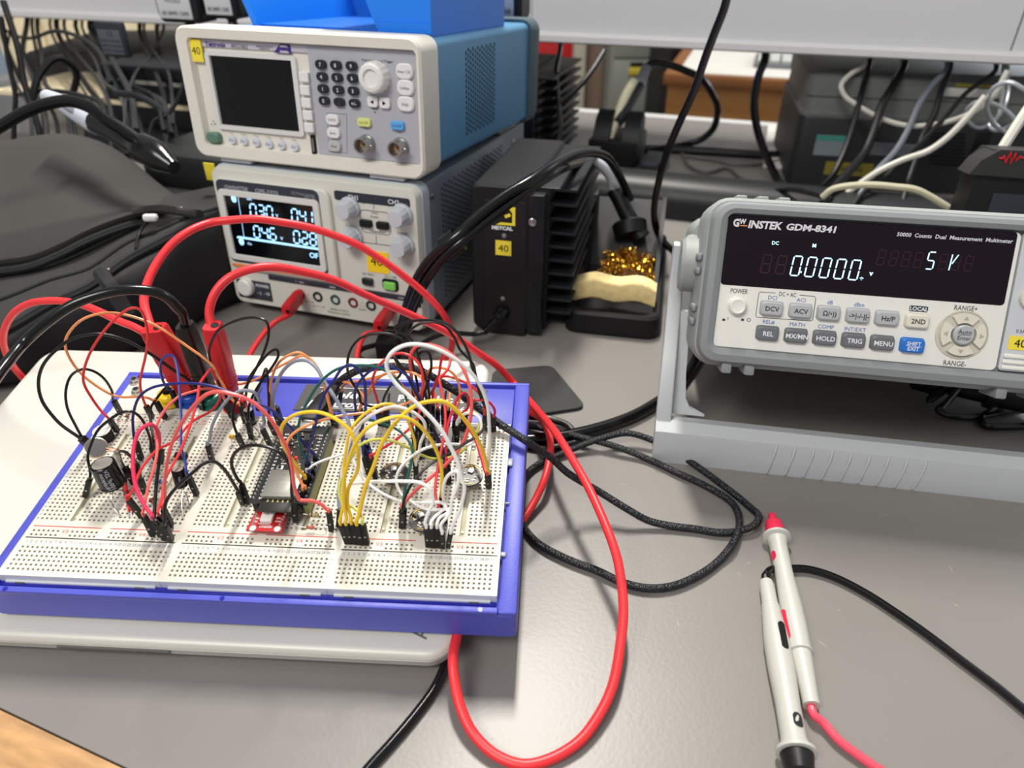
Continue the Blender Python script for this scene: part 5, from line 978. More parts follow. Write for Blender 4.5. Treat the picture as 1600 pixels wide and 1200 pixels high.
# ================================================================ jumper wires
CL = {k: mat('wire_' + k, v, .36) for k, v in dict(black=(.06, .06, .065), red=(.90, .22, .22), salmon=(.95, .38, .36), crimson=(.80, .10, .22), pink=(.90, .20, .36), orange=(.96, .60, .36), yellow=(.96, .80, .18), pale=(.93, .86, .42), lime=(.85, .86, .40),
      white=(.97, .97, .96), blue=(.16, .20, .55), navy=(.10, .14, .45), grey=(.55, .57, .62), green=(.05, .35, .32)).items()}
def housing(t, top, bot, L=.0140, w=.00245):
    b = B(bot[0], bot[1], .0012) if len(bot) == 2 else bot[2]
    a = atlen(top[0], top[1], b, L, bZ); d = (a - b).normalized(); x = d.cross(Vector((0, 1, 0))).normalized(); y = x.cross(d)
    mb = MB(); q = lambda p, h: [p + x * (h * i) + y * (h * j) for i, j in ((-1, -1), (1, -1), (1, 1), (-1, 1))]
    mb.loft([q(b, w / 2 - .0002), q(b + d * .0003, w / 2), q(a - d * .0003, w / 2), q(a, w / 2 - .0003)]); h_ = t.part('connector_housing', mb, HOUS, world=True)
    mb = MB(); c = b + d * L * .42 - y * (w / 2 - .00002); c2 = b + d * L * .42 + x * 0
    sg = 1 if (CAMP - b).dot(y) > 0 else -1; c = b + d * L * .40 + y * sg * (w / 2 + .00005); mb.add([c + x * .0005, c + x * .0005 + d * .0009, c - x * .0005 + d * .0009, c - x * .0005], [(0, 1, 2, 3)]); t.part('latch_window', mb, STEEL, h_, world=True)
    mb = MB(); mb.cyl(b - d * .0028, b + d * .0005, .00032, n=6); t.part('pin', mb, GOLD, h_, world=True)
    return a, d
def W(col, path, A=None, Bb=None, label='', r=.00066, group=None):
    r *= 1.12
    """A, Bb: ((top px), (bottom px)) of the connector at either end"""
    ref = None
    b0 = B(A[1][0], A[1][1], 0) if A else None
    t = Thing('jumper_wire', label, 'wire', b0 or (B(Bb[1][0], Bb[1][1], 0) if Bb else ony(*path[0][:2], .33)), group)
    pts = list(path)
    if A: a, d = housing(t, *A); pts = [a - d * .001, a + d * .0025] + pts
    if Bb: a, d = housing(t, *Bb); pts = pts + [a + d * .0025, a - d * .001]
    if not A and not isinstance(pts[0], Vector) and len(pts[0]) == 2: pts[0] = (pts[0][0], pts[0][1], 'y', B(pts[0][0], pts[0][1], .004).y) if W.ab else pts[0]
    if not Bb and not isinstance(pts[-1], Vector) and len(pts[-1]) == 2: pts[-1] = (pts[-1][0], pts[-1][1], 'y', B(pts[-1][0], pts[-1][1], .004).y) if W.ab else pts[-1]
    P = pathpts(pts); Q = []
    for i, p in enumerate(P):                      # keep the insulation above the board surface
        l = BI @ p
        if -.01 < l.x < .255 and -.01 < l.y < .15 and l.z < .0022 and 0 < i < len(P) - 1:
            px = MC.transposed() @ (p - CAMP); p = B(800 + FPX * px.x / px.z, 600 + FPX * px.y / px.z, .0024)
        Q.append(p)
    mb = MB(); mb.tube(Q, r, 7, sub=4); t.part('insulation', mb, CL[col], world=True); return t
W.ab = True
W('orange', [(242, 627), (232, 622), (216, 620), (187, 620), (169, 614), (129, 586), (107, 556), (102, 534), (111, 515), (131, 498), (165, 489), (197, 492), (244, 509), (294, 542), (331, 570), (339, 585), (348, 600), (356, 615), (369, 630)], ((244, 628), (259, 654)), ((375, 634), (384, 660)), 'orange jumper wire in a wide loop over the left rear corner and the three plugs')
W('red', [(157, 641), (142, 620), (131, 599), (131, 580), (142, 549), (163, 517), (187, 492), (206, 481), (219, 484), (230, 515), (229, 548), (219, 596), (221, 615)], ((171, 656), (184, 674)), ((228, 634), (238, 652)), 'red jumper wire looping from the buzzer up behind the left red plug')
W('black', [(97, 665), (84, 652), (66, 627), (60, 599), (67, 571), (90, 545), (116, 528), (146, 522), (165, 523), (197, 532), (232, 551), (272, 579), (297, 596)], ((126, 686), (139, 699)), ((311, 617), (316, 639)), 'black jumper wire making the widest arc at the left, over the laptop corner', .0008)
W('black', [(118, 665), (105, 637), (103, 609), (112, 586), (129, 577), (146, 580), (163, 592), (176, 614)], ((129, 683), (141, 695)), ((178, 626), (189, 646)), 'thin black jumper wire in a small arc over the blue left rim')
W('black', [(141, 745), (141, 736), (137, 714), (144, 690), (154, 671), (171, 656), (191, 644), (206, 643), (219, 652), (229, 669), (236, 692)], ((140, 749), (133, 776)), ((237, 698), (245, 719)), 'black jumper wire arching behind the coin motor, one end hanging loose left of the capacitor')
W('black', [(180, 706), (195, 706), (204, 713), (211, 721)], None, ((213, 726), (217, 747)), 'short black jumper wire curving right from under the coin motor', .0008)
W('black', [(186, 712), (190, 722)], None, ((195, 730), (210, 756)), 'black connector with silver lead right of the large capacitor', .0004)
W('black', [(216, 735), (218, 742)], None, ((219, 748), (227, 770)), 'black connector leaning behind the left red wire ends', .0006)
W('pink', [(238, 807), (223, 785), (212, 759), (208, 729), (210, 695), (219, 672), (234, 663), (246, 672), (249, 687), (247, 702)], ((240, 812), (252, 838)), ((246, 704), (246, 723)), 'thick pink jumper wire making a narrow upright loop at the left', .0009)
W('red', [(204, 772), (219, 736), (238, 710), (247, 702), (272, 689), (300, 659), (331, 641), (344, 622), (342, 611), (338, 604)], ((201, 781), (223, 808)), ((346, 622), (357, 641)), 'red jumper wire running diagonally right from the leftmost front connector')
W('salmon', [(223, 800), (227, 783), (232, 759), (242, 725), (246, 699), (243, 672), (255, 644), (279, 620), (305, 611), (322, 607), (342, 611), (350, 622)], ((225, 807), (240, 837)), ((354, 630), (368, 655)), 'salmon jumper wire arching low from the front left bundle to the red post')
W('red', [(247, 798), (253, 779), (257, 751), (279, 710), (291, 682), (302, 648), (309, 620), (312, 600), (322, 585), (329, 577), (335, 587), (342, 602)], ((249, 806), (262, 835)), ((350, 616), (360, 640)), 'red jumper wire with a sharp kink in front of the third plug')
W('salmon', [(258, 785), (257, 770), (259, 736), (268, 695), (284, 661), (305, 632), (322, 617), (339, 612), (359, 615), (387, 624), (406, 637), (425, 658), (438, 681), (449, 701), (456, 730), (459, 756), (463, 771), (469, 781), (487, 782), (502, 788), (512, 797)], ((255, 795), (268, 822)), ((514, 800), (518, 829)), 'salmon jumper wire arching from the front left bundle to beside the yellow connectors', .0008)
W('black', [(242, 812), (242, 789), (244, 762), (248, 728), (251, 712)], ((246, 818), (259, 843)), ((252, 704), (252, 722)), 'straight black jumper wire rising from the front left bundle', .0008)
W('black', [(237, 634), (235, 645), (235, 655), (236, 667), (239, 684)], ((262, 604), (252, 625)), ((238, 688), (242, 706)), 'thin black jumper wire dropping behind the pink loop')
W('blue', [(289, 721), (283, 699), (283, 657), (281, 621), (277, 574), (271, 557), (262, 555), (252, 564), (251, 581), (256, 598), (264, 609)], ((294, 743), (308, 774)), ((268, 611), (280, 636)), 'purplish blue jumper wire in a tall narrow hairpin in front of the blue post')
W('navy', [(210, 688), (208, 670), (208, 649), (217, 621), (237, 606), (266, 600), (303, 599), (335, 604), (359, 613), (387, 624), (425, 641), (453, 667), (469, 685), (480, 698), (489, 708)], ((212, 690), (221, 718)), ((492, 713), (500, 740)), 'dark blue jumper wire sweeping from the left panel to the microcontroller board')
W('grey', [(326, 690), (331, 667), (341, 645), (359, 621), (378, 610), (397, 613), (406, 628), (411, 649), (412, 664)], ((325, 695), (332, 721)), ((410, 670), (423, 697)), 'grey jumper wire in a low arc left of the microcontroller board', .0008)
W('black', [(258, 812), (257, 798), (261, 781), (276, 761), (304, 736), (319, 724), (334, 721), (349, 732), (364, 754), (370, 764)], ((258, 822), (268, 845)), ((372, 768), (380, 787)), 'black jumper wire arching from the front left bundle under the grey wire end', .0008)
W('black', [(374, 752), (364, 734), (362, 719), (371, 704), (390, 696), (412, 697), (435, 706), (450, 722), (456, 745), (456, 771), (459, 782)], ((377, 757), (388, 786)), ((459, 786), (462, 815)), 'black jumper wire arching over the metal shielded module', .0008)
W('black', [(344, 605), (337, 585), (329, 565), (327, 546), (341, 517), (369, 501), (397, 496), (416, 502), (420, 521), (412, 551), (393, 589), (380, 611), (367, 630), (363, 652), (368, 672)], ((350, 624), (363, 652)), ((371, 679), (380, 699)), 'black jumper wire in the tall round loop behind the third plug')
W('black', [(380, 634), (389, 592), (406, 568), (421, 551), (432, 546), (435, 555), (425, 574), (412, 591), (399, 611), (389, 634), (388, 652)], ((377, 634), (388, 664)), ((388, 661), (393, 685)), 'black jumper wire folded back in a narrow loop behind the rear capacitor')
W('black', [(404, 606), (410, 590), (416, 576), (419, 600), (420, 630), (420, 650)], ((401, 618), (404, 640)), ((421, 658), (430, 678)), 'black jumper wire with a sharp pointed bend right of the rear capacitor')
W('grey', [(427, 639), (427, 621), (431, 602), (444, 577), (462, 564), (481, 564), (496, 577), (505, 594), (520, 616), (535, 641), (544, 659), (548, 680), (546, 697), (539, 715), (533, 740), (529, 771), (530, 790)], ((432, 637), (440, 660)), ((531, 795), (529, 822)), 'grey jumper wire in a large arch over the name plate down to the yellow bundle', .0009)
W('orange', [(322, 601), (312, 597), (325, 598), (341, 600), (369, 601), (397, 594), (425, 579), (453, 564), (471, 556), (484, 560), (497, 576), (504, 595), (511, 620), (516, 640)], None, ((517, 645), (522, 664)), 'orange jumper wire running right from the green post over the blue case')
W('orange', [(424, 640), (422, 615), (425, 590), (436, 566), (456, 553), (468, 551), (481, 559), (496, 578), (506, 600), (512, 620), (517, 640)], ((429, 642), (437, 663)), ((520, 648), (526, 666)), 'second orange jumper wire, arching close beside the grey arch')
W('orange', [(473, 758), (465, 741), (454, 715), (448, 694), (459, 677), (487, 662), (525, 651), (562, 646), (600, 640), (644, 626), (660, 608), (661, 594), (649, 584), (625, 581), (600, 585), (583, 600), (573, 618)], ((477, 764), (479, 791)), ((563, 640), (566, 662)), 'long orange jumper wire from the microcontroller board rightwards in a wide flat loop')
W('orange', [(514, 607), (527, 597), (544, 598), (559, 609), (569, 622), (564, 636)], ((512, 610), (507, 632)), ((562, 642), (560, 664)), 'short orange jumper wire in front of the word plate')
W('orange', [(540, 600), (565, 594), (590, 589), (612, 583), (622, 595), (634, 608), (648, 621)], ((533, 612), (530, 632)), ((656, 636), (662, 662)), 'thin orange jumper wire lying across the rear rim')
W('orange', [(662, 640), (661, 612), (672, 577), (691, 575), (706, 582), (716, 597), (719, 618), (713, 640)], ((664, 650), (668, 675)), ((712, 645), (712, 668)), 'orange jumper wire in a small arch right of the wire thicket')
W('crimson', [(716, 642), (724, 655), (734, 670), (744, 690), (752, 715), (759, 738)], ((711, 655), (708, 676)), ((761, 742), (763, 761)), 'crimson jumper wire sloping down to the rightmost connector pair', .0008)
YB = [((532.5, 820), (543, 848)), ((541, 820), (550.5, 848)), ((549.5, 818.5), (558, 849)), ((558, 820), (566, 850)), ((567, 819), (574, 850))]
W('yellow', [(531, 812), (534, 799), (539, 771), (537, 734), (540, 706), (547, 674), (561, 655), (578, 641), (597, 632), (616, 633), (632, 648), (642, 670), (648, 690), (648, 706)], YB[0], ((649, 722), (651, 749)), 'yellow jumper wire from the leftmost of the five yellow connectors')
W('yellow', [(541, 812), (537, 786), (537, 752), (544, 722), (554, 696), (575, 668), (603, 655), (627, 651), (650, 661), (669, 681), (684, 709), (690, 734), (690, 765)], YB[1], ((690, 776), (693, 800)), 'yellow jumper wire from the second yellow connector, arching to the white bundle', .0008)
W('yellow', [(549, 812), (543, 790), (545, 762), (558, 737), (560, 715), (556, 694), (546, 672), (525, 655), (502, 645), (478, 644), (459, 649), (444, 661), (439, 672), (440, 688), (448, 706), (463, 726), (474, 742)], YB[2], ((477, 748), (482, 776)), 'yellow jumper wire arching left from the middle yellow connector to the microcontroller board', .0008)
W('yellow', [(560, 806), (571, 760), (584, 728), (597, 692), (619, 659), (644, 637), (662, 629), (691, 627), (706, 635), (723, 652), (738, 672), (752, 699), (759, 722), (762, 734)], YB[3], ((764, 740), (765, 760)), 'golden yellow jumper wire in the big arch to the rightmost connector pair', .0009)
W('lime', [(567, 812), (562, 801), (551, 792), (537, 788), (530, 771), (532, 752), (540, 735), (549, 715), (562, 696), (584, 687), (609, 688), (635, 698), (659, 711), (678, 717), (702, 715), (725, 702), (744, 677), (750, 657), (742, 645), (728, 645), (719, 653)], YB[4], ((716, 662), (714, 690)), 'pale yellow-green jumper wire hooking from the rightmost yellow connector', .0007)
WB = [((666, 825), (669, 853)), ((674, 825), (676, 854)), ((683, 825), (684, 854)), ((691, 834), (692, 855)), ((704, 833), (700, 854))]
W('white', [(664, 818), (669, 801), (677, 784), (675, 773), (669, 762), (656, 754), (631, 752), (605, 752), (575, 753), (551, 755), (537, 752), (534, 741), (540, 715), (546, 690), (558, 668), (571, 655), (590, 643), (612, 635), (634, 639), (652, 648), (663, 660), (664, 675), (657, 692), (654, 712)], WB[0], ((650, 727), (650, 751)), 'white jumper wire from the leftmost white connector, looping left and back', .00074)
W('white', [(673, 818), (678, 809), (687, 801), (696, 792), (691, 786), (669, 785), (631, 784), (605, 775), (581, 760), (562, 739), (551, 715), (548, 696), (556, 676), (568, 660), (586, 645), (610, 637), (632, 641), (644, 650)], WB[1], ((652, 660), (655, 684)), 'white jumper wire from the second white connector, swinging low across the right panel', .00074)
W('white', [(683, 818), (687, 809), (700, 801), (700, 797), (669, 796), (642, 784), (626, 771), (619, 751), (624, 734), (641, 715), (661, 702), (687, 695), (710, 694), (731, 695), (746, 685), (752, 668), (748, 652), (734, 645), (720, 651)], WB[2], ((714, 664), (714, 692)), 'white jumper wire from the middle white connector, making a round ring', .00074)
W('white', [(690, 828), (689, 820), (699, 807), (704, 799), (706, 781), (714, 760), (717, 745), (714, 736), (702, 741), (695, 752), (692, 771), (693, 780)], WB[3], ((694, 790), (696, 816)), 'white jumper wire in a small upright hairpin left of the right microphone board', .00074)
W('white', [(705, 828), (708, 818), (717, 801), (723, 781), (726, 762), (721, 745), (716, 724), (706, 702), (693, 677), (676, 655), (659, 638), (641, 620), (620, 601), (607, 582), (604, 566), (612, 551), (631, 540), (654, 538), (682, 545), (710, 560), (729, 575), (744, 592), (755, 612), (762, 635), (764, 659), (765, 687), (764, 716), (763, 728)], WB[4], ((762, 736), (762, 759)), 'longest white jumper wire, in the tallest loop over the wire thicket', .00080)
W('white', [(482, 733), (489, 727), (506, 719), (525, 713), (538, 708), (552, 692), (568, 690)], ((480, 738), (487, 765)), ((573, 694), (580, 716)), 'short thin white jumper wire from the microcontroller board right to the yellow wires', .0006)
W('salmon', [(644, 600), (642, 575), (641, 556), (650, 542), (665, 538), (687, 543), (710, 558), (725, 579), (734, 605), (737, 631), (734, 659), (725, 687), (710, 712), (692, 730), (659, 758), (639, 777), (630, 788)], ((655, 640), (652, 668)), ((628, 794), (627, 824)), 'orange-red jumper wire in the big loop down to left of the front microphone', .0008)
W('red', [(592, 633), (588, 620), (582, 597), (586, 581), (597, 566), (616, 554), (629, 552), (644, 558), (656, 571), (661, 594), (659, 616), (656, 642), (644, 665), (616, 689), (592, 704), (583, 710)], ((597, 645), (599, 664)), ((580, 716), (587, 747)), 'red jumper wire looping high and then running down left to the dark connector cluster')
W('red', [(672, 616), (680, 603), (686, 584), (690, 560), (696, 547), (703, 556), (702, 572), (695, 583), (687, 590), (690, 610), (695, 635), (696, 660), (692, 690), (687, 716), (682, 745), (680, 768), (683, 785)], ((667, 632), (668, 656)), ((686, 794), (690, 818)), 'red jumper wire with the small pointed loop at the top of the thicket')
W('crimson', [(697, 716), (697, 687), (701, 659), (708, 639), (716, 621), (725, 614), (731, 620), (731, 637)], ((697, 730), (699, 755)), ((728, 645), (727, 669)), 'crimson jumper wire in the narrow loop near the plate number')
W('crimson', [(731, 638), (732, 627), (747, 625), (762, 627), (772, 638), (773, 647)], ((724, 648), (722, 672)), ((772, 652), (772, 672)), 'short crimson jumper wire arching to the far right rear connector')
W('red', [(676, 618), (679, 600), (687, 590), (701, 588), (719, 594), (738, 604), (752, 620), (757, 636)], ((676, 632), (676, 655)), ((757, 648), (757, 670)), 'red jumper wire lying flat to the right across the plate')
W('black', [(664, 610), (655, 560), (640, 528), (622, 519), (617, 512), (630, 505), (660, 500), (691, 503), (706, 511), (721, 530), (732, 552), (738, 575), (746, 594), (750, 612), (759, 630), (763, 646), (759, 665), (744, 682), (723, 695), (706, 706), (674, 724), (654, 743), (640, 762), (632, 780)], ((668, 640), (668, 662)), ((629, 800), (629, 822)), 'black jumper wire swinging out over the rear and down the right side to the front')
W('black', [(640, 560), (634, 535), (637, 521), (654, 507), (676, 503), (695, 509), (710, 528), (719, 547), (738, 567), (743, 584), (748, 610), (756, 632)], ((648, 640), (652, 664)), ((766, 650), (767, 673)), 'black jumper wire in the tall inner arch ending at the right rear corner')
W('black', [(565, 630), (561, 614), (550, 597), (543, 578), (546, 551), (559, 532), (578, 522), (602, 521), (621, 526), (634, 536), (641, 556), (650, 590), (655, 620)], ((590, 642), (594, 664)), ((656, 650), (654, 680)), 'black jumper wire in the round arch left of the thicket over the laptop rear edge')
W('black', [(600, 622), (612, 600), (626, 584), (622, 570), (616, 558), (626, 572), (640, 595), (653, 620), (666, 641), (677, 669), (684, 690), (692, 715)], ((598, 644), (602, 665)), ((700, 728), (702, 754)), 'thin black jumper wire crossing diagonally through the middle of the thicket')
W('black', [(660, 622), (670, 594), (674, 566), (669, 550), (660, 549), (653, 556), (660, 575), (668, 600), (672, 630), (673, 648)], ((654, 652), (652, 680)), ((675, 656), (676, 682)), 'black jumper wire doubled back in a thin hairpin in the thicket')
W('navy', [(556, 643), (554, 620), (557, 605), (569, 588), (587, 575), (606, 573), (625, 579), (644, 596), (651, 612), (665, 640), (680, 675), (690, 697), (695, 712)], ((556, 648), (560, 668)), ((696, 720), (697, 746)), 'dark blue jumper wire from the plate edge through the thicket to the right panel')
W('navy', [(567, 705), (566, 690), (566, 668), (571, 642), (571, 612), (569, 594), (559, 577), (548, 570), (535, 575), (522, 594), (507, 616), (497, 646), (490, 678), (483, 702), (480, 722)], ((569, 714), (577, 742)), ((482, 729), (488, 757)), 'dark blue jumper wire arching in front of the word plate to the microcontroller board')
W('green', [(474, 712), (469, 697), (466, 674), (469, 654), (481, 627), (496, 603), (512, 586), (531, 575), (556, 571), (580, 572), (602, 579), (625, 600), (636, 628), (642, 655), (644, 668)], ((480, 722), (486, 750)), ((646, 676), (649, 702)), 'dark green jumper wire in a large flat arch behind the grey one')
W('green', [(560, 652), (578, 656), (602, 663), (625, 674), (640, 691), (645, 706), (642, 725), (637, 745), (633, 766), (630, 784)], ((563, 662), (567, 684)), ((632, 796), (631, 820)), 'dark green jumper wire sloping down beside the centre microphone board')
for i, (a, b) in enumerate((((571, 700), (580, 736)), ((577, 712), (587, 741)), ((654, 690), (655, 716)), ((660, 688), (662, 712)), ((684, 640), (684, 664)), ((692, 638), (693, 662)), ((700, 640), (700, 664)), ((604, 642), (607, 666)), ((484, 742), (492, 768)), ((488, 732), (495, 756)), ((473, 766), (474, 790)))):
    W(('navy', 'navy', 'black', 'black', 'red', 'black', 'orange', 'black', 'navy', 'green', 'orange')[i], [(a[0] + (-6, -4, 2, -3, -6, 5, 3, 4, 5, 8, -3)[i], a[1] - 26), (a[0] + (0, 1, 1, 0, -1, 2, 1, 2, 2, 3, 0)[i], a[1] - 8)], None, (a, b),
      ('navy jumper wire end, upper one of the dark cluster left of the centre microphone', 'navy jumper wire end, lower one of the dark cluster left of the centre microphone', 'black wire end standing left in the thicket base', 'black wire end standing right in the thicket base',
       'red wire end behind the audio board, left', 'black wire end behind the audio board, middle', 'orange wire end behind the audio board, right', 'black wire end standing in front of the plate underline', 'navy wire end on the right pins of the microcontroller board', 'green wire end on the rear right pins of the microcontroller board', 'orange wire end on the lowest right pins of the microcontroller board')[i])
# ================================================================ banana leads
RED = mat('lead_red', (.92, .20, .22), .38); REDP = mat('plug_red', (.80, .12, .15), .42); BLKP = mat('plug_black', (.07, .07, .07), .42)
def lead_(name, label, r, mt, pts, plugs=(), sub=5):
    P = pathpts(pts); t = Thing(name, label, 'cable', P[0].copy()); mb = MB(); mb.tube(P, r, 12, sub=sub); t.part('insulation', mb, mt, world=True)
    for pm, p0, p1, w, d, m2, hx in plugs:
        ax = (p1 - p0).normalized(); x = hx; x = (x - ax * ax.dot(x)).normalized(); y = ax.cross(x); L = (p1 - p0).length
        q = lambda s, a, b: [p0 + ax * s + x * u + y * v for u, v in rrect(0, 0, a, b, .0022, 3)]
        mb = MB(); mb.loft([q(0, w * .78, d * .9), q(L * .1, w * .85, d * .95), q(L * .55, w, d), q(L * .97, w * .88, d), q(L, w * .82, d * .9)]); b = t.part(pm, mb, m2, world=True)
        mb = MB(); o = p1 + x * w * .16; mb.cyl(o - ax * .004, o + ax * .0003, min(w, d) * .22, n=14); t.part('socket_hole', mb, BLK, b, world=True)
        for k in range(3): mb = MB(); mb.loft([q(L * (.16 + .06 * k), w * .93, d * 1.03), q(L * (.18 + .06 * k), w * .93, d * 1.03)]); t.part('grip_ridge', mb, m2, b, world=True)
        mb = MB(); mb.cyl(p0 - ax * .006, p0 + ax * .001, .0019, n=12); t.part('contact_pin', mb, STEEL, b, world=True)
    return t
def plug(post, top):
    c = POSTS[post]; p0 = BD @ Vector((c.x, c.y, .0110)); n = bY; p1 = onpl(top[0], top[1], p0, n); return p0, p1
a0, a1 = plug('blue', (240, 512)); b0_, b1_ = plug('green', (288, 507)); c0_, c1_ = plug('red', (331, 508))
lead_('banana_lead', 'red test lead in the highest arc from the left red plug across the lit readout', .0025, RED, [a1 - (a1 - a0) * .1 - bX * .002, (232, 500), (225, 470), (231, 440), (246, 410), (270, 380), (300, 359), (330, 348, 'y', .42), (360, 344), (400, 342), (432, 346), (482, 355), (520, 367), (557, 382), (595, 405), (632, 432), (665, 460), (690, 487, 'y', .455), (702, 508), (707, 530), (703, 552), (692, 564, 'z', .010), (670, 572, 'z', .004), (650, 585, 'z', .004)],
      [('banana_plug', a0, a1, .0150, .0110, REDP, bX)])
lead_('banana_lead', 'red test lead from the third plug, ending in a big loop over the bench front', .0025, RED, [c1_ - (c1_ - c0_) * .1, (327, 490), (335, 460), (357, 435), (390, 421), (425, 417, 'y', .37), (470, 424), (520, 437), (570, 460), (620, 482), (670, 505), (710, 526), (747, 551), (776, 571), (803, 599, 'y', .44), (825, 624), (844, 646), (869, 677, 'z', .035), (894, 717, 'z', .038), (916, 755, 'z', .038), (937, 799, 'z', .036), (956, 846, 'z', .032), (966, 880, 'z', .028), (974, 947, 'z', .02), (969, 1009, 'z', .014), (957, 1072, 'z', .009), (935, 1119, 'z', .006), (904, 1159, 'z', .004), (857, 1187, 'z', .003), (816, 1195, 'z', .003), (772, 1178, 'z', .004), (738, 1144, 'z', .006), (719, 1103, 'z', .010), (710, 1062, 'z', .014), (708, 1025, 'z', .018), (716, 984, 'z', .016), (724, 940, 'z', .008), (740, 880, 'z', .004), (770, 820, 'z', .004)],
      [('banana_plug', c0_, c1_, .0100, .0110, REDP, bX)])
lead_('banana_lead', 'red test lead looping far left over the backpack from the left red plug', .0022, RED, [a1 - (a1 - a0) * .12 - bX * .005, (208, 510), (187, 502), (160, 489), (131, 477), (103, 471), (75, 470), (47, 474), (22, 489), (7, 515, 'y', .40), (6, 539), (17, 567), (37, 592, 'y', .42), (60, 615, 'y', .41)])
lead_('banana_lead', 'black test lead arching left from the middle black plug out of the frame', .0027, BLKG, [b1_ - (b1_ - b0_) * .1, (284, 488), (277, 481), (262, 466), (244, 457), (216, 453), (187, 454), (150, 462), (112, 477), (75, 502), (37, 536, 'y', .31), (11, 567), (-5, 588), (-40, 640, 'y', .26), (-90, 720, 'y', .20), (-260, 900, 'y', .14)],
      [('banana_plug', b0_, b1_, .0095, .0110, BLKP, bX)])
pf = Vector((math.cos(BY), math.sin(BY), 0)); pn = Vector((-math.sin(BY), math.cos(BY), 0))
def jack(x, z): return PS @ Vector((x, -.001, z))
j1, j2 = jack(.0689, .0168), jack(.1574, .0170); p1e = onpl(446, 490, j1, pf * math.cos(.0) + pn * .0) ; e1 = ony(447, 487, j1.y - .037); e2 = ony(590, 512, j2.y - .037)
lead_('banana_lead', 'red test lead hanging from the left terminal of the power supply behind the laptop', .0022, RED, [e1 + Vector((0, 0, -.004)), (430, 503), (415, 518), (400, 538), (390, 556, 'y', .485), (384, 575, 'z', .006), (380, 600, 'z', .004)], [('banana_plug', j1, e1, .0085, .0120, REDP, pf)])
lead_('banana_lead', 'red test lead hanging from the right terminal of the power supply behind the laptop', .0022, RED, [e2 + Vector((0, 0, -.004)), (571, 523), (562, 538), (558, 560, 'y', .47), (562, 580, 'z', .006), (570, 600, 'z', .004)], [('banana_plug', j2, e2, .0085, .0120, REDP, pf)])
lead_('banana_lead', 'red test lead in a bight on the bench right of the blue case', .0024, RED, [(790, 640, 'z', .006), (810, 632, 'z', .008), (825, 642, 'z', .012), (846, 655, 'z', .016), (858, 680, 'z', .018), (860, 705, 'z', .018), (852, 745, 'z', .014), (838, 778, 'z', .008), (820, 808, 'z', .004), (800, 835, 'z', .003)])
# ================================================================ black cables
def braid(name, base=(.055, .055, .065)):
    m = mat(name, base, .45); nt = m.node_tree; b = nt.nodes['Principled BSDF']; tc = nt.nodes.new('ShaderNodeTexCoord')
    w = nt.nodes.new('ShaderNodeTexVoronoi'); w.inputs['Scale'].default_value = 900; bp = nt.nodes.new('ShaderNodeBump'); bp.inputs['Strength'].default_value = .9; bp.inputs['Distance'].default_value = .0006
    nt.links.new(tc.outputs['Object'], w.inputs['Vector']); nt.links.new(w.outputs['Distance'], bp.inputs['Height']); nt.links.new(bp.outputs[0], b.inputs['Normal'])
    r = nt.nodes.new('ShaderNodeValToRGB'); r.color_ramp.elements[0].color = (.045, .05, .065, 1); r.color_ramp.elements[1].color = (.004, .004, .006, 1); r.color_ramp.elements[1].position = .55; nt.links.new(w.outputs['Distance'], r.inputs[0]); nt.links.new(r.outputs[0], b.inputs['Base Color']); return m
BRD = braid('braid_black')
ub = B(507, 650, .012)
P = pathpts([ub + bZ * .002, (518, 612, 'y', ub.y + .015), (530, 597), (545, 586), (565, 577), (600, 573), (630, 573), (650, 577), (665, 583), (691, 598), (716, 614), B(747, 637, .010), B(776, 659, .0060), B(804, 677, .0035), B(822, 689, .0020), (840, 701, 'z', .052), (862, 716, 'z', .042), (887, 739, 'z', .032), (934, 767, 'z', .020), (981, 796, 'z', .012), (1012, 813, 'z', .006), (1044, 821, 'z', .0035), (1091, 827, 'z', .003), (1122, 832, 'z', .003), (1153, 830, 'z', .004), (1178, 821, 'z', .006), (1186, 808, 'z', .007), (1169, 790, 'z', .004), (1137, 764, 'z', .003), (1091, 730, 'z', .003), (1053, 705, 'z', .004), (1012, 685, 'z', .008), (981, 677, 'z', .010), (950, 682, 'z', .010), (919, 692, 'z', .007), (887, 705, 'z', .004), (866, 714, 'z', .003), (834, 730, 'z', .003), (815, 752, 'z', .003), (805, 785, 'z', .003), (817, 821, 'z', .003), (841, 849, 'z', .003), (887, 874, 'z', .003), (934, 892, 'z', .003), (975, 911, 'z', .003), (1012, 919, 'z', .003), (1050, 916, 'z', .003), (1091, 899, 'z', .003), (1122, 877, 'z', .003), (1147, 846, 'z', .006), (1155, 811, 'z', .003), (1144, 786, 'z', .003), (1106, 761, 'z', .003), (1059, 739, 'z', .003), (1012, 717, 'z', .003), (966, 699, 'z', .006), (919, 686, 'z', .007), (875, 675, 'z', .006), (840, 668, 'z', .004), (800, 660, 'z', .003)])
t = Thing('usb_cable', 'black braided cable from the microcontroller board coiled twice on the bench', 'cable', P[0].copy())
mb = MB(); mb.tube(P, .0022, 12, sub=5); t.part('braided_jacket', mb, BRD, world=True)
d = (P[1] - P[0]).normalized(); mb = MB(); x = d.cross(bZ).normalized(); y = x.cross(d); u0 = BD @ Vector((.1130 + .015, .0375 + .0560, .0124)); q = lambda p, a, b: [p + x * u + y * v for u, v in rrect(0, 0, a, b, .0012, 3)]
dd = (P[2] - u0).normalized(); mb.loft([q(u0 + dd * s, a, b) for s, a, b in ((.002, .0095, .0060), (.004, .0105, .0070), (.018, .0095, .0065), (.026, .0055, .005))]); t.part('plug_body', mb, BLKP, world=True)
mb = MB(); mb.loft([q(u0 - dd * .003, .0068, .0018), q(u0 + dd * .003, .0068, .0018)]); t.part('plug_shell', mb, STEEL, world=True)
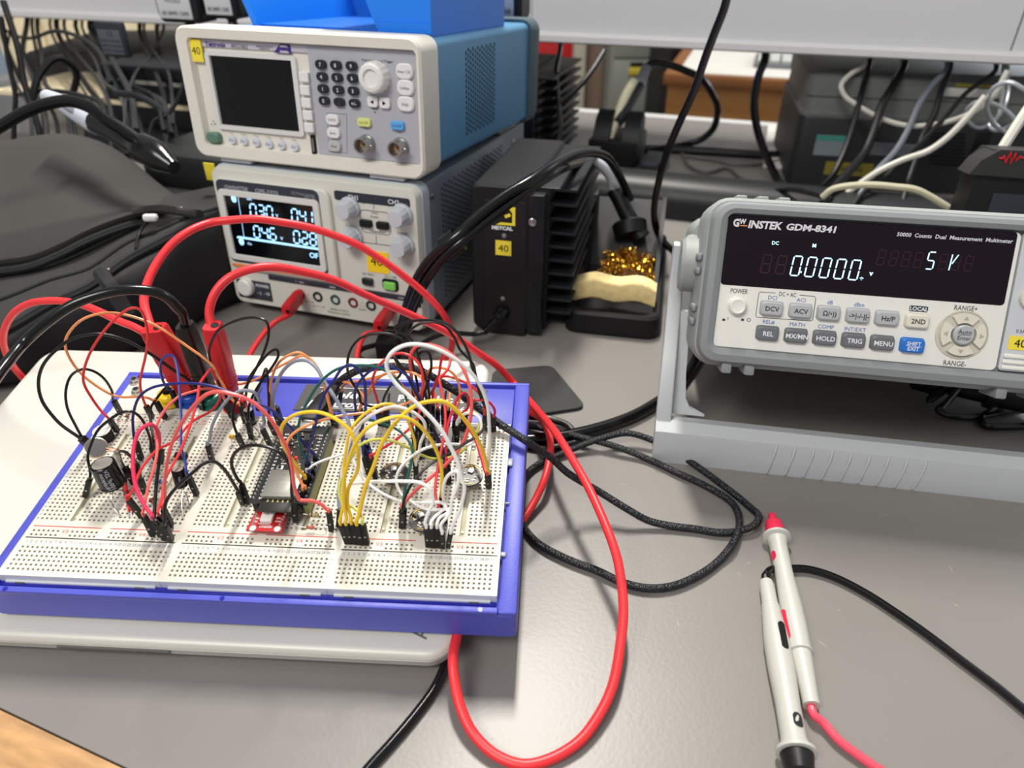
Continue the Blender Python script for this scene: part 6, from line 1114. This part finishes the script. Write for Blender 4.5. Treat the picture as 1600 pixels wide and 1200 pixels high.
cable('power_cable', 'thick glossy black cable curving under the multimeter handle to the blue case', [(1110, 515, 'z', .006), (1096, 545, 'z', .005), (1077, 580, 'z', .0045), (1050, 612, 'z', .0045), (1019, 634, 'z', .0045), (990, 650, 'z', .0045), (950, 665, 'z', .0045), (900, 678, 'z', .0045), (850, 685, 'z', .0045), (800, 688, 'z', .0045)], .0043, BLKG, 12)
cable('black_cable', 'black cable running left from the thick cable under the blue case, rear one', [(895, 674, 'z', .004), (885, 664, 'z', .0045), (860, 655, 'z', .0045), (830, 651, 'z', .0045), (790, 650, 'z', .0045)], .0026, BLKG, 10)
cable('black_cable', 'black cable lying beside the thick cable just right of the blue case', [(905, 690, 'z', .003), (880, 697, 'z', .003), (850, 700, 'z', .003), (820, 695, 'z', .003), (790, 690, 'z', .003)], .0026, BLKG, 10)
cable('black_cable', 'black cable leaving from under the laptop corner down to the bottom edge', [(745, 880, 'z', .006), (722, 950, 'z', .006), (705, 1000, 'z', .005), (696, 1037, 'z', .004), (679, 1075, 'z', .003), (647, 1119, 'z', .0025), (607, 1166, 'z', .0025), (576, 1200, 'z', .0025), (530, 1260, 'z', .0025), (430, 1420, 'z', .0025), (300, 1700, 'z', .0025)], .0023, BLKG, 12)
mb = MB(); c = onz(612, 545, .010); mb.box(c.x - .012, c.x + .012, c.y - .010, c.y + .012, 0, .022, .004); mb.tube([c + Vector((-.012, 0, .004)), c + Vector((-.024, -.006, .003)), c + Vector((-.022, -.020, .003)), c + Vector((-.002, -.022, .003)), c + Vector((.008, -.008, .004))], .0022, 8)
single('cable_clamp', mb, BLK, 'black cable clamp with a looped strap in front of the power supply right corner', 'clamp', c.copy())
# mat under the board edge
mb = MB(); q = [onz(770, 582, 0), onz(862, 574, 0), onz(916, 640, 0), onz(760, 664, 0)]; c = sum(q, Vector()) / 4
def rc(P_, r, n=5):
    o = []
    for i in range(4):
        a, b, c_ = P_[i - 1], P_[i], P_[(i + 1) % 4]; u, v = (a - b).normalized() * r, (c_ - b).normalized() * r
        o += [b + u * (1 - k / n) ** 2 + v * (k / n) ** 2 for k in range(n + 1)]
    return o
o_ = rc(q, .008); mb.loft([[(p.x, p.y, .0003) for p in o_], [(p.x, p.y, .0022) for p in o_], [(p.x + (c.x - p.x) * .01, p.y + (c.y - p.y) * .01, .0027) for p in o_]]); single('rubber_mat', mb, mat('mat_black', (.12, .12, .12), .6, bump=.15, bscale=900), 'small matt black mat on the bench behind the blue case', 'mat')
# ================================================================ multimeter probes
PG = mat('probe_grey', (.74, .74, .71), .42)
def probe(label, pts, prof, mt2, tip, mark, cab, cablab=None):
    P = [onz(px, py, z) for px, py, z in pts]; a, b = P; d = (b - a).normalized(); L = (b - a).length; t = Thing('test_probe', label, 'test probe', a)
    mb = MB(); mb.lathe(a, b, [(s * L, r) for s, r in prof], 28); t.part('handle', mb, PG, world=True)
    up_ = (CAMP - a).normalized(); x = d.cross(up_).normalized()
    for s, l, w, side in mark:
        r_ = [r for q_, r in prof if q_ <= s][-1]; c = a + d * s * L; up2 = (up_ - d * d.dot(up_)).normalized(); nn = (up2 * .75 + x * side).normalized(); tt = d.cross(nn)
        mb = MB(); pts_ = [(u, v) for u, v in rrect(0, 0, l, w, w * .45, 4)]; mb.loft([[c + d * u + nn * math.sqrt(max(r_ ** 2 - v * v, 1e-9)) * k + tt * v for u, v in pts_] for k in (.96, 1.04)]); t.part('inset_mark', mb, mt2, world=True)
    for k in range(6):
        an = k * 1.05; n1 = d.orthogonal().normalized(); n2 = d.cross(n1); off = (n1 * math.cos(an) + n2 * math.sin(an)) * (prof[-2][1] * .98)
        mb = MB(); mb.tube([a + d * L * tip[1] + off, a + d * L * tip[2] + off * .92], .0004, 4, sub=1); t.part('grip_flute', mb, PG, world=True)
    for (s0, s1, r0, r1) in tip[0]: mb = MB(); mb.lathe(a + d * L * s0, a + d * (L + 1), [(0, r0), (L * (s1 - s0), r1)], 20); t.part('tip_sleeve', mb, mt2, world=True, label=tip[3])
    mb = MB(); mb.tube(pathpts([b - d * .004, b + d * .004] + cab), .0021, 10); t.part('lead', mb, tip[4], world=True); return t
PK = mat('probe_red', (.88, .16, .30), .4); PKC = mat('probe_lead_red', (.90, .30, .38), .35)
probe('grey test probe with a red tip cover and a red lead', [(1213, 838, .0062), (1268, 1103, .0052)], [(0, .0040), (.004, .0080), (.02, .0080), (.03, .0060), (.07, .0050), (.25, .0048), (.45, .0058), (.58, .0060), (.72, .0056), (.725, .0062), (.735, .0062), (.74, .0052), (.76, .0052), (.95, .0040), (1, .0040)], PK,
      (((-.10, -.0, .0048, .0062), (-.165, -.10, .0022, .0028), (-.172, -.165, .0008, .001)), .78, .94, 'red tip cover', PKC), ((.16, .006, .004, .9), (.60, .018, .004, .9)), [(1285, 1128, 'z', .004), (1310, 1156, 'z', .0035), (1345, 1183, 'z', .003), (1375, 1203, 'z', .003), (1430, 1235, 'z', .003), (1560, 1290, 'z', .003), (1900, 1330, 'z', .003)])
probe('grey test probe with black markings lying nose down beside the red tipped one', [(1245, 1180, .0066), (1197, 909, .0052)], [(0, .0050), (.004, .0088), (.02, .0088), (.03, .0066), (.08, .0056), (.25, .0056), (.45, .0064), (.60, .0064), (.80, .0048), (.83, .0046), (.835, .0042), (.98, .0038), (1, .0034)], BLKP,
      (((-.08, 0, .006, .0072),), .85, .97, None, BLKG), ((.14, .007, .0045, .55), (.60, .016, .0036, .55)), [(1197, 898, 'z', .006), (1205, 890, 'z', .005), (1235, 888, 'z', .003), (1262, 889, 'z', .0028), (1300, 900, 'z', .0026), (1350, 925, 'z', .0026), (1400, 957, 'z', .0026), (1450, 992, 'z', .0026), (1500, 1030, 'z', .0026), (1560, 1075, 'z', .0026), (1600, 1108, 'z', .0026), (1680, 1170, 'z', .0026), (1900, 1270, 'z', .0026), (2200, 1330, 'z', .0026)])
# ================================================================ leads beneath the multimeter
cable('black_cable', 'black lead looping on the bench under the right half of the multimeter', [(1470, 640, 'z', .02), (1500, 605, 'z', .02), (1478, 630, 'z', .012), (1465, 640, 'z', .006), (1478, 648, 'z', .004), (1520, 652, 'z', .003), (1560, 645, 'z', .003), (1610, 632, 'z', .003), (1720, 602, 'z', .003), (1860, 590, 'z', .003), (2100, 640, 'z', .003)], .0022, BLKG, 10)
cable('black_cable', 'second black lead forming the wide loop at the right edge under the multimeter', [(1640, 600, 'z', .004), (1590, 618, 'z', .004), (1550, 640, 'z', .003), (1532, 655, 'z', .003), (1540, 665, 'z', .003), (1570, 667, 'z', .003), (1620, 664, 'z', .003), (1700, 655, 'z', .003), (1900, 660, 'z', .003), (2150, 720, 'z', .003)], .0024, BLKG, 10)
mb = MB(); a, b = onz(1420, 590, .016), onz(1660, 645, .014); mb.lathe(a, b, [(0, .003), (.004, .008), (.02, .0085), (.022, .006), (.05, .006), (.051, .009), (.056, .009), (.057, .007), ((b - a).length, .006)], 16); single('black_probe', mb, BLK, 'black clip probe lying in shade beneath the multimeter', 'test probe', a.copy())
mb = MB(); a, b = onz(1448, 628, .010), onz(1475, 606, .016); mb.lathe(a, b, [(0, .001), (.003, .0028), ((b - a).length, .0045)], 12); single('probe_tip', mb, BLKG, 'short glossy probe tip pointing down left beneath the multimeter', 'test probe', a.copy())
# ================================================================ hanging and background cables
GRC = mat('cable_grey', (.42, .44, .48), .45); WHC = mat('cable_white', (.80, .79, .75), .45); CLR = mat('cable_clear', (.70, .72, .74), .25, .3)
cable('black_cable', 'black cable hanging in front of the shelf down behind the soldering stand', [(1190, -560, 'y', .66), (1165, -220), (1140, -30, 'y', .62), (1133, 8), (1117, 50), (1102, 90), (1085, 140), (1060, 195), (1040, 245), (1028, 290), (1022, 330), (1027, 362), (1040, 382), (1052, 392, 'y', .66), (1062, 420, 'z', .04)], .0034, BLKG, 10)
for nm, lb, r, mt, pts in (
    ('black_cable', 'black cable hanging under the shelf between the two benches in the middle', .005, BLKG, [(1195, 88, 'y', 1.0), (1185, 120), (1178, 160), (1184, 205), (1198, 245), (1215, 280, 'y', .93), (1240, 305, 'y', .86)]),
    ('black_cable', 'thin black cable hanging beside the blue generator casing', .0035, BLKG, [(875, 70, 'y', .93), (869, 110), (872, 160), (876, 200), (873, 225, 'y', .93)]),
    ('black_cable', 'black cable slanting from the shelf toward the rear unit', .0035, BLKG, [(945, 78, 'y', .95), (925, 110), (900, 140), (875, 160, 'y', .93)]),
    ('grey_cable', 'thin grey cable coiled on the rear bench in the middle', .0022, mat('cable_olive', (.33, .33, .32), .5), [(1066, 240, 'z', .004), (1080, 262, 'z', .003), (1105, 270, 'z', .003), (1135, 263, 'z', .003), (1160, 280, 'z', .003), (1185, 290, 'z', .003)]),
    ('grey_cable', 'second thin grey cable lying across the rear bench toward the right', .0022, mat('cable_olive', (0, 0, 0)), [(1068, 243, 'z', .003), (1110, 249, 'z', .003), (1150, 257, 'z', .003), (1195, 256, 'z', .003), (1235, 246, 'z', .003)]),
    ('black_cable', 'thick black cable along the far edge of the rear bench', .006, BLKG, [(985, 232, 'z', .006), (1060, 234, 'z', .006), (1130, 238, 'z', .006), (1200, 242, 'z', .006), (1250, 240, 'z', .006)]),
    ('white_cable', 'white cable looping from the shelf in front of the dark instrument and back up right', .0030, WHC, [(1353, 98, 'y', .80), (1330, 115), (1314, 133), (1320, 150), (1340, 165), (1370, 182), (1400, 193), (1430, 197), (1470, 193), (1500, 184), (1530, 170), (1552, 150, 'y', .80), (1575, 110)]),
    ('white_cable', 'white cable rising from behind the multimeter to the right', .0034, WHC, [(1312, 310, 'y', .78), (1345, 286), (1372, 268), (1410, 250), (1450, 236), (1480, 215), (1510, 185), (1540, 150, 'y', .78)]),
    ('white_cable', 'yellowish white cable arching just above the multimeter', .0030, mat('cable_ivory', (.74, .72, .62), .5), [(1285, 308, 'y', .66), (1300, 296), (1330, 290), (1365, 289), (1400, 292), (1430, 296), (1455, 308), (1490, 330, 'y', .62), (1515, 350)]),
    ('white_cable', 'white strap slanting at the far right edge above the black instrument', .0042, WHC, [(1566, 232, 'y', .60), (1580, 210), (1596, 185), (1620, 150, 'y', .62)]),
    ('grey_cable', 'grey cable hanging in front of the dark instrument', .0036, GRC, [(1480, 100, 'y', .82), (1455, 135), (1435, 165), (1420, 200), (1400, 235), (1372, 265), (1352, 290), (1335, 325, 'y', .76)]),
    ('black_cable', 'black cable hanging at the left side of the dark instrument', .0036, BLKG, [(1358, 95, 'y', .80), (1345, 150), (1332, 200), (1318, 240), (1300, 275), (1275, 300), (1250, 318, 'y', .78)]),
    ('black_cable', 'thick black cable hanging in the middle of the dark instrument', .0050, BLKG, [(1412, 98, 'y', .80), (1398, 130), (1378, 165), (1365, 205), (1350, 240), (1325, 270), (1298, 300), (1285, 318, 'y', .76)]),
    ('black_cable', 'thin black cable right of the grey hanging cable', .0034, BLK, [(1484, 105, 'y', .81), (1470, 145), (1460, 180), (1440, 215), (1432, 245), (1420, 280), (1408, 325, 'y', .75)]),
    ('black_cable', 'thin black cable slanting down left across the fan grille', .0028, BLK, [(1555, 105, 'y', .80), (1510, 145), (1475, 185), (1440, 222), (1405, 255), (1380, 280), (1350, 300), (1330, 326, 'y', .75)]),
    ('black_cable', 'thin black cable lying on the dark curb behind the multimeter', .0028, BLKG, [(1200, 300, 'y', .80), (1235, 296), (1270, 303), (1300, 312, 'y', .74)]),
    ('coiled_cable', 'clear coiled cable hanging in rings at the right under the shelf', .0022, CLR, [(1574, 104, 'y', .78), (1576, 140), (1570, 165), (1552, 190), (1530, 200), (1513, 190), (1510, 172), (1524, 160), (1545, 160), (1575, 175), (1592, 200), (1580, 208), (1555, 195), (1542, 165), (1552, 138), (1575, 128), (1600, 140, 'y', .76), (1625, 160)]),
    ('coiled_cable', 'second clear coiled cable hanging in rings at the right edge', .0022, CLR, [(1568, 104, 'y', .79), (1566, 150), (1560, 180), (1545, 196), (1555, 204), (1580, 196), (1598, 178), (1612, 150, 'y', .77)])):
    cable(nm, lb, pts, r, mt, 8)
lc = [(2, 28, 14, 100, 24, 150, 22, 190), (5, 2, 28, 75, 38, 130, 60, 200), (18, 40, 10, 90, 30, 140, 45, 165), (42, 38, 36, 80, 55, 130, 68, 175), (50, 38, 58, 90, 62, 140, 85, 180), (58, 40, 66, 90, 70, 130, 100, 160), (78, 40, 100, 90, 130, 140, 165, 195), (88, 40, 112, 95, 140, 140, 180, 190), (100, 42, 118, 80, 150, 120, 170, 160), (118, 42, 150, 95, 165, 130, 190, 150), (128, 42, 160, 85, 200, 130, 240, 150), (140, 42, 165, 75, 185, 110, 205, 150),
      (190, 42, 196, 90, 204, 140, 208, 180), (218, 44, 232, 85, 246, 120, 256, 150), (225, 44, 240, 80, 262, 110, 268, 140), (0, 90, 30, 120, 50, 145, 100, 170), (0, 110, 40, 60, 90, 48, 150, 75), (172, 70, 178, 110, 205, 140, 250, 155), (255, 60, 235, 90, 215, 110, 200, 150), (110, 160, 118, 110, 90, 90, 60, 120), (30, 148, 80, 142, 130, 150, 160, 165), (245, 110, 262, 130, 272, 160, 262, 185), (290, 120, 280, 150, 262, 180, 240, 190), (180, 145, 215, 150, 250, 170, 268, 190)]
ORD = 'first second third fourth fifth sixth seventh eighth ninth tenth eleventh twelfth thirteenth fourteenth fifteenth sixteenth seventeenth eighteenth nineteenth twentieth twenty-first twenty-second twenty-third twenty-fourth'.split()
rank = {j: k for k, j in enumerate(sorted(range(len(lc)), key=lambda q: (lc[q][0] + lc[q][2], q)))}
for i, a in enumerate(lc):
    y0 = .84 + .012 * (i % 5); pts = [(a[0], a[1], 'y', y0 + .03), (a[2], a[3]), (a[4], a[5]), (a[6], a[7], 'y', y0 - .03)]
    pts[-1] = pts[-1][:2]; pts.append((a[6] + (a[6] - a[4]) * .4, a[7] + 55, 'y', y0 - .05))
    cable('black_cable', 'black cable hanging in the left tangle under the shelf, %s from the left edge' % ORD[rank[i]], pts, (.0026, .0034, .0022, .0040)[i % 4], (BLKG, BLK, mat('cable_dark', (.10, .105, .12), .4))[i % 3], 7, 'cables tangled under the shelf at the left')
cable('green_cable', 'dark green ribbon of cable in the tangle left of the function generator', [(150, 60, 'y', .85), (165, 100), (185, 140), (205, 170), (218, 205), (232, 245, 'y', .78)], .0055, mat('cable_green', (.05, .12, .11), .5), 8)
c = ony(172, 62, .86); t = Thing('mains_adapter', 'dark grey adapter block with printed label hanging among the left cables', 'adapter', frame(c.x, .86, c.z, BY, 0)); mb = MB(); mb.box(-.018, .020, 0, .008, -.018, .018, .003); t.part('casing', mb, mat('adapter_slate', (.15, .16, .19), .5))
mb = MB(); mb.box(-.014, .016, -.0008, 0, -.015, .010, .0003); p_ = t.part('rating_label', mb, mat('label_dim2', (.33, .34, .38), .5)); mb = MB(); text(mb, 'CE', mp(-.001), .002, .006, .005); 
for k in range(3): text(mb, 'INPUT 100-240V', mp(-.001), .0015, -.001 - k * .005, .0028)
t.part('lettering', mb, mat('dark_print', (0, 0, 0)), p_, flat=True)
# left soldering iron
t = Thing('soldering_iron', 'soldering iron with white ribbed strain relief above the backpack at the left', 'soldering iron', ony(150, 195, .62))
mb = MB(); mb.tube(pathpts([(150, 190, 'y', .66), (180, 205), (215, 228), (240, 240), (272, 262, 'y', .60)]), lambda q: .010 + .003 * (q > .55) - .04 * max(0, q - .82), 14); t.part('handle', mb, BLKG, world=True)
mb = MB(); mb.tube(pathpts([(72, 150, 'y', .70), (95, 160), (125, 178), (152, 193, 'y', .66)]), lambda q: .006 + .0045 * q, 12); sr = t.part('strain_relief', mb, mat('relief_grey', (0, 0, 0)), world=True)
for i in range(8): mb = MB(); c = ony(104 + i * 3.6, 163 + i * 2.2, .672); mb.tube([c + Vector((-.003, -.004, .008)), c + Vector((.0, -.008, .0)), c + Vector((.003, -.003, -.006))], .0006, 5); t.part('relief_rib', mb, mat('rib_grey', (0, 0, 0)), sr, world=True)
cable('soldering_lead', 'glossy black cord arching over the white ribbed strain relief at the left', [(-200, 380, 'y', .62), (-90, 262, 'y', .60), (-20, 210, 'y', .60), (10, 192), (40, 175), (75, 162), (110, 158), (140, 168), (162, 186), (190, 204), (215, 222, 'y', .62)], .0048, BLKG, 10)
t = Thing('iron_holder', 'dark soldering iron holder behind the backpack at the left', 'soldering stand', frame(ony(225, 300, .66).x, .66, 0, BY, 0)); mb = MB(); mb.box(-.10, .065, -.01, .10, .0, .055, .006); t.part('tray', mb, mat('holder_dark', (.13, .14, .14), .5)); mb = MB(); mb.box(-.10, .05, .10, .2, .0, .09, .01); t.part('rear_block', mb, mat('holder_green', (.09, .10, .10), .55))
# mains plugs on the trunking
def mplug(px, py, y, w, h, label, teal=False, flip=False):
    c = ony(px, py, y); m = frame(c.x, y, c.z, BY, 0); t = Thing('mains_plug', label, 'plug', m)
    mb = MB(); mb.loft([[(x, yy, z) for x, z in rrect(0, h / 2, w - d_, h - d_, .008, 4)] for d_, yy in ((.006, -.002), (0, .002), (0, .03))]); t.part('casing', mb, BLKP)
    mb = MB(); mb.box(-w * .42, w * .32, -.0032, -.002, h * .10, h * .9, .0002); l = t.part('test_label', mb, mat('label_white', (.86, .87, .88), .5)); mb = MB(); text(mb, '05 0095 1245', mp(-.0034), -w * .05, h * .22, .0042, w=w * .6, bold=.02); text(mb, 'PASSED', mp(-.0034), -w * .05, h * .5, .005); t.part('lettering', mb, DKP, l, flat=True)
    if teal: mb = MB(); mb.box(-w * .42, w * .32, -.0036, -.003, h * .45, h * .9, .0001); t.part('teal_band', mb, mat('teal2', (.05, .50, .42), .5), l)
    mb = MB(); mb.lathe((0.004, .01, .002), (0.004, .01, -1), [(0, .0065)] + [(.002 + k * .004, (.0068, .0052)[k % 2]) for k in range(6)] + [(.03, .004), (.06, .004)], 12); t.part('cord_grip', mb, BLKP)
mplug(284, 36, .98, .066, .05, 'black mains plug with white test label above the function generator, left')
mplug(350, 30, .96, .050, .05, 'black mains plug with white label partly behind the blue bin')
mplug(784, 35, .84, .044, .05, 'black mains plug with green and white label right of the blue bin', True)
# ================================================================ backpack
BG = mat('bag_fabric', (.175, .172, .168), .85, bump=.25, bscale=1400); BGD = mat('bag_dark', (.10, .10, .11), .7, bump=.1, bscale=900)
def gridsolid(rows, sub=4):
    G = [smooth(r, sub) for r in rows]; n = len(G[0]); C_ = [smooth([G[i][k] for i in range(len(G))], sub) for k in range(n)]
    m = len(C_[0]); mb = MB(); vs = [C_[k][i] for i in range(m) for k in range(n)]; fs = [(i * n + k, i * n + k + 1, (i + 1) * n + k + 1, (i + 1) * n + k) for i in range(m - 1) for k in range(n - 1)]
    fs += [tuple(i * n for i in range(m)), tuple(i * n + n - 1 for i in range(m))[::-1]]; return mb.add(vs, fs)
bc = onz(60, 420, .06)
t = Thing('backpack', 'dark grey backpack lying on the bench at the left behind the laptop', 'bag', (bc.x, bc.y, 0))
def worldpart(name, mb, mt, parent=None, label=None): return t.part(name, mb, mt, parent, label, world=True)
Y3 = lambda L: [ony(*p) for p in L]; V3 = lambda L, d, z=None: [Vector((v.x + d[0], v.y + d[1], (v.z + d[2]) if z is None else z)) for v in L]
R0 = Y3([(-60, 395, .62), (20, 385, .62), (80, 368, .625), (140, 345, .635), (200, 322, .65), (250, 308, .665), (300, 298, .68), (338, 290, .70)])
R1 = Y3([(-60, 440, .55), (20, 425, .555), (80, 412, .56), (140, 388, .57), (200, 362, .585), (250, 340, .60), (300, 332, .615), (340, 318, .63)])
R15 = Y3([(-60, 490, .495), (20, 462, .505), (80, 438, .52), (140, 420, .535), (200, 380, .558), (250, 360, .575), (300, 338, .595), (341, 326, .61)])
R2 = Y3([(-60, 545, .445), (20, 508, .46), (80, 474, .48), (140, 447, .50), (200, 405, .53), (250, 378, .55), (300, 353, .575), (342, 335, .595)])
R25 = Y3([(-60, 560, .438), (20, 522, .453), (80, 486, .473), (140, 459, .492), (200, 419, .522), (250, 392, .543), (300, 368, .569), (344, 350, .589)])
R3 = Y3([(-60, 600, .44), (20, 560, .448), (80, 524, .468), (140, 500, .482), (200, 466, .508), (250, 438, .530), (300, 412, .560), (347, 392, .583)])
worldpart('lower_body', gridsolid([V3(R2, (0, .02, -.004)), R25, R3, V3(R3, (0, .022, 0), 0.001), V3(R0, (0, 0, 0), .001)]), BGD)
worldpart('main_body', gridsolid([V3(R0, (0, .05, 0), .002), V3(R0, (0, .03, -.02)), R0, R1, R15, R2, V3(R2, (0, .012, -.012)), V3(R1, (0, 0, -.035))]), BG)
Q1 = Y3([(-60, 225, .74), (0, 222, .74), (50, 214, .735), (95, 212, .73), (140, 225, .72), (180, 252, .70), (215, 282, .68), (250, 308, .655), (284, 331, .625)])
Q2 = Y3([(-60, 290, .66), (0, 290, .66), (50, 285, .655), (100, 285, .65), (145, 292, .645), (185, 305, .64), (220, 315, .635), (252, 323, .628), (282, 333, .618)])
Q3 = Y3([(-60, 350, .60), (0, 348, .60), (50, 345, .595), (100, 338, .595), (140, 332, .60), (180, 328, .605), (220, 327, .61), (252, 328, .613), (280, 334, .615)])
Q4 = Y3([(-60, 412, .552), (0, 406, .552), (50, 398, .552), (95, 380, .558), (135, 360, .568), (175, 344, .580), (212, 333, .592), (246, 330, .603), (277, 336, .612)])
worldpart('front_pocket', gridsolid([V3(Q1, (0, .09, -.09)), V3(Q1, (0, .035, -.012)), Q1, Q2, Q3, Q4, V3(Q4, (0, .010, -.014)), V3(Q4, (0, .06, -.03))]), mat('bag_smooth', (.225, .222, .213), .85, bump=.2, bscale=1500))
def seam(name, pts, r, mt, teeth=0):
    P = smooth(pathpts(pts), 6); mb = MB(); mb.tube(P, r, 8, sub=1); p_ = worldpart(name, mb, mt)
    if teeth:
        mb = MB(); tot = len(P) - 1
        for k in range(teeth):
            f = k / teeth * tot; i = int(f); c = P[i].lerp(P[min(i + 1, tot)], f - i); d_ = (P[min(i + 1, tot)] - P[i]).normalized(); s_ = d_.cross(Vector((0, 0, 1))).normalized(); mb.tube([c - s_ * r * .7 + Vector((0, 0, r * .9)), c + s_ * r * .7 + Vector((0, 0, r * .9))], .0005, 4, sub=1)
        q = mesh_obj('zip_teeth', MB().add([tuple(t.i @ Vector(v)) for v in mb.v], mb.f), mat('teeth_dark', (.2, .2, .21), .4)); q.parent = p_; q['kind'] = 'stuff'
    return p_
seam('zip', [ (p.x, p.y, p.z) and Vector((p.x, p.y - .006, p.z - .008)) for p in Q4[:-1]], .0034, BGD, 90)
seam('zip', [Vector((p.x, p.y - .002, p.z)) for p in R2], .0040, BGD, 110)
seam('welt', [Vector((p.x, p.y - .001, p.z + .001)) for p in R15], .0016, BGD)
seam('carry_strap', [Q4[-3] + Vector((0, -.004, .002)), Q4[-2] + Vector((.004, -.006, .004)), ony(290, 332, .590), ony(312, 335, .582)], .0040, BG)
seam('pull_cord', [ony(236, 341, .575), ony(225, 352, .570), ony(216, 368, .560), ony(213, 390, .535)], .0014, BLK)
seam('side_strap', [ony(158, 428, .500), ony(172, 447, .482), ony(185, 468, .480), ony(200, 492, .478)], .0060, BGD)
for (px, py, y, w, m) in ((235, 340, .572, .0062, mat('tag_white', (.88, .88, .88), .4)), (280, 326, .600, .0036, STEEL), (166, 422, .508, .0034, STEEL), (156, 429, .500, .0032, STEEL)):
    c = ony(px, py, y); mb = MB(); mb.box(c.x - w, c.x + w, c.y - w * .5, c.y + w * .5, c.z - w * .5, c.z + w * .5, w * .4); worldpart('zip_pull', mb, m)
